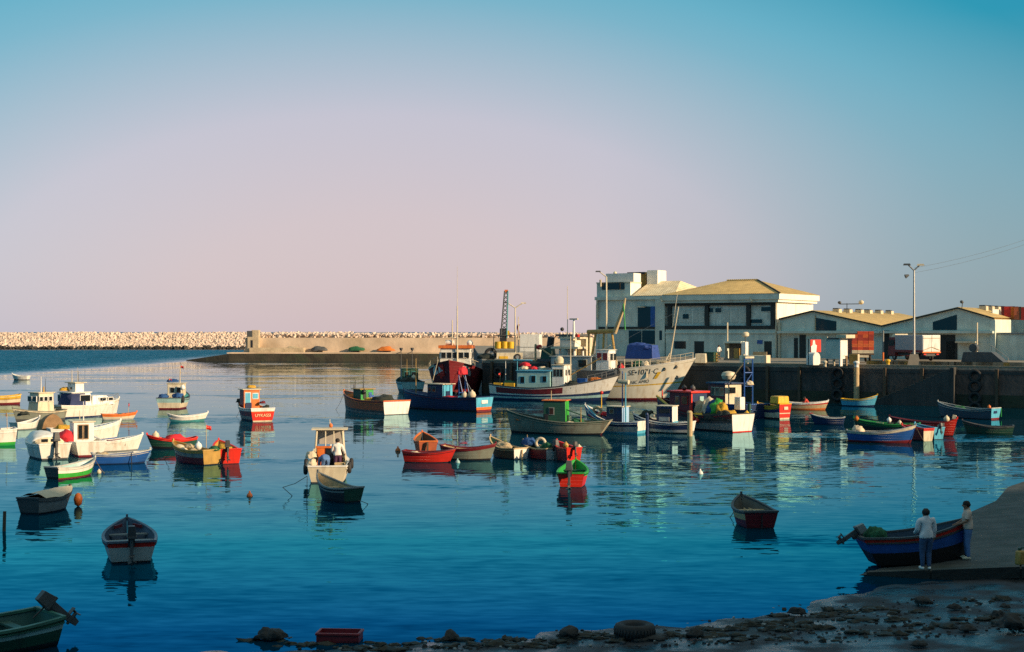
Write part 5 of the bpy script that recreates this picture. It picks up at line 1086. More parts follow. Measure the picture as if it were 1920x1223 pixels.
# --- gabled sheds
V1, A1, V2, A2, E2 = TX(1462), TX(1525), TX(1655), TX(1797), TX(1866)
zE, zA1, zV, zA2, zR = TZ(1462, 600), TZ(1525, 585), TZ(1655, 613), TZ(1797, 579), TZ(1866, 599)
DP = 34.
def shed(name, label, xa, za, xm, zm, xb, zb, vent_y, glass, tile):
    t = thing(name, label, 'shed', BC, -QA, 'gabled quay sheds')
    y0 = -.15
    def w(q):
        P = [(xa, 0), (xb, 0), (xb, zb), (xm, zm), (xa, za)]
        n = 5
        q.add([(x, y0, z) for x, z in P] + [(x, DP, z) for x, z in P], [(0, 1, 2, 3, 4), (9, 8, 7, 6, 5), (1, 0, 5, 6), (2, 1, 6, 7), (0, 4, 9, 5)], BW)
    bpart(t, 'wall', w)
    def rf(q):
        o = .25
        for (p, zp), (r, zr_) in (((xa, za), (xm, zm)), ((xm, zm), (xb, zb))):
            q.add([(p, y0 - o, zp + .02), (r, y0 - o, zr_ + .02), (r, DP, zr_ + .02), (p, DP, zp + .02), (p, y0 - o, zp + .2), (r, y0 - o, zr_ + .2), (r, DP, zr_ + .2), (p, DP, zp + .2)],
                  [(4, 5, 6, 7), (0, 3, 2, 1), (0, 1, 5, 4), (2, 3, 7, 6)], tile)
    bpart(t, 'roof', rf)
    bpart(t, 'verge', lambda q: [q.add([(p, y0 - .3, zp + .0), (r, y0 - .3, z2 + .0), (r, y0 - .3, z2 + .16), (p, y0 - .3, zp + .16), (p, y0 - .2, zp + .0), (r, y0 - .2, z2 + .0), (r, y0 - .2, z2 + .16), (p, y0 - .2, zp + .16)], [(0, 1, 2, 3), (7, 6, 5, 4), (0, 4, 5, 1), (3, 2, 6, 7)], BDARK) for (p, zp), (r, z2) in (((xa, za), (xm, zm)), ((xm, zm), (xb, zb)))])
    a0, a1, b1, b2, b3 = glass
    bpart(t, 'high_window', lambda q: q.prism([(TX(a0), TZ(a0, b1)), (TX(a1), TZ(a1, b1)), (TX(a1), TZ(a1, b3)), (TX(a0), TZ(a0, b2))], -.04, .04, GLASS, M=Matrix.Translation((0, y0, 0)) @ Matrix.Rotation(R(90), 4, 'X')))
    bpart(t, 'canopy_ledge', lambda q: BX3(q, xa + .05, xb - .05, y0 - .9, y0, TZ((1462 if xm == A1 else 1700), 625), TZ((1462 if xm == A1 else 1700), 621), BW))
    for y in vent_y:
        v = bpart(t, 'roof_vent', lambda q: (BX3(q, xm + .3, xm + 1.15, y, y + 1.1, zm - .5, zm + .42, CREAM), q.box((xm + .62, y + .55, zm + .46), (.7, .8, .2), DGREY)))
    return t
t1 = shed('gabled_shed', 'grey-green gabled shed beside the hall with vents along its ochre roof', V1 + .02, zE, A1, zA1, V2 - .01, zV, (6, 10, 14.5, 18, 22.5, 27), (1531, 1569, 620, 596, 603), TILE)
t2 = shed('gabled_shed', 'broad gabled shed behind the box truck with one large dark window', V2 + .01, zV, A2, zA2, E2, zR, (8, 11, 14, 17, 20, 23, 26, 29), (1750, 1795, 619, 604, 590), TILE)
for t, a0, a1, b0 in ((t1, 1490, 1497, 634), (t1, 1500, 1512, 628), (t1, 1570, 1600, 628), (t2, 1657, 1668, 620), (t2, 1775, 1796, 640), (t2, 1725, 1792, 628)):
    bpart(t, 'doorway', lambda q: BX3(q, TX(a0), TX(a1), -.22, -.1, .02, TZ(a0, b0), BDARK))
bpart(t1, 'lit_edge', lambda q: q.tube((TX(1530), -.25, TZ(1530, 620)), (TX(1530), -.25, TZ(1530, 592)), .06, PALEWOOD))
bpart(t1, 'corner_pipe', lambda q: q.tube((V1 + .1, -.35, 0), (V1 + .1, -.35, zE - .3), .16, CREAM))
bpart(t2, 'corner_pier', lambda q: BX3(q, E2 - .5, E2 + .1, -.35, .3, 0, zR - .1, BW))
bpart(t2, 'lower_ledge', lambda q: BX3(q, TX(1797), TX(1835), -1.4, -.2, TZ(1815, 643), TZ(1815, 640), CREAM))
bpart(t1, 'roof_floodlights', lambda q: (q.tube((A1 + 1.5, 8, zA1 - .3), (A1 + 1.5, 8, zA1 + 1.2), .05, DGREY), q.tube((A1 + .5, 8, zA1 + 1.1), (A1 + 3.2, 8, zA1 + 1.1), .05, DGREY), q.blob((A1 + .5, 8, zA1 + 1.3), (.25, .2, .2), DGREY, 0, 1, 2), q.blob((A1 + 3.4, 8, zA1 + 1.3), (.35, .3, .3), CREAM, 0, 1, 2)))
bpart(t2, 'gable_lamp', lambda q: (q.tube((A2 + .4, 0, zA2), (A2 + .5, 0, zA2 + .7), .05, DGREY), q.blob((A2 + .4, 0, zA2 + .8), (.22, .2, .2), DGREY, .2, 1, 2)))
# --- low wing at the far right, with the white and red-brown shed behind it
t = thing('low_wing', 'low grey wing right of the gabled sheds', 'building', BC, -QA)
bpart(t, 'wall', lambda q: BX3(q, E2 + .12, E2 + 40, .2, 14, 0, TZ(1890, 627), BW))
bpart(t, 'coping', lambda q: BX3(q, E2 + .12, E2 + 40, .05, 14.1, TZ(1890, 627), TZ(1890, 624), GREY))
t = thing('red_white_shed', 'sunlit white wall with red-brown sheets behind the low wing', 'shed', BC, -QA)
bpart(t, 'wall', lambda q: q.box((E2 + 8, 20, 4.0), (1, 24, 8.0), BWL, rz=R(8)))
def rst(q):
    for i in range(26):
        q.box((E2 + 7.2 + rnd.uniform(-.2, .2), 14.5 - rnd.random() ** .7 * 6 + 6, 4.2 + rnd.uniform(0, 3.2)), (.12, rnd.uniform(.8, 2.4), rnd.uniform(.3, .9)), rnd.choice((ORWOOD, MAROON, RED, DWOOD)), rz=rnd.uniform(-.2, .2))
bpart(t, 'red_brown_sheets', lambda q: [q.box((TX(1884 + 6 * i, 8), 8 + .02 * i, 3.5 + (i * 1.37) % 1.4 + .8), (1.6, .1, 1.5), (ORWOOD, MAROON, RED, DWOOD, NETO)[i % 5], rz=.1 * (i % 3)) for i in range(8)])  # dark red and brown sheets before the pale wall
bpart(t, 'sunlit_panel', lambda q: q.box((TX(1876, 8), 8.2, 4.6), (3.0, .15, 2.9), BWL, rz=R(62)))

# ------------------------------------------------------------------ lamp posts
def lamp_post(label, px, py, top, arms, m, base=True, r=.13):
    p = onquay(px, py); t = thing('lamp_post', label, 'lamp post', p, -bearing(px), 'quay lamp posts')
    h = EYE - (top - HORIZ) * p.y / FPX - QZ
    bpart(t, 'pole', lambda q: q.tube((0, 0, 0), (0, 0, h - .5), r, m, r * .6, n=10))
    for dx, dz in arms:
        bpart(t, 'lamp_arm', lambda q: q.tube((0, 0, h - .55), (dx, 0, h + dz), .07, m))
        bpart(t, 'lamp_head', lambda q: q.box((dx * 1.25, 0, h + dz + .06), (.75, .3, .18), CREAM if dx > 0 else DGREY, top=(.8, .8)))
    if base: bpart(t, 'concrete_base', lambda q: q.box((0, 0, .55), (1.3, 1.3, 1.1), CONC, top=(.6, .6)))
    return t, h
LP, LPH = lamp_post('tall lamp post with two upswept arms before the box truck', 1714, 685, 497, ((-.55, .0), (.5, -.05)), STEEL)
bpart(LP, 'loudspeaker', lambda q: q.tube((-.5, 0, LPH - 1.0), (-.85, -.1, LPH - 1.15), .08, DGREY, .22))
lamp_post('lamp post with single arm standing before the tall blocky building', 1137, 668, 512, ((-.9, .15),), CREAM, False, .16)
lamp_post('pale lamp post with wide double arms near the crane', 966, 668, 570, ((-1.0, .1), (.9, .05)), CREAM, False, .12)
q = MB(); a = LP.location + Vector((0, 0, LPH - .3))
for k in (0, .8):
    pts = [a + Vector((0, 0, -k * .6)) + (Vector((70, 150, 24)) - a) * (i / 12) - Vector((0, 0, 5.5 * (i / 12) * (1 - i / 12))) for i in range(13)]
    q.path(pts, .011, DGREY, 5)
tag(q.build('overhead_cable'), 'thin overhead cables sagging right from the tall lamp post', 'cable')
def pole(label, px, py, top, r=.06, m=CREAM, name='pole', cat='pole'):
    p = onquay(px, py); h = EYE - (top - HORIZ) * p.y / FPX - QZ
    q = MB(); q.tube((0, 0, 0), (0, 0, h), r, m, n=10); return put(tag(q.build(name), label, cat), p)
pole('thin pale pole standing beside the fuel kiosk', 1364, 672, 605, .09)
pole('slim yellowish pole rising above two white standpipes at the right', 1832, 684, 605, .09)
for px, l in ((1823, 'left one of two short white standpipes near the dark gangway'), (1830, 'right one of two short white standpipes near the dark gangway')):
    pole(l, px, 682, 645, .16, CLEANW, 'standpipe', 'standpipe')
pole('short red and white post left of the box truck', 1656, 681, 661, .09, ORANGE, 'short_post', 'post')
pole('short white post at the shed valley behind the box truck', 1656, 676, 620, .1, GREY)
pole('short pale post in front of the white kiosk', 1564, 686, 672, .1, CREAM, 'short_post', 'post')

# ------------------------------------------------------------------ vehicles
def wheel(t, x, y, r=.45, w=.26):
    q = MB(); q.torus((0, 0, 0), r * .72, r * .28, RUBBER, 'Y', 20, 8); o = q.build('wheel', t, smooth=True); o.location = (x, y, r)
    q = MB(); q.lathe([(r * .6, -w * .3), (r * .6, w * .3)], STEEL, 16, Matrix.Rotation(R(90), 4, 'X')); q.build('rim', o)
def chassis(t, L_, B_): bpart(t, 'chassis', lambda q: q.box((0, 0, .72), (L_, B_ * .6, .26), DGREY))
def truck_cab(t, x, B_, m, h=2.3):
    c = bpart(t, 'cab', lambda q: q.box((x, 0, .5 + h / 2), (1.7, B_, h), m, top=(.86, .94), shear=(-.1, 0)), .06)
    bpart(c, 'window', lambda q: (q.box((x - .05, 0, .5 + h * .7), (1.2, B_ + .02, h * .3), GLASS), q.box((x + .8, 0, .5 + h * .7), (.08, B_ * .85, h * .34), GLASS, shear=(-.06, 0))))
    for s in (1, -1): bpart(t, 'headlight', lambda q: q.box((x + .86, s * B_ * .36, .85), (.05, .28, .2), CREAM))
    bpart(t, 'bumper', lambda q: q.box((x + .9, 0, .52), (.12, B_, .22), DGREY))
p = onquay(1722, 677)
t = thing('box_truck', 'box truck with grey sides, maroon cab and sunlit white rear doors', 'truck', p + Vector((0, 2.2, 0)), R(121) - bearing(1722))
chassis(t, 7.6, 2.2); truck_cab(t, 3.0, 2.1, MAROON, 2.2)
for x in (-2.4, 2.6):
    for y in (.85, -.85): wheel(t, x, y)
bpart(t, 'cargo_box', lambda q: q.box((-.95, 0, 1.95), (5.9, 2.3, 2.0), mat('truck_box_grey', (.34, .33, .36), .5, .1), mats={'aft': CLEANW, 'top': CLEANW}), .04)
bpart(t, 'cargo_stripe', lambda q: q.box((-.95, 0, 1.1), (5.92, 2.34, .28), MAROON))
bpart(t, 'rear_doors', lambda q: (q.box((-3.93, .54, 1.98), (.06, 1.02, 1.8), CLEANW), q.box((-3.93, -.54, 1.98), (.06, 1.02, 1.8), CLEANW)))
bpart(t, 'door_bars', lambda q: (q.tube((-3.99, -1.0, 1.25), (-3.99, 0, 1.6), .03, OCHRE), q.tube((-3.99, 1.0, 1.25), (-3.99, 0, 1.6), .03, OCHRE), q.box((-3.99, 0, 2.6), (.03, 2.1, .04), OCHRE)))
bpart(t, 'rear_frame', lambda q: q.box((-3.94, 0, 1.0), (.1, 2.3, .14), ORANGE)); bpart(t, 'wind_deflector', lambda q: q.box((2.8, 0, 2.9), (1.0, 1.8, .35), CREAM, top=(.5, .9)))
for s in (1, -1): bpart(t, 'tail_light', lambda q: q.box((-3.9, s * .8, .78), (.06, .3, .14), BRED))
p = onquay(1627, 681)
t = thing('crate_truck', 'flatbed truck stacked high with red and white fish crates', 'truck', p + Vector((0, 3.4, 0)), R(96) - bearing(1627))
chassis(t, 6.4, 2.2); truck_cab(t, 2.6, 2.1, GREY, 2.0)
for x in (-2.0, 2.2):
    for y in (.85, -.85): wheel(t, x, y)
bpart(t, 'flatbed', lambda q: q.box((-.8, 0, .95), (5.0, 2.3, .16), DWOOD)); bpart(t, 'rear_board', lambda q: q.box((-3.33, 0, .72), (.06, 1.2, .24), CREAM))
CR = [mat('crate_red', (.52, .06, .02), .6, .25, 3), mat('crate_orange', (.6, .12, .03), .6, .25, 3), mat('crate_dark_red', (.34, .035, .02), .6, .25, 3)]
TRUCK = t
def proto_crate(m, name='fish_crate'):
    q = MB(); sx, sy, sz, k = .72, .55, .33, .03
    q.box((0, 0, k / 2), (sx, sy, k), m)
    for sg in (1, -1):
        q.box((0, sg * (sy / 2 - k / 2), sz / 2 + k / 2), (sx, k, sz - k), m); q.box((sg * (sx / 2 - k / 2), 0, sz / 2 + k / 2), (k, sy - 2 * k, sz - k), m)
        q.box((sg * sx / 2, 0, sz * .55), (.02, sy * .9, .03), m)
    return q.build(name).data, m
protos = []
for m in CR + [CREAM]:
    me, _ = proto_crate(m); protos.append(me)
for o in [o for o in COL.objects if o.name.startswith('fish_crate') and o.parent is None and 'label' not in o.keys()]: bpy.data.objects.remove(o)
cw = {0: 'white', 1: 'red', 2: 'orange-red', 3: 'dark red'}
ordn = ('lowest', 'second', 'third', 'fourth', 'fifth', 'sixth', 'seventh')
coln = ('left', 'middle left', 'middle right', 'right')
for row in range(7):
    for col in range(4):
        if row == 6 and col == 0: continue
        k = 3 if row == 0 else (row * 2 + col * 3 + (row * col) % 2) % 3
        o = bpy.data.objects.new('fish_crate', protos[k]); COL.objects.link(o)
        wd_ = {3: 'white', 0: 'red', 1: 'orange-red', 2: 'dark red'}[k]
        tag(o, f'{wd_} crate in the {coln[col]} stack on the truck, {ordn[row]} from the bed', 'crate', 'fish crates stacked on the flatbed truck')
        loc = Vector((-2.9, (1.5 - col) * .565 + rnd.uniform(-.02, .02), 1.035 + row * .335))
        o.matrix_world = Matrix.Translation(t.location) @ Matrix.Rotation(t.rotation_euler.z, 4, 'Z') @ Matrix.Translation(loc) @ Matrix.Rotation(rnd.uniform(-.05, .05), 4, 'Z')
bpart(t, 'load_cover', lambda q: q.box((-.4, 0, 2.1), (4.2, 2.2, 2.1), mat('load_red', (.30, .045, .02), .8, .35, 2, bump=.05)))

# ------------------------------------------------------------------ kiosk and quay furniture
p = onquay(1570, 687)
t = thing('white_kiosk', 'small kiosk with sunlit white side, flat roof and long awning', 'kiosk', p, -QA)
sc = p.y / FPX
def bp2(name, fn, bevel=0.): return bpart(t, name, fn, bevel)
bp2('wall', lambda q: (BX3(q, -1.2, .1, .2, 2.2, .7, 2.6, BW, mats={'fwd': CLEANW}), BX3(q, .1, .24, .2, 2.2, 1.0, 2.7, CLEANW), BX3(q, .1, .24, .2, .8, 0, 1.0, CLEANW), BX3(q, .1, .22, 1.95, 2.2, 0, 1.0, WOOD)))  # the box's shaded front and sunlit side given separate colours
bp2('leg', lambda q: (BX3(q, -1.2, -1.05, .2, .4, 0, .7, DGREY), BX3(q, -1.2, -1.05, 2.0, 2.2, 0, .7, DGREY)))
bp2('roof', lambda q: BX3(q, -.1, .9, .0, 2.5, 2.7, 3.05, CREAM), .03)
bp2('awning', lambda q: (BX3(q, -3.2, -.12, .1, 2.3, 2.62, 2.75, DGREY), BX3(q, -3.2, -1.0, .0, .12, 2.62, 2.86, CREAM)))
bp2('awning_post', lambda q: q.tube((-3.05, .3, 0), (-3.05, .3, 2.62), .05, DGREY))
p = onquay(1532, 682)
t = thing('drinks_panel', 'red and white advertising panel under the kiosk awning', 'sign', p + Vector((0, .6, 0)), R(33))
bpart(t, 'panel', lambda q: BX3(q, -.75, .75, 0, .08, 1.2, 2.5, BRED)); bpart(t, 'white_patch', lambda q: q.prism([(-.7, 1.0), (.0, 1.1), (.1, 1.9), (-.1, 2.0), (-.2, 2.45), (-.45, 2.4), (-.5, 1.95), (-.72, 1.8)], .0, .05, CLEANW, M=Matrix.Rotation(R(90), 4, 'X')))
bpart(t, 'leg', lambda q: (q.tube((-.6, .05, 0), (-.6, .05, 1.2), .04, DGREY), q.tube((.6, .05, 0), (.6, .05, 1.2), .04, DGREY)))
q = MB(); q.prism([(-.55, 0), (.55, 0), (.55, .85), (.4, 1.15), (.15, 1.28), (-.15, 1.28), (-.4, 1.15), (-.55, .85)], -.45, .45, CLEANW, M=Matrix.Rotation(R(90), 4, 'X'))
put(tag(q.build('round_topped_bin', bevel=.05), 'white round-topped bin standing on the quay by the kiosk', 'bin'), onquay(1525, 685), R(38))
q = MB(); q.box((0, 0, .55), (.9, .5, 1.1), OCHRE, mats={'fwd': CREAM}); put(tag(q.build('plywood_box', bevel=.02), 'ochre plywood box right of the white kiosk', 'box'), onquay(1602, 685), -QA)
for px, py, r, m, l, nm in ((1547, 688, .17, CREAM, 'small cream bollard at the quay edge left of the kiosk', 'bollard'), (1665, 685, .22, YELLOW, 'squat yellow bollard before the crate truck', 'bollard'), (1606, 689, .24, CLEANW, 'white bollard at the head of the lit timber pile', 'bollard')):
    q = MB(); q.lathe([(r, 0), (r * .8, .1), (r * .8, .32), (r * 1.25, .4), (r * 1.2, .52), (r * .5, .6)], m, 14); put(tag(q.build(nm, smooth=True), l, 'bollard', 'quay bollards'), onquay(px, py))
# fuel kiosk
t = thing('fuel_kiosk', 'open dark fuel kiosk with white column and round lamp before the hall', 'kiosk', onquay(1374, 676), -QA)
bpart(t, 'wall', lambda q: (BX3(q, -1.1, 1.0, 1.3, 1.4, 0, 2.0, DGREY), BX3(q, -1.1, -1.0, 0, 1.3, 0, 2.0, BW)))
bpart(t, 'roof', lambda q: BX3(q, -1.2, 1.05, -.1, 1.5, 2.0, 2.2, BW)); bpart(t, 'column', lambda q: BX3(q, 1.06, 1.6, 0, .8, 0, 2.15, CLEANW), .02)
bpart(t, 'base', lambda q: BX3(q, -1.1, 1.6, -.1, 1.5, 0, .22, CONC)); bpart(t, 'round_lamp', lambda q: (q.tube((1.4, .4, 2.15), (1.4, .4, 2.7), .06, DGREY), q.lathe([(.2, 2.7), (.42, 2.85), (.42, 3.15), (.25, 3.3)], CREAM, 14, Matrix.Translation((1.4, .4, 0)))))
bpart(t, 'pump', lambda q: q.box((.2, .7, .8), (.6, .5, 1.2), OCHRE), .04)
q = MB(); BX3(q, -1.5, 1.3, -.5, .5, 0, .85, BW, mats={'fwd': CREAM}); BX3(q, 1.3, 1.55, -.55, .55, 0, .9, CREAM); put(tag(q.build('concrete_trough', bevel=.03), 'long grey concrete trough with sunlit end coloured pale, right of the fuel kiosk', 'trough'), onquay(1415, 682), -QA)  # end faces in cream, sunlight put into the colour
q = MB(); BX3(q, -.9, .9, -.3, .3, .42, .52, PALEWOOD); BX3(q, -.9, .9, .26, .34, .52, .9, PALEWOOD); BX3(q, -.7, -.6, -.2, .2, 0, .42, DGREY); BX3(q, .6, .7, -.2, .2, 0, .42, DGREY); put(tag(q.build('bench'), 'pale wooden bench against the hall near its right doorway', 'bench'), onquay(1423, 674), -QA)
q = MB(); BX3(q, -.6, .6, -.5, .5, 0, 1.0, DGREEN); BX3(q, -.65, .65, -.55, .55, 1.0, 1.1, DGREEN); put(tag(q.build('wheeled_bin', bevel=.03), 'dark green bin beside the cream tub left of the fuel kiosk', 'bin'), onquay(1333, 679), -QA)
q = MB(); q.box((0, 0, .55), (1.2, 1.0, 1.0), CREAM, top=(.9, .9)); BX3(q, -.55, -.4, -.4, .4, 0, .1, DGREY); BX3(q, .4, .55, -.4, .4, 0, .1, DGREY); put(tag(q.build('plastic_tub', bevel=.12), 'rounded cream plastic tub on the quay above the white trawler bow', 'tub'), onquay(1314, 682), -QA + .3)
q = MB(); BX3(q, -.08, .08, -.08, .08, 0, 1.1, CREAM); [BX3(q, .0, .5, -.06, .06, .15 + i * .35, .27 + i * .35, CREAM) for i in range(3)]; put(tag(q.build('mooring_ladder'), 'cream ladder bracket left of the concrete trough', 'ladder'), onquay(1394, 685), -QA)
q = MB(); BX3(q, -.08, .08, -.08, .08, 0, 1.1, OCHRE); [BX3(q, -.3, .3, -.06, .06, .15 + i * .3, .25 + i * .3, OCHRE) for i in range(3)]; put(tag(q.build('cable_bracket'), 'ochre ladder-shaped bracket beside the dark green bin', 'bracket'), onquay(1343, 681), -QA)
q = MB(); q.box((0, 0, .85), (3.8, 2.2, 1.7), TARPB, top=(.9, .7)); q.blob((-.5, 0, 1.6), (1.3, .8, .4), TARPB, .3, 1.5, 3); q.blob((1.0, -.3, 1.4), (.8, .8, .4), TARPB, .3, 1.5, 3, seed=4); put(tag(q.build('covered_net_stack', bevel=.2), 'big stack under a deep blue tarpaulin before the blue loading door', 'net stack'), onquay(1205, 673), -QA)
# dark gangway at the right
t = thing('gangway', 'dark sloping steel gangway with thin handrail on the quay at right', 'gangway', onquay(1838, 686), -QA)
bpart(t, 'ramp', lambda q: q.prism([(-1.7, 0), (2.9, 0), (1.3, 1.35), (-1.4, 1.35)], -.9, .9, DGREY, M=Matrix.Rotation(R(90), 4, 'X')))
bpart(t, 'handrail', lambda q: (q.tube((1.3, -.85, 2.0), (2.9, -.85, .8), .03, STEEL), q.tube((1.3, -.85, 1.3), (1.3, -.85, 2.0), .03, STEEL), q.tube((2.9, -.85, 0), (2.9, -.85, .8), .03, STEEL)))
bpart(t, 'drum', lambda q: q.tube((-.6, -.4, 1.75), (-.6, .4, 1.75), .4, DGREY, n=14))
# low kerb wall along the quay with striped part
q = MB()
for i in range(24):
    c = quay(1640 + i * 11.5, 5.0) + Vector((0, 0, .2)); q.box(c, (2.4 if i % 6 else 1.6, .35, .4), COPE if i % 4 else OCHRE, rz=-QA)
tag(q.build('low_kerb'), 'low broken kerb along the quay before the trucks', 'kerb')
# tyre fenders hung on the wall and timber piles
for px, zs, l in ((1571, (2.9, 1.9, .8), 'left'), (1829, (2.9, 1.95, .85, -.1), 'right'), (936, (2.4,), 'end'), (1398, (2.9, 1.9), 'mid')):
    for i, z in enumerate(zs):
        p = quay(px) - QN * .2; q = MB(); q.torus((0, 0, 0), .47, .17, RUBBER, 'Y', 22, 8)
        side = {'left': 'hanging column of tyres left of the lit timber pile', 'right': 'hanging column of tyres right of the stone steps', 'end': 'quay wall near its far corner', 'mid': 'quay wall behind the blue mast frame'}[l]
        lab = ('single tyre on the ' + side) if len(zs) == 1 else (('top', 'second', 'third', 'lowest')[i] + ' tyre on the ' + side)
        put(tag(q.build('tyre_fender', smooth=True), lab, 'tyre fender', 'tyre fenders on the quay wall'), (p.x, p.y, z), -QA)
p = quay(1609) - QN * .45; q = MB(); q.tube((0, 0, -2), (0, 0, 3.9), .3, PALEWOOD, .27, n=12); put(tag(q.build('timber_pile'), 'sunlit timber pile standing before the quay wall', 'pile'), (p.x, p.y, 0))
p = quay(924) - QN * .2; q = MB(); q.box((0, 0, 1.8), (.25, .3, 3.6), DWOOD); put(tag(q.build('timber_pile'), 'dark timber fender beam near the far corner of the quay', 'pile'), (p.x, p.y, 0), -QA)

# ------------------------------------------------------------------ gear at the quay's far end
p = onquay(946, 676); t = thing('mobile_crane', 'yellow mobile crane with dark lattice jib raised almost upright', 'crane', p, 0)
def jib(q):
    h0, h1 = 2.6, EYE - (546 - HORIZ) * p.y / FPX - QZ
    cs = [(-.35, -.35), (.35, -.35), (.35, .35), (-.35, .35)]
    f = lambda k, s: Vector((cs[k][0] * (1 - .45 * s) - .1 + .3 * s, cs[k][1] * (1 - .45 * s), h0 + (h1 - h0) * s))
    for k in range(4): q.tube(f(k, 0), f(k, 1), .08, TEAL if k % 2 else DGREY)
    n = 11
    for i in range(n):
        for k in range(4): q.tube(f(k, i / n), f((k + 1) % 4, (i + 1) / n), .045, DGREY)
bpart(t, 'jib', jib); bpart(t, 'jib_foot', lambda q: q.box((-.15, 0, 2.9), (.8, .7, 1.6), BLACK)); bpart(t, 'hoist_motor', lambda q: q.box((.4, 0, 3.2), (.35, .5, .5), YELLOW)); bpart(t, 'jib_head', lambda q: q.box((.2, 0, EYE - (546 - HORIZ) * p.y / FPX - QZ), (.4, .4, .3), ORANGE))
bpart(t, 'chassis', lambda q: (q.box((.6, 0, .55), (3.0, 1.6, .7), CREAM), q.box((-.1, 0, .35), (1.0, 1.7, .3), YELLOW)))
for x in (-.75, .0, .72): bpart(t, 'yellow_drum', lambda q: q.lathe([(.25, 1.35), (.38, 1.4), (.38, 2.15), (.25, 2.2)], YELLOW, 14, Matrix.Translation((x, -.5, 0))))
bpart(t, 'guard_frame', lambda q: [q.tube((x, -.6, 1.0), (x, -.6, 2.9), .05, DGREY) for x in (-1.25, 1.25)] + [q.tube((-1.25, -.6, z), (1.25, -.6, z), .05, DGREY) for z in (2.9, 1.1)])
wheel(t, -1.6, -.3, .75, .4); wheel(t, 1.5, -.8, .4)
q = MB(); BX3(q, -1.2, 1.2, 0, 2.4, .9, 3.0, CLEANW); BX3(q, -1.3, 1.3, -.1, 2.5, .2, .9, GREYW); BX3(q, -1.1, 1.1, -.04, 0, 1.4, 1.46, GREY); put(tag(q.build('white_container', bevel=.03), 'white boxy container right of the crane', 'container'), onquay(993, 673), R(-10))
t = thing('winch', 'dark winch engine with black drum and pale timber strut', 'winch', onquay(1028, 678), -QA)
bpart(t, 'engine', lambda q: q.box((0, 0, .9), (1.5, 1.1, 1.3), DGREEN, top=(.8, .8)), .06); bpart(t, 'drum', lambda q: q.tube((.2, 0, 1.45), (.4, 0, 2.75), .4, BLACK, n=12)); bpart(t, 'skid', lambda q: q.box((0, 0, .15), (2.2, 1.3, .3), DGREY))
bpart(t, 'strut', lambda q: (q.tube((-1.3, -.7, 1.9), (.9, -.7, .6), .1, PALEWOOD), q.tube((-1.25, -.7, 0), (-1.25, -.7, 1.9), .12, PALEWOOD), q.tube((.9, -.7, 0), (.9, -.7, 1.2), .1, PALEWOOD)))
q = MB(); q.blob((0, 0, .2), (.35, .3, .3), RED, .2, 2, 2); put(tag(q.build('net_heap', smooth=True), 'small red bundle left of the winch engine', 'net heap'), onquay(1011, 678) + Vector((0, 0, 1.4)))
t = thing('watch_booth', 'narrow grey booth with overhanging flat roof and cream side', 'booth', onquay(1062, 679), -QA - .05)
bpart(t, 'wall', lambda q: BX3(q, -.85, .85, 0, 2.2, 0, 2.85, BW, mats={'fwd': CREAM})); bpart(t, 'roof', lambda q: BX3(q, -1.2, 1.3, -.3, 2.6, 2.85, 3.05, DGREY)); bpart(t, 'side_wing', lambda q: BX3(q, .87, 2.0, .9, 2.2, 0, 2.7, CREAM))
p = onquay(972, 672); t = thing('flagpole', 'thin flagpole with a limp dark red flag beside the pale lamp post', 'flagpole', p, 0)
bpart(t, 'pole', lambda q: q.tube((0, 0, 0), (0, 0, 5.2), .05, CREAM)); 
def fl(q):
    for i in range(5):
        f = lambda j: (-.05 - .12 * math.sin(j * 1.1) - .03 * j, .05 * math.sin(j * 2), 4.3 - j * .28)
        a, b_ = f(i), f(i + 1)
        q.quad([a, b_, (b_[0] + .22, b_[1] + .05, b_[2] - .08), (a[0] + .22, a[1] + .05, a[2] - .08)], MAROON)
o = bpart(t, 'flag', fl); o.modifiers.new('thick', 'SOLIDIFY').thickness = .015
for px, py, s, m, l in ((912, 678, (1.0, .8, .6), NETD, 'dark net heap at the far corner of the quay'), (1082, 680, (.9, .7, .5), MAROON, 'maroon net heap right of the grey booth'), (885, 640, (.1, .1, .1), NETO, '')):
    if not l: continue
    q = MB(); q.blob((0, 0, .3), s, m, .35, 1.8, 3, 0, seed=px); put(tag(q.build('net_heap', smooth=True), l, 'net heap', 'net heaps on the quay'), onquay(px, py))

for px in (960, 1030, 1440, 1500, 1660, 1730, 1870):
    p = quay(px) - QN * .16; q = MB(); q.box((0, 0, 1.55), (.3, .26, 4.0), DWOOD); put(tag(q.build('wall_fender', bevel=.02), 'dark vertical timber fender on the shaded quay wall', 'fender', 'timber fenders on the quay wall'), (p.x, p.y, 0), -QA)
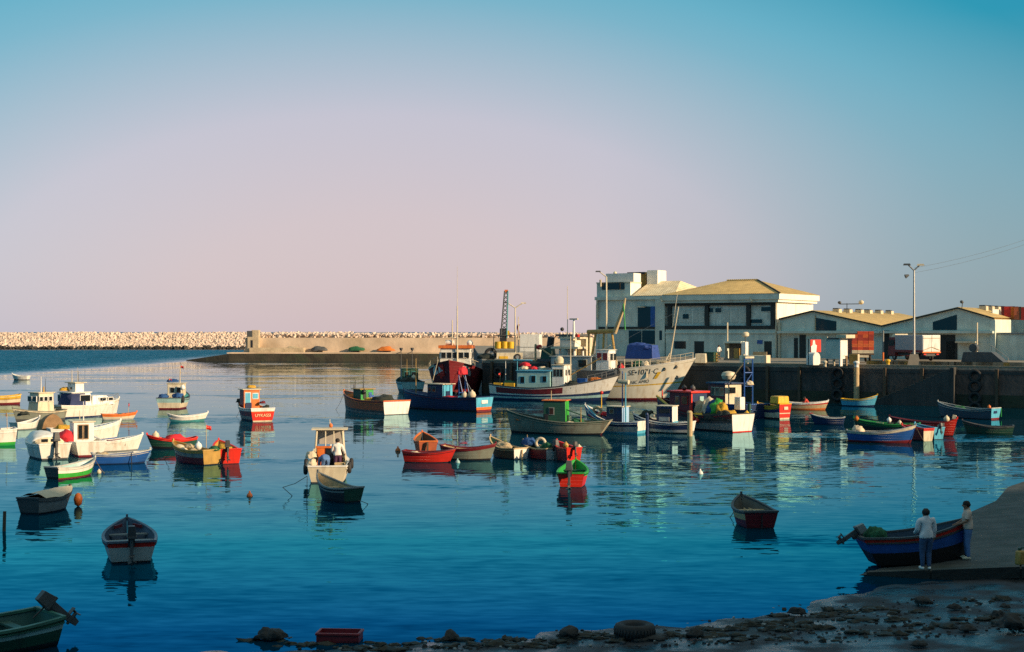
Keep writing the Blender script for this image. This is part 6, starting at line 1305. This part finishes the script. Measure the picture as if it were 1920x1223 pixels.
# ================================================================== PEOPLE
def skin_obj(name, nodes, edges, m, parent, sub=2, root=0):
    """nodes: list of (x, y, z, r); grown into one surface with a Skin modifier"""
    me = bpy.data.meshes.new(name); me.from_pydata([n[:3] for n in nodes], edges, [])
    o = bpy.data.objects.new(name, me); COL.objects.link(o)
    o.modifiers.new('skin', 'SKIN')
    sk = me.skin_vertices[0].data
    for i, n in enumerate(nodes):
        r = n[3]; sk[i].radius = r if isinstance(r, tuple) else (r, r); sk[i].use_root = (i == root)
    s = o.modifiers.new('sub', 'SUBSURF'); s.levels = sub; s.render_levels = sub
    bpy.context.view_layer.update()
    new = bpy.data.meshes.new_from_object(o.evaluated_get(bpy.context.evaluated_depsgraph_get()))
    bpy.data.objects.remove(o); new.name = name
    bm = bmesh.new(); bm.from_mesh(new); bmesh.ops.holes_fill(bm, edges=[e_ for e_ in bm.edges if e_.is_boundary], sides=0)
    bmesh.ops.recalc_face_normals(bm, faces=bm.faces); bm.to_mesh(new); bm.free()
    new.materials.clear(); new.materials.append(m)
    for p in new.polygons: p.use_smooth = True; p.material_index = 0
    r = bpy.data.objects.new(name, new); COL.objects.link(r); r.parent = parent
    return r
def person(label, loc, rz, shirt, trousers, shoes=CLEANW, pose=None, short=False, hgt=1.73, hair=HAIR, group=None, sub=3):
    t = thing('person', label, 'person', loc, rz, group or 'people in the harbour')
    J = dict(pelvis=(0, 0, .95), waist=(0, 0, 1.10), chest=(.0, 0, 1.30), neck=(.0, 0, 1.47), chin=(.02, 0, 1.55), head=(.025, 0, 1.62), crown=(.01, 0, 1.69),
             hipL=(0, .095, .90), hipR=(0, -.095, .90), kneeL=(.03, .11, .50), kneeR=(.03, -.11, .50), ankL=(0, .12, .09), ankR=(0, -.12, .09), toeL=(.16, .14, .04), toeR=(.16, -.14, .04),
             shL=(0, .19, 1.41), shR=(0, -.19, 1.41), elL=(-.02, .25, 1.13), elR=(-.02, -.25, 1.13), wrL=(.06, .26, .89), wrR=(.06, -.26, .89))
    J.update(pose or {})
    k = hgt / 1.73; V = {n: Vector(p) * k for n, p in J.items()}
    N_, E_ = [], []
    def nd(p, r): N_.append((p[0], p[1], p[2], r)); return len(N_) - 1
    def ch(i, *pr):
        for p, r in pr:
            j = nd(p, r); E_.append((i, j)); i = j
        return i
    # body: one surface from the pelvis out
    p = nd(V['pelvis'], .145 * k); c0 = ch(p, (V['waist'], .138 * k), (V['chest'] - (V['chest'] - V['waist']) * .15, .150 * k)); c = ch(c0, (V['chest'].lerp(V['neck'], .42), .120 * k)); n = ch(c, (V['neck'], .062 * k))
    hd = ch(n, (V['chin'], .078 * k), (V['head'], .112 * k), (V['crown'], .082 * k))
    fw = (V['chin'] - V['neck']); fdir = Vector((1, 0, 0)); 
    h = V['head']
    for s in 'LR':
        sg = 1 if s == 'L' else -1
        ch(p, (V['hip' + s], .118 * k), (V['hip' + s].lerp(V['knee' + s], .5), .092 * k), (V['knee' + s], .068 * k), (V['knee' + s].lerp(V['ank' + s], .35), .062 * k), (V['ank' + s], .042 * k), (V['toe' + s], .03 * k))
        w = ch(c, (V['sh' + s].lerp(V['chest'].lerp(V['neck'], .42), .45), .085 * k), (V['sh' + s], .072 * k), (V['el' + s], .05 * k), (V['wr' + s], .032 * k))
        d = (V['wr' + s] - V['el' + s]).normalized(); side = d.cross(Vector((0, sg, 0))); side = side.normalized() if side.length > .1 else Vector((1, 0, 0))
        pm = V['wr' + s] + d * .075 * k; pi = ch(w, (pm, .03 * k))
        for f in range(4):
            o = side * (.027 - .018 * f) * k; ln = (.075, .085, .08, .06)[f] * k
            ch(pi, (pm + d * .03 * k + o, .0095 * k), (pm + d * (.03 * k + ln * .5) + o * 1.1 + Vector((0, -sg * .008 * k, 0)), .0085 * k), (pm + d * (.03 * k + ln * .85) + o + Vector((0, -sg * .03 * k, 0)), .007 * k))
        ch(w, (V['wr' + s] + d * .035 * k + side * .035 * k, .011 * k), (V['wr' + s] + d * .08 * k + side * .058 * k, .009 * k))
    body = skin_obj('body', N_, E_, SKIN, t, sub)
    # face: nose, ears, eyes, mouth on the head
    q = MB(); hc = h + Vector((0, 0, 0))
    q.blob(hc + Vector((.094, 0, -.015)) * k, (.022 * k, .014 * k, .022 * k), SKIN, 0, 1, 2)
    for sg in (1, -1): q.blob(hc + Vector((.0, sg * .092, -.01)) * k, (.02 * k, .012 * k, .034 * k), SKIN, 0, 1, 2); q.blob(hc + Vector((.078, sg * .034, .012)) * k, (.012 * k, .014 * k, .008 * k), BLACK, 0, 1, 2)
    q.blob(hc + Vector((.078, 0, -.055)) * k, (.01 * k, .026 * k, .006 * k), MAROON, 0, 1, 2)
    q.build('face', t, smooth=True)
    q = MB(); q.blob(hc + Vector((-.026, 0, .022)) * k, (.112 * k, .110 * k, .112 * k), hair, .14, 4, 3, -.07 * k, seed=3); q.build('hair', t, smooth=True)
    # clothes: the body's own surface over trunk and limbs, set a little outside it
    SG = [('torso', 'pelvis', 'waist'), ('torso2', 'waist', 'chest'), ('torso3', 'chest', 'neck'), ('head', 'chin', 'crown'), ('neck', 'neck', 'chin')]
    for s in 'LR': SG += [('uarm', 'sh' + s, 'el' + s), ('farm', 'el' + s, 'wr' + s), ('thigh', 'hip' + s, 'knee' + s), ('shin', 'knee' + s, 'ank' + s), ('foot', 'ank' + s, 'toe' + s), ('yoke', 'chest', 'sh' + s), ('girdle', 'pelvis', 'hip' + s)]
    HD = {s: V['wr' + s] + (V['wr' + s] - V['el' + s]).normalized() * .17 * k for s in 'LR'}
    wide = {'torso': .145, 'torso2': .15, 'torso3': .10, 'head': .085, 'neck': .055, 'uarm': .06, 'farm': .045, 'thigh': .10, 'shin': .06, 'foot': .04, 'yoke': .09, 'girdle': .12, 'hand': .03}
    def near(co):
        best = None
        for nme, p0, p1 in [(n_, V[a_], V[b_]) for n_, a_, b_ in SG] + [('hand', V['wr' + s], HD[s]) for s in 'LR']:
            d = p1 - p0; u = max(0, min(1, (co - p0).dot(d) / d.length_squared)); r_ = (co - (p0 + d * u)).length / wide[nme]
            if best is None or r_ < best[0]: best = (r_, nme, u)
        return best[1:]
    me = body.data; reg = [near(v.co) for v in me.vertices]; upv = (V['waist'] - V['pelvis']).normalized()
    hgt_ = [(v.co - V['pelvis']).dot(upv) / k for v in me.vertices]
    def garment(name, ok, off, m):
        keep = [ok(*r_, h_) for r_, h_ in zip(reg, hgt_)]; idx = {}; vs = []; fs = []
        for pl in me.polygons:
            if all(keep[v] for v in pl.vertices):
                f = []
                for v in pl.vertices:
                    if v not in idx:
                        idx[v] = len(vs); w_ = me.vertices[v]
                        vs.append(w_.co + w_.normal * off * k + Vector((0, 0, .004 * noise.noise(w_.co * 9))))
                    f.append(idx[v])
                fs.append(f)
        q = MB(); q.add(vs, fs, m); o = q.build(name, t, smooth=True, fixn=False)
        so_ = o.modifiers.new('cloth', 'SOLIDIFY'); so_.thickness = .012; so_.offset = -1
        return o
    garment('shirt', lambda n_, u, h_: n_ in ('torso2', 'torso3', 'yoke') or (n_ in ('torso', 'girdle', 'thigh') and h_ > -.05) or (n_ == 'neck' and u < .25) or (n_ == 'uarm' and (u < .8 or not short)) or (n_ == 'farm' and ((u < .93 and not short) or u < .0)) or (n_ == 'hand' and False), .022, shirt)
    garment('trousers', lambda n_, u, h_: n_ in ('girdle', 'thigh') or (n_ in ('torso', 'torso2') and h_ < .10) or (n_ == 'shin' and u < .97), .013, trousers)
    for s in 'LR':
        a, to = V['ank' + s], V['toe' + s]
        q = MB(); mid = (a + to) / 2; d = to - a; yaw = math.atan2(d.y, d.x)
        q.blob((0, 0, 0), (.135 * k, .05 * k, .052 * k), shoes, .05, 2, 3, -.035 * k)
        o = q.build('shoe', t, smooth=True); o.location = (mid.x - .02, mid.y, mid.z - .01); o.rotation_euler = (0, 0, yaw)
    return t
SH_W = mat('white_shirt', (.72, .70, .66), .85, .1, 6, bump=.006); SH_G = mat('pale_grey_shirt', (.74, .72, .74), .85, .12, 6, bump=.006); SH_B = mat('beige_shirt', (.6, .46, .38), .85, .12, 6, bump=.006)
JEAN = mat('blue_jeans', (.045, .09, .19), .85, .25, 8, bump=.006); PURP = mat('dark_purple_trousers', (.07, .025, .07), .85, .2, 8, bump=.006); SH_R = mat('red_shirt', (.5, .06, .04), .85, .15, 6)
SH_O = mat('apricot_shirt', (.6, .36, .2), .85, .15, 6); DENIM = mat('bright_denim', (.10, .2, .42), .85, .2, 8)

# ================================================================== SHORE: beach, slipway, boat being hauled, people
SAND = mat('wet_dark_sand', (.028, .033, .042), .45, .4, 1.5, bump=.03, stain=(.02, .022, .02), stain_amt=.8, stain_scale=.8)
def wet(m):
    nt = m.node_tree; N = nt.nodes; n = N.new('ShaderNodeTexNoise'); n.inputs['Scale'].default_value = .9; n.inputs['Detail'].default_value = 6
    tc = N.new('ShaderNodeTexCoord'); nt.links.new(tc.outputs['Object'], n.inputs['Vector'])
    r = N.new('ShaderNodeMapRange'); r.inputs[1].default_value = .42; r.inputs[2].default_value = .62; r.inputs[3].default_value = .22; r.inputs[4].default_value = .8
    nt.links.new(n.outputs['Fac'], r.inputs[0]); nt.links.new(r.outputs[0], N['Principled BSDF'].inputs['Roughness'])
wet(SAND); SAND.node_tree.nodes['Principled BSDF'].inputs['Specular IOR Level'].default_value = .3
WEED = mat('dark_seaweed', (.012, .016, .010), .6, .5, 6, bump=.03)
ROCK = mat('dark_rock', (.022, .022, .022), .8, .4, 3, bump=.05)
SLIP = mat('weathered_slipway', (.055, .062, .058), .8, .5, 1.6, bump=.03, stain=(.018, .03, .02), stain_amt=.9, stain_scale=.45)
# waterline of the beach, from the photograph's bottom edge to the slipway
WL = [(-60, 27.0), (-20, 29.5), (-10, 31.0), (-5.4, 31.7), (-.7, 32.8), (4.4, 34.9), (9.2, 38.4), (11.5, 40.5), (16, 45), (40, 66)]
def wly(x):
    for (x0, y0), (x1, y1) in zip(WL[:-1], WL[1:]):
        if x <= x1: return y0 + (y1 - y0) * (x - x0) / (x1 - x0)
    return WL[-1][1]
def bz(x, y):
    d = wly(x) - y
    z = d * .045 if d > 0 else d * .10
    return z + .05 * noise.noise(Vector((x * .35, y * .35, 0))) + .035 * noise.noise(Vector((x * 1.3, y * 1.3, 4))) * min(1, max(0, 1.2 - abs(d) * .02)) - .015
xs = [-60 + i * 4 for i in range(9)] + [-25 + i * .3 for i in range(190)] + [32 + i * 4 for i in range(8)]
ys = [2 + i * 2 for i in range(11)] + [23 + i * .3 for i in range(70)] + [44.5 + i * 3 for i in range(9)]
mb = MB(); kS = mb.mi(SAND)
for y in ys:
    for x in xs: mb.v.append((x, y, bz(x, y)))
for j in range(len(ys) - 1):
    for i in range(len(xs) - 1):
        n_ = len(xs); mb.f.append([j * n_ + i, j * n_ + i + 1, (j + 1) * n_ + i + 1, (j + 1) * n_ + i]); mb.m.append(kS)
kind(mb.build('beach', smooth=True, fixn=False), 'structure')
mb = MB(); mb.prism([(-60, -8), (60, -8), (60, 1.9), (-60, 1.9)], -2, 5.4, CONC); kind(mb.build('promenade'), 'structure')
# seaweed
mb = MB(); rw = random.Random(5)
def weed(x, y, n, sp):
    n = int(n * .62)
    for _ in range(n):
        px, py = x + rw.gauss(0, sp), y + rw.gauss(0, sp * .45); z = bz(px, py)
        if z < -.12: continue
        s = rw.uniform(.03, .12)
        mb.blob((px, py, max(z, -.02) + s * .1), (s * rw.uniform(1, 2.4), s * rw.uniform(.7, 1.5), s * rw.uniform(.35, .85)), WEED, .9, 2.6, 2, None, seed=rw.randint(0, 99))
for px, py, n, sp in ((505, 1198, 14, .35), (560, 1210, 14, .4), (700, 1217, 26, .5), (830, 1200, 10, .3), (870, 1215, 24, .5), (950, 1200, 10, .3), (1000, 1215, 26, .5), (1060, 1205, 26, .45), (1130, 1200, 26, .45), (1190, 1207, 26, .35), (1290, 1200, 34, .5), (1370, 1185, 38, .5), (1440, 1178, 40, .5), (1530, 1160, 40, .5), (1600, 1150, 34, .4), (1500, 1190, 40, .5), (1650, 1178, 26, .5), (1700, 1160, 12, .4), (1760, 1195, 20, .5), (1830, 1180, 20, .5), (1890, 1190, 24, .4), (1860, 1140, 10, .4), (1720, 1210, 16, .5), (1600, 1212, 16, .5), (1420, 1212, 14, .5)):
    p = W(px, py); weed(p.x, p.y, n, sp)
kind(mb.build('seaweed', smooth=True), 'stuff')
mb = MB()
for _ in range(900):
    py = 1223 - 90 * rw.random() ** 1.3; px = rw.uniform(560, 1920); p = W(px, py); z = bz(p.x, p.y)
    if z < -.03 or p.y > 41: continue
    s = rw.uniform(.012, .05) * (1.6 if rw.random() < .1 else 1)
    q_ = Matrix.Translation((p.x, p.y, z + s * .3)) @ Matrix.Rotation(rw.uniform(0, 6), 4, 'Z') @ Matrix.Rotation(rw.uniform(-.5, .5), 4, 'X')
    mb.box((0, 0, 0), (s * 2, s * rw.uniform(1, 2), s), (ROCK, ROCK, SAND, GREY)[rw.randint(0, 3)], M=q_, top=(.7, .7))
kind(mb.build('shingle'), 'stuff')
for i, (px, py, s, l) in enumerate(((508, 1199, .3, 'flat dark rock awash farthest left on the shore'), (845, 1199, .2, 'small dark rock awash left of the old tyre'), (1066, 1197, .24, 'rounded dark rock left of the old tyre'), (1494, 1155, .19, 'small round rock standing at the water edge'), (1302, 1197, .2, 'dark stone just right of the old tyre'), (1730, 1137, .22, 'dark stone on the sand below the slipway'), (1790, 1148, .14, 'small stone on the sand right of the dark stone'), (1871, 1163, .2, 'dark rock on the sand near the right edge'), (1900, 1190, .34, 'largest dark rock in the bottom right corner'), (1815, 1190, .18, 'low rock left of the largest corner rock'), (1722, 1215, .16, 'stone at the bottom edge below the sand'), (1885, 1146, .12, 'small stone at the right edge of the sand'))):
    p = W(px, py); z = bz(p.x, p.y); p = W(px, py, max(0, z))
    q = MB(); q.blob((0, 0, s * .35), (s * 1.15, s * .9, s * .75), ROCK, .45, 1.7, 3, 0, seed=i + 20)
    put(tag(q.build('rock', smooth=True), l, 'rock', 'rocks along the shore'), (p.x, p.y, max(bz(p.x, p.y), -.06)), i)
# old tyre and red crate
p = W(1190, 1203)
t = thing('old_tyre', 'old black tyre lying on stones at the water edge', 'tyre', (p.x, p.y, bz(p.x, p.y) - .08), .3)
q = MB()
prof = [(.30, .06), (.44, .0), (.55, .05), (.58, .14), (.58, .34), (.55, .43), (.44, .48), (.30, .42), (.28, .3), (.28, .15), (.30, .06)]
vs = []; n = 40
for a in range(n):
    for r_, z_ in prof[:-1]: vs.append((r_ * math.cos(a * 2 * math.pi / n), r_ * math.sin(a * 2 * math.pi / n), z_ + .12))
m_ = len(prof) - 1
q.add(vs, [(a * m_ + b_, ((a + 1) % n) * m_ + b_, ((a + 1) % n) * m_ + (b_ + 1) % m_, a * m_ + (b_ + 1) % m_) for a in range(n) for b_ in range(m_)], RUBBER)
for a in range(36):
    q.box((.585 * math.cos(a * math.pi / 18), .585 * math.sin(a * math.pi / 18), .36), (.02, .05, .22), RUBBER, rz=a * math.pi / 18)
q.build('tyre_casing', t, smooth=True); t.scale = (.8, .8, .72)
q = MB(); q.blob((.25, -.1, .0), (.5, .4, .16), ROCK, .4, 2, 3, None, seed=8); put(tag(q.build('rock', smooth=True), 'flat dark stone propping up the old tyre', 'rock', 'rocks along the shore'), (p.x, p.y, bz(p.x, p.y)))
p = W(637, 1201)
q = MB(); sx, sy, sz, k = .98, .55, .22, .035; MR = mat('dull_red_plastic', (.20, .012, .018), .5, .25, 3)
q.box((0, 0, k / 2), (sx, sy, k), MR)
for sg in (1, -1):
    q.box((0, sg * (sy / 2 - k / 2), sz / 2 + k / 2), (sx, k, sz - k), MR); q.box((sg * (sx / 2 - k / 2), 0, sz / 2 + k / 2), (k, sy - 2 * k, sz - k), MR); q.box((0, sg * (sy / 2 + .012), sz - .03), (sx + .04, .03, .05), MR); q.box((sg * (sx / 2 + .012), 0, sz - .03), (.03, sy + .0, .045), MR)
put(tag(q.build('fish_crate', bevel=.008), 'dull red fish crate lying in the shallows', 'crate'), (p.x, p.y, .0), -.08)

# slipway: a tilted slab whose lower edge runs out under water
SA = Vector((10.3, 41.7, 0)); 
def sz_(x, y): return .095 * ((x - 10.3) * .88 - (y - 41.7) * .48) + .07 * noise.noise(Vector((x * .22, y * .22, 7)))
SEDGE = mat('slip_edge', (.016, .018, .017), .85, .4, 2, bump=.03)
mb = MB()
e0 = Vector((8.0, 42.1)); e1 = Vector((30, 33.5)); f0 = Vector((8.0, 90.)); f1 = Vector((60, 90.))
near = [Vector((8.2, 41.6)), Vector((10.3, 41.35)), Vector((12, 40.75)), Vector((14.3, 39.95)), Vector((20, 38)), Vector((34, 33.5))]
def sl_quad(q, A, B, zoff, m): q.quad([(A[0].x, A[0].y, sz_(*A[0]) + zoff), (A[1].x, A[1].y, sz_(*A[1]) + zoff), (B[1].x, B[1].y, sz_(*B[1]) + zoff), (B[0].x, B[0].y, sz_(*B[0]) + zoff)], m)
far = [Vector((8.2 + i * 8, 100.)) for i in range(6)]
for i in range(5):
    a0, a1 = near[i], near[i + 1]
    n = 14
    for j in range(n):
        l0, l1 = a0.lerp(far[i], (j / n) ** 2), a1.lerp(far[i + 1], (j / n) ** 2); u0, u1 = a0.lerp(far[i], ((j + 1) / n) ** 2), a1.lerp(far[i + 1], ((j + 1) / n) ** 2)
        sl_quad(mb, (l0, l1), (u0, u1), 0, SLIP)
    mb.quad([(a0.x, a0.y, -1.2), (a1.x, a1.y, -1.2), (a1.x, a1.y, sz_(*a1)), (a0.x, a0.y, sz_(*a0))], SEDGE)
kind(mb.build('slipway', fixn=False), 'structure')
mb = MB()
for i in range(1, 5):
    a0, a1 = near[i], near[i + 1]; d = (a1 - a0).normalized(); nrm_ = Vector((-d.y, d.x))
    n = max(1, int((a1 - a0).length / 1.9))
    for j in range(n):
        p0, p1 = a0.lerp(a1, (j + .01) / n), a0.lerp(a1, (j + .985) / n)
        P = [p0 - nrm_ * .04, p1 - nrm_ * .04, p1 + nrm_ * .34, p0 + nrm_ * .34]
        mb.add([(v.x, v.y, sz_(*v) - .25) for v in P] + [(v.x, v.y, sz_(*v) + .07) for v in P], [(1, 2, 6, 5), (2, 3, 7, 6), (3, 0, 4, 7), (4, 5, 6, 7)], SLIP)
        mb.add([(P[0].x, P[0].y, sz_(*p0) - .25), (P[1].x, P[1].y, sz_(*p1) - .25), (P[1].x, P[1].y, sz_(*p1) + .07), (P[0].x, P[0].y, sz_(*p0) + .07)], [(0, 1, 2, 3)], SEDGE)
kind(mb.build('slipway_kerb'), 'structure')
# the blue boat half out of the water
sy_ = 43.1; sxx = (1716 - 960) / FPX * sy_
b = boat('rowing_boat', 'blue boat with red rail and black bottom drawn up on the slipway', 0, 0, 0, 3.5, 1.4, .82, bnd(.46, mat('black_bottom', (.006, .006, .008), .5, .2), .84, BLUE, 1, RED), inner=mat('dull_blue_lining', (.03, .06, .10), .6, .25), gun=DGREY, gw=.06, bow=.42, stern=.02, rake=.2, srake=.45, tb=.8, zf=.25, thw=(.35, .62), loc=(sxx, sy_, .13), world=4, draft=.12, motor=(58, GREY, 0, .8), group='boats on the slipway')
b.root.rotation_euler = (0, R(-2.2), R(4))
heap(b, 'green net heap in the stern of the blue boat on the slipway', -1.2, .1, .62, (.34, .3, .34), NETG, 4)
p1 = W(1736, 1063, .14); p1 = Vector((11.9, 40.85, 0)); p1.z = sz_(p1.x, p1.y) + .07
person('person seen from behind in pale shirt and jeans leaning on the blue boat', p1, R(98), SH_G, JEAN, CLEANW, dict(chest=(.03, 0, 1.30), shL=(.02, .20, 1.41), shR=(.02, -.20, 1.41), elL=(.05, .25, 1.14), elR=(.05, -.27, 1.15), wrL=(.30, .20, 1.02), wrR=(.16, -.29, .90), kneeR=(.06, -.10, .5), ankR=(-.03, -.07, .09), toeR=(.10, -.13, .04), ankL=(.02, .10, .09), kneeL=(.03, .11, .5), toeL=(.17, .12, .04), head=(.045, 0, 1.62), chin=(.04, 0, 1.55)), hgt=1.74)
p2 = Vector((13.75, 42.9, 0)); p2.z = sz_(p2.x, p2.y)
person('person in beige shirt standing at the bow of the blue boat, facing it', p2, R(172), SH_B, DENIM, CREAM, dict(elL=(.08, .24, 1.16), wrL=(.30, .16, 1.06), elR=(.06, -.24, 1.16), wrR=(.29, -.16, 1.04), chest=(.03, 0, 1.3), head=(.06, 0, 1.61), chin=(.05, 0, 1.54), crown=(.05, 0, 1.68)), hgt=1.76, short=True, hair=mat('bushy_hair', (.014, .012, .011), .9, .3, 20))
t = thing('jerry_can', 'yellow-green plastic can on the slipway at the right edge', 'jerry can', (14.55, 40.6, sz_(14.55, 40.6)), .3)
q = MB(); q.box((0, 0, .22), (.34, .24, .42), OCHRE, top=(.9, .9)); q.build('can', t, bevel=.05); q = MB(); q.tube((-.08, 0, .43), (-.08, 0, .5), .04, DGREEN); q.build('cap', t); q = MB(); q.path([(.12, 0, .42), (.10, 0, .5), (-.02, 0, .5), (-.03, 0, .43)], .02, DGREEN); q.build('handle', t)
# people aboard and on the quay
b = LAUNCH
person('person in white shirt and dark trousers standing in the cream launch, back turned', b.at(-.35, -.42, .22), b.rz + R(6), SH_W, PURP, BLACK, dict(elL=(.05, .27, 1.14), wrL=(.22, .2, 1.0), elR=(.02, -.30, 1.16), wrR=(.18, -.36, .98)), hgt=1.68)
person('person in blue denim bending forward in the cream launch', b.at(-.75, .15, .22), b.rz + R(20), DENIM, DENIM, BLACK, dict(pelvis=(-.1, 0, .80), waist=(.06, 0, .86), chest=(.27, 0, .80), neck=(.42, 0, .74), chin=(.48, 0, .69), head=(.53, 0, .65), crown=(.58, 0, .62), hipL=(-.1, .095, .77), hipR=(-.1, -.095, .77), kneeL=(.06, .12, .43), kneeR=(.06, -.12, .43), ankL=(-.05, .12, .09), ankR=(-.05, -.12, .09), shL=(.32, .17, .78), shR=(.32, -.17, .78), elL=(.4, .2, .52), elR=(.4, -.2, .52), wrL=(.46, .16, .32), wrR=(.46, -.16, .32)), hgt=1.7)
person('person in apricot shirt and white trousers on the white trawler foredeck', T1.at(3.0, -.9, 2.05), T1.rz + R(-120), SH_O, SH_W, BLACK, dict(elR=(.05, -.26, 1.16), wrR=(.22, -.2, 1.02)), hgt=1.72, hair=mat('reddish_cap', (.35, .05, .04), .8, .2, 9), sub=2)
person('person in white shirt beside the fuel kiosk on the quay', onquay(1348, 674), R(-60), SH_W, DGREY, BLACK, dict(elL=(.06, .25, 1.15), wrL=(.2, .2, 1.02)), hgt=1.7, sub=2)
b = RB
person('person in red shirt sitting bent over in the pale red-striped rowing boat', b.at(.15, 0, .2), b.rz + R(180), SH_R, DGREY, BLACK, dict(pelvis=(0, 0, .32), waist=(.05, 0, .46), chest=(.16, 0, .62), neck=(.25, 0, .75), chin=(.31, 0, .80), head=(.34, 0, .86), crown=(.35, 0, .93), hipL=(0, .1, .3), hipR=(0, -.1, .3), kneeL=(.36, .13, .42), kneeR=(.36, -.13, .42), ankL=(.42, .13, .09), ankR=(.42, -.13, .09), toeL=(.56, .14, .05), toeR=(.56, -.14, .05), shL=(.19, .18, .70), shR=(.19, -.18, .70), elL=(.30, .24, .48), elR=(.30, -.24, .48), wrL=(.48, .16, .5), wrR=(.48, -.16, .5)), hgt=1.7)
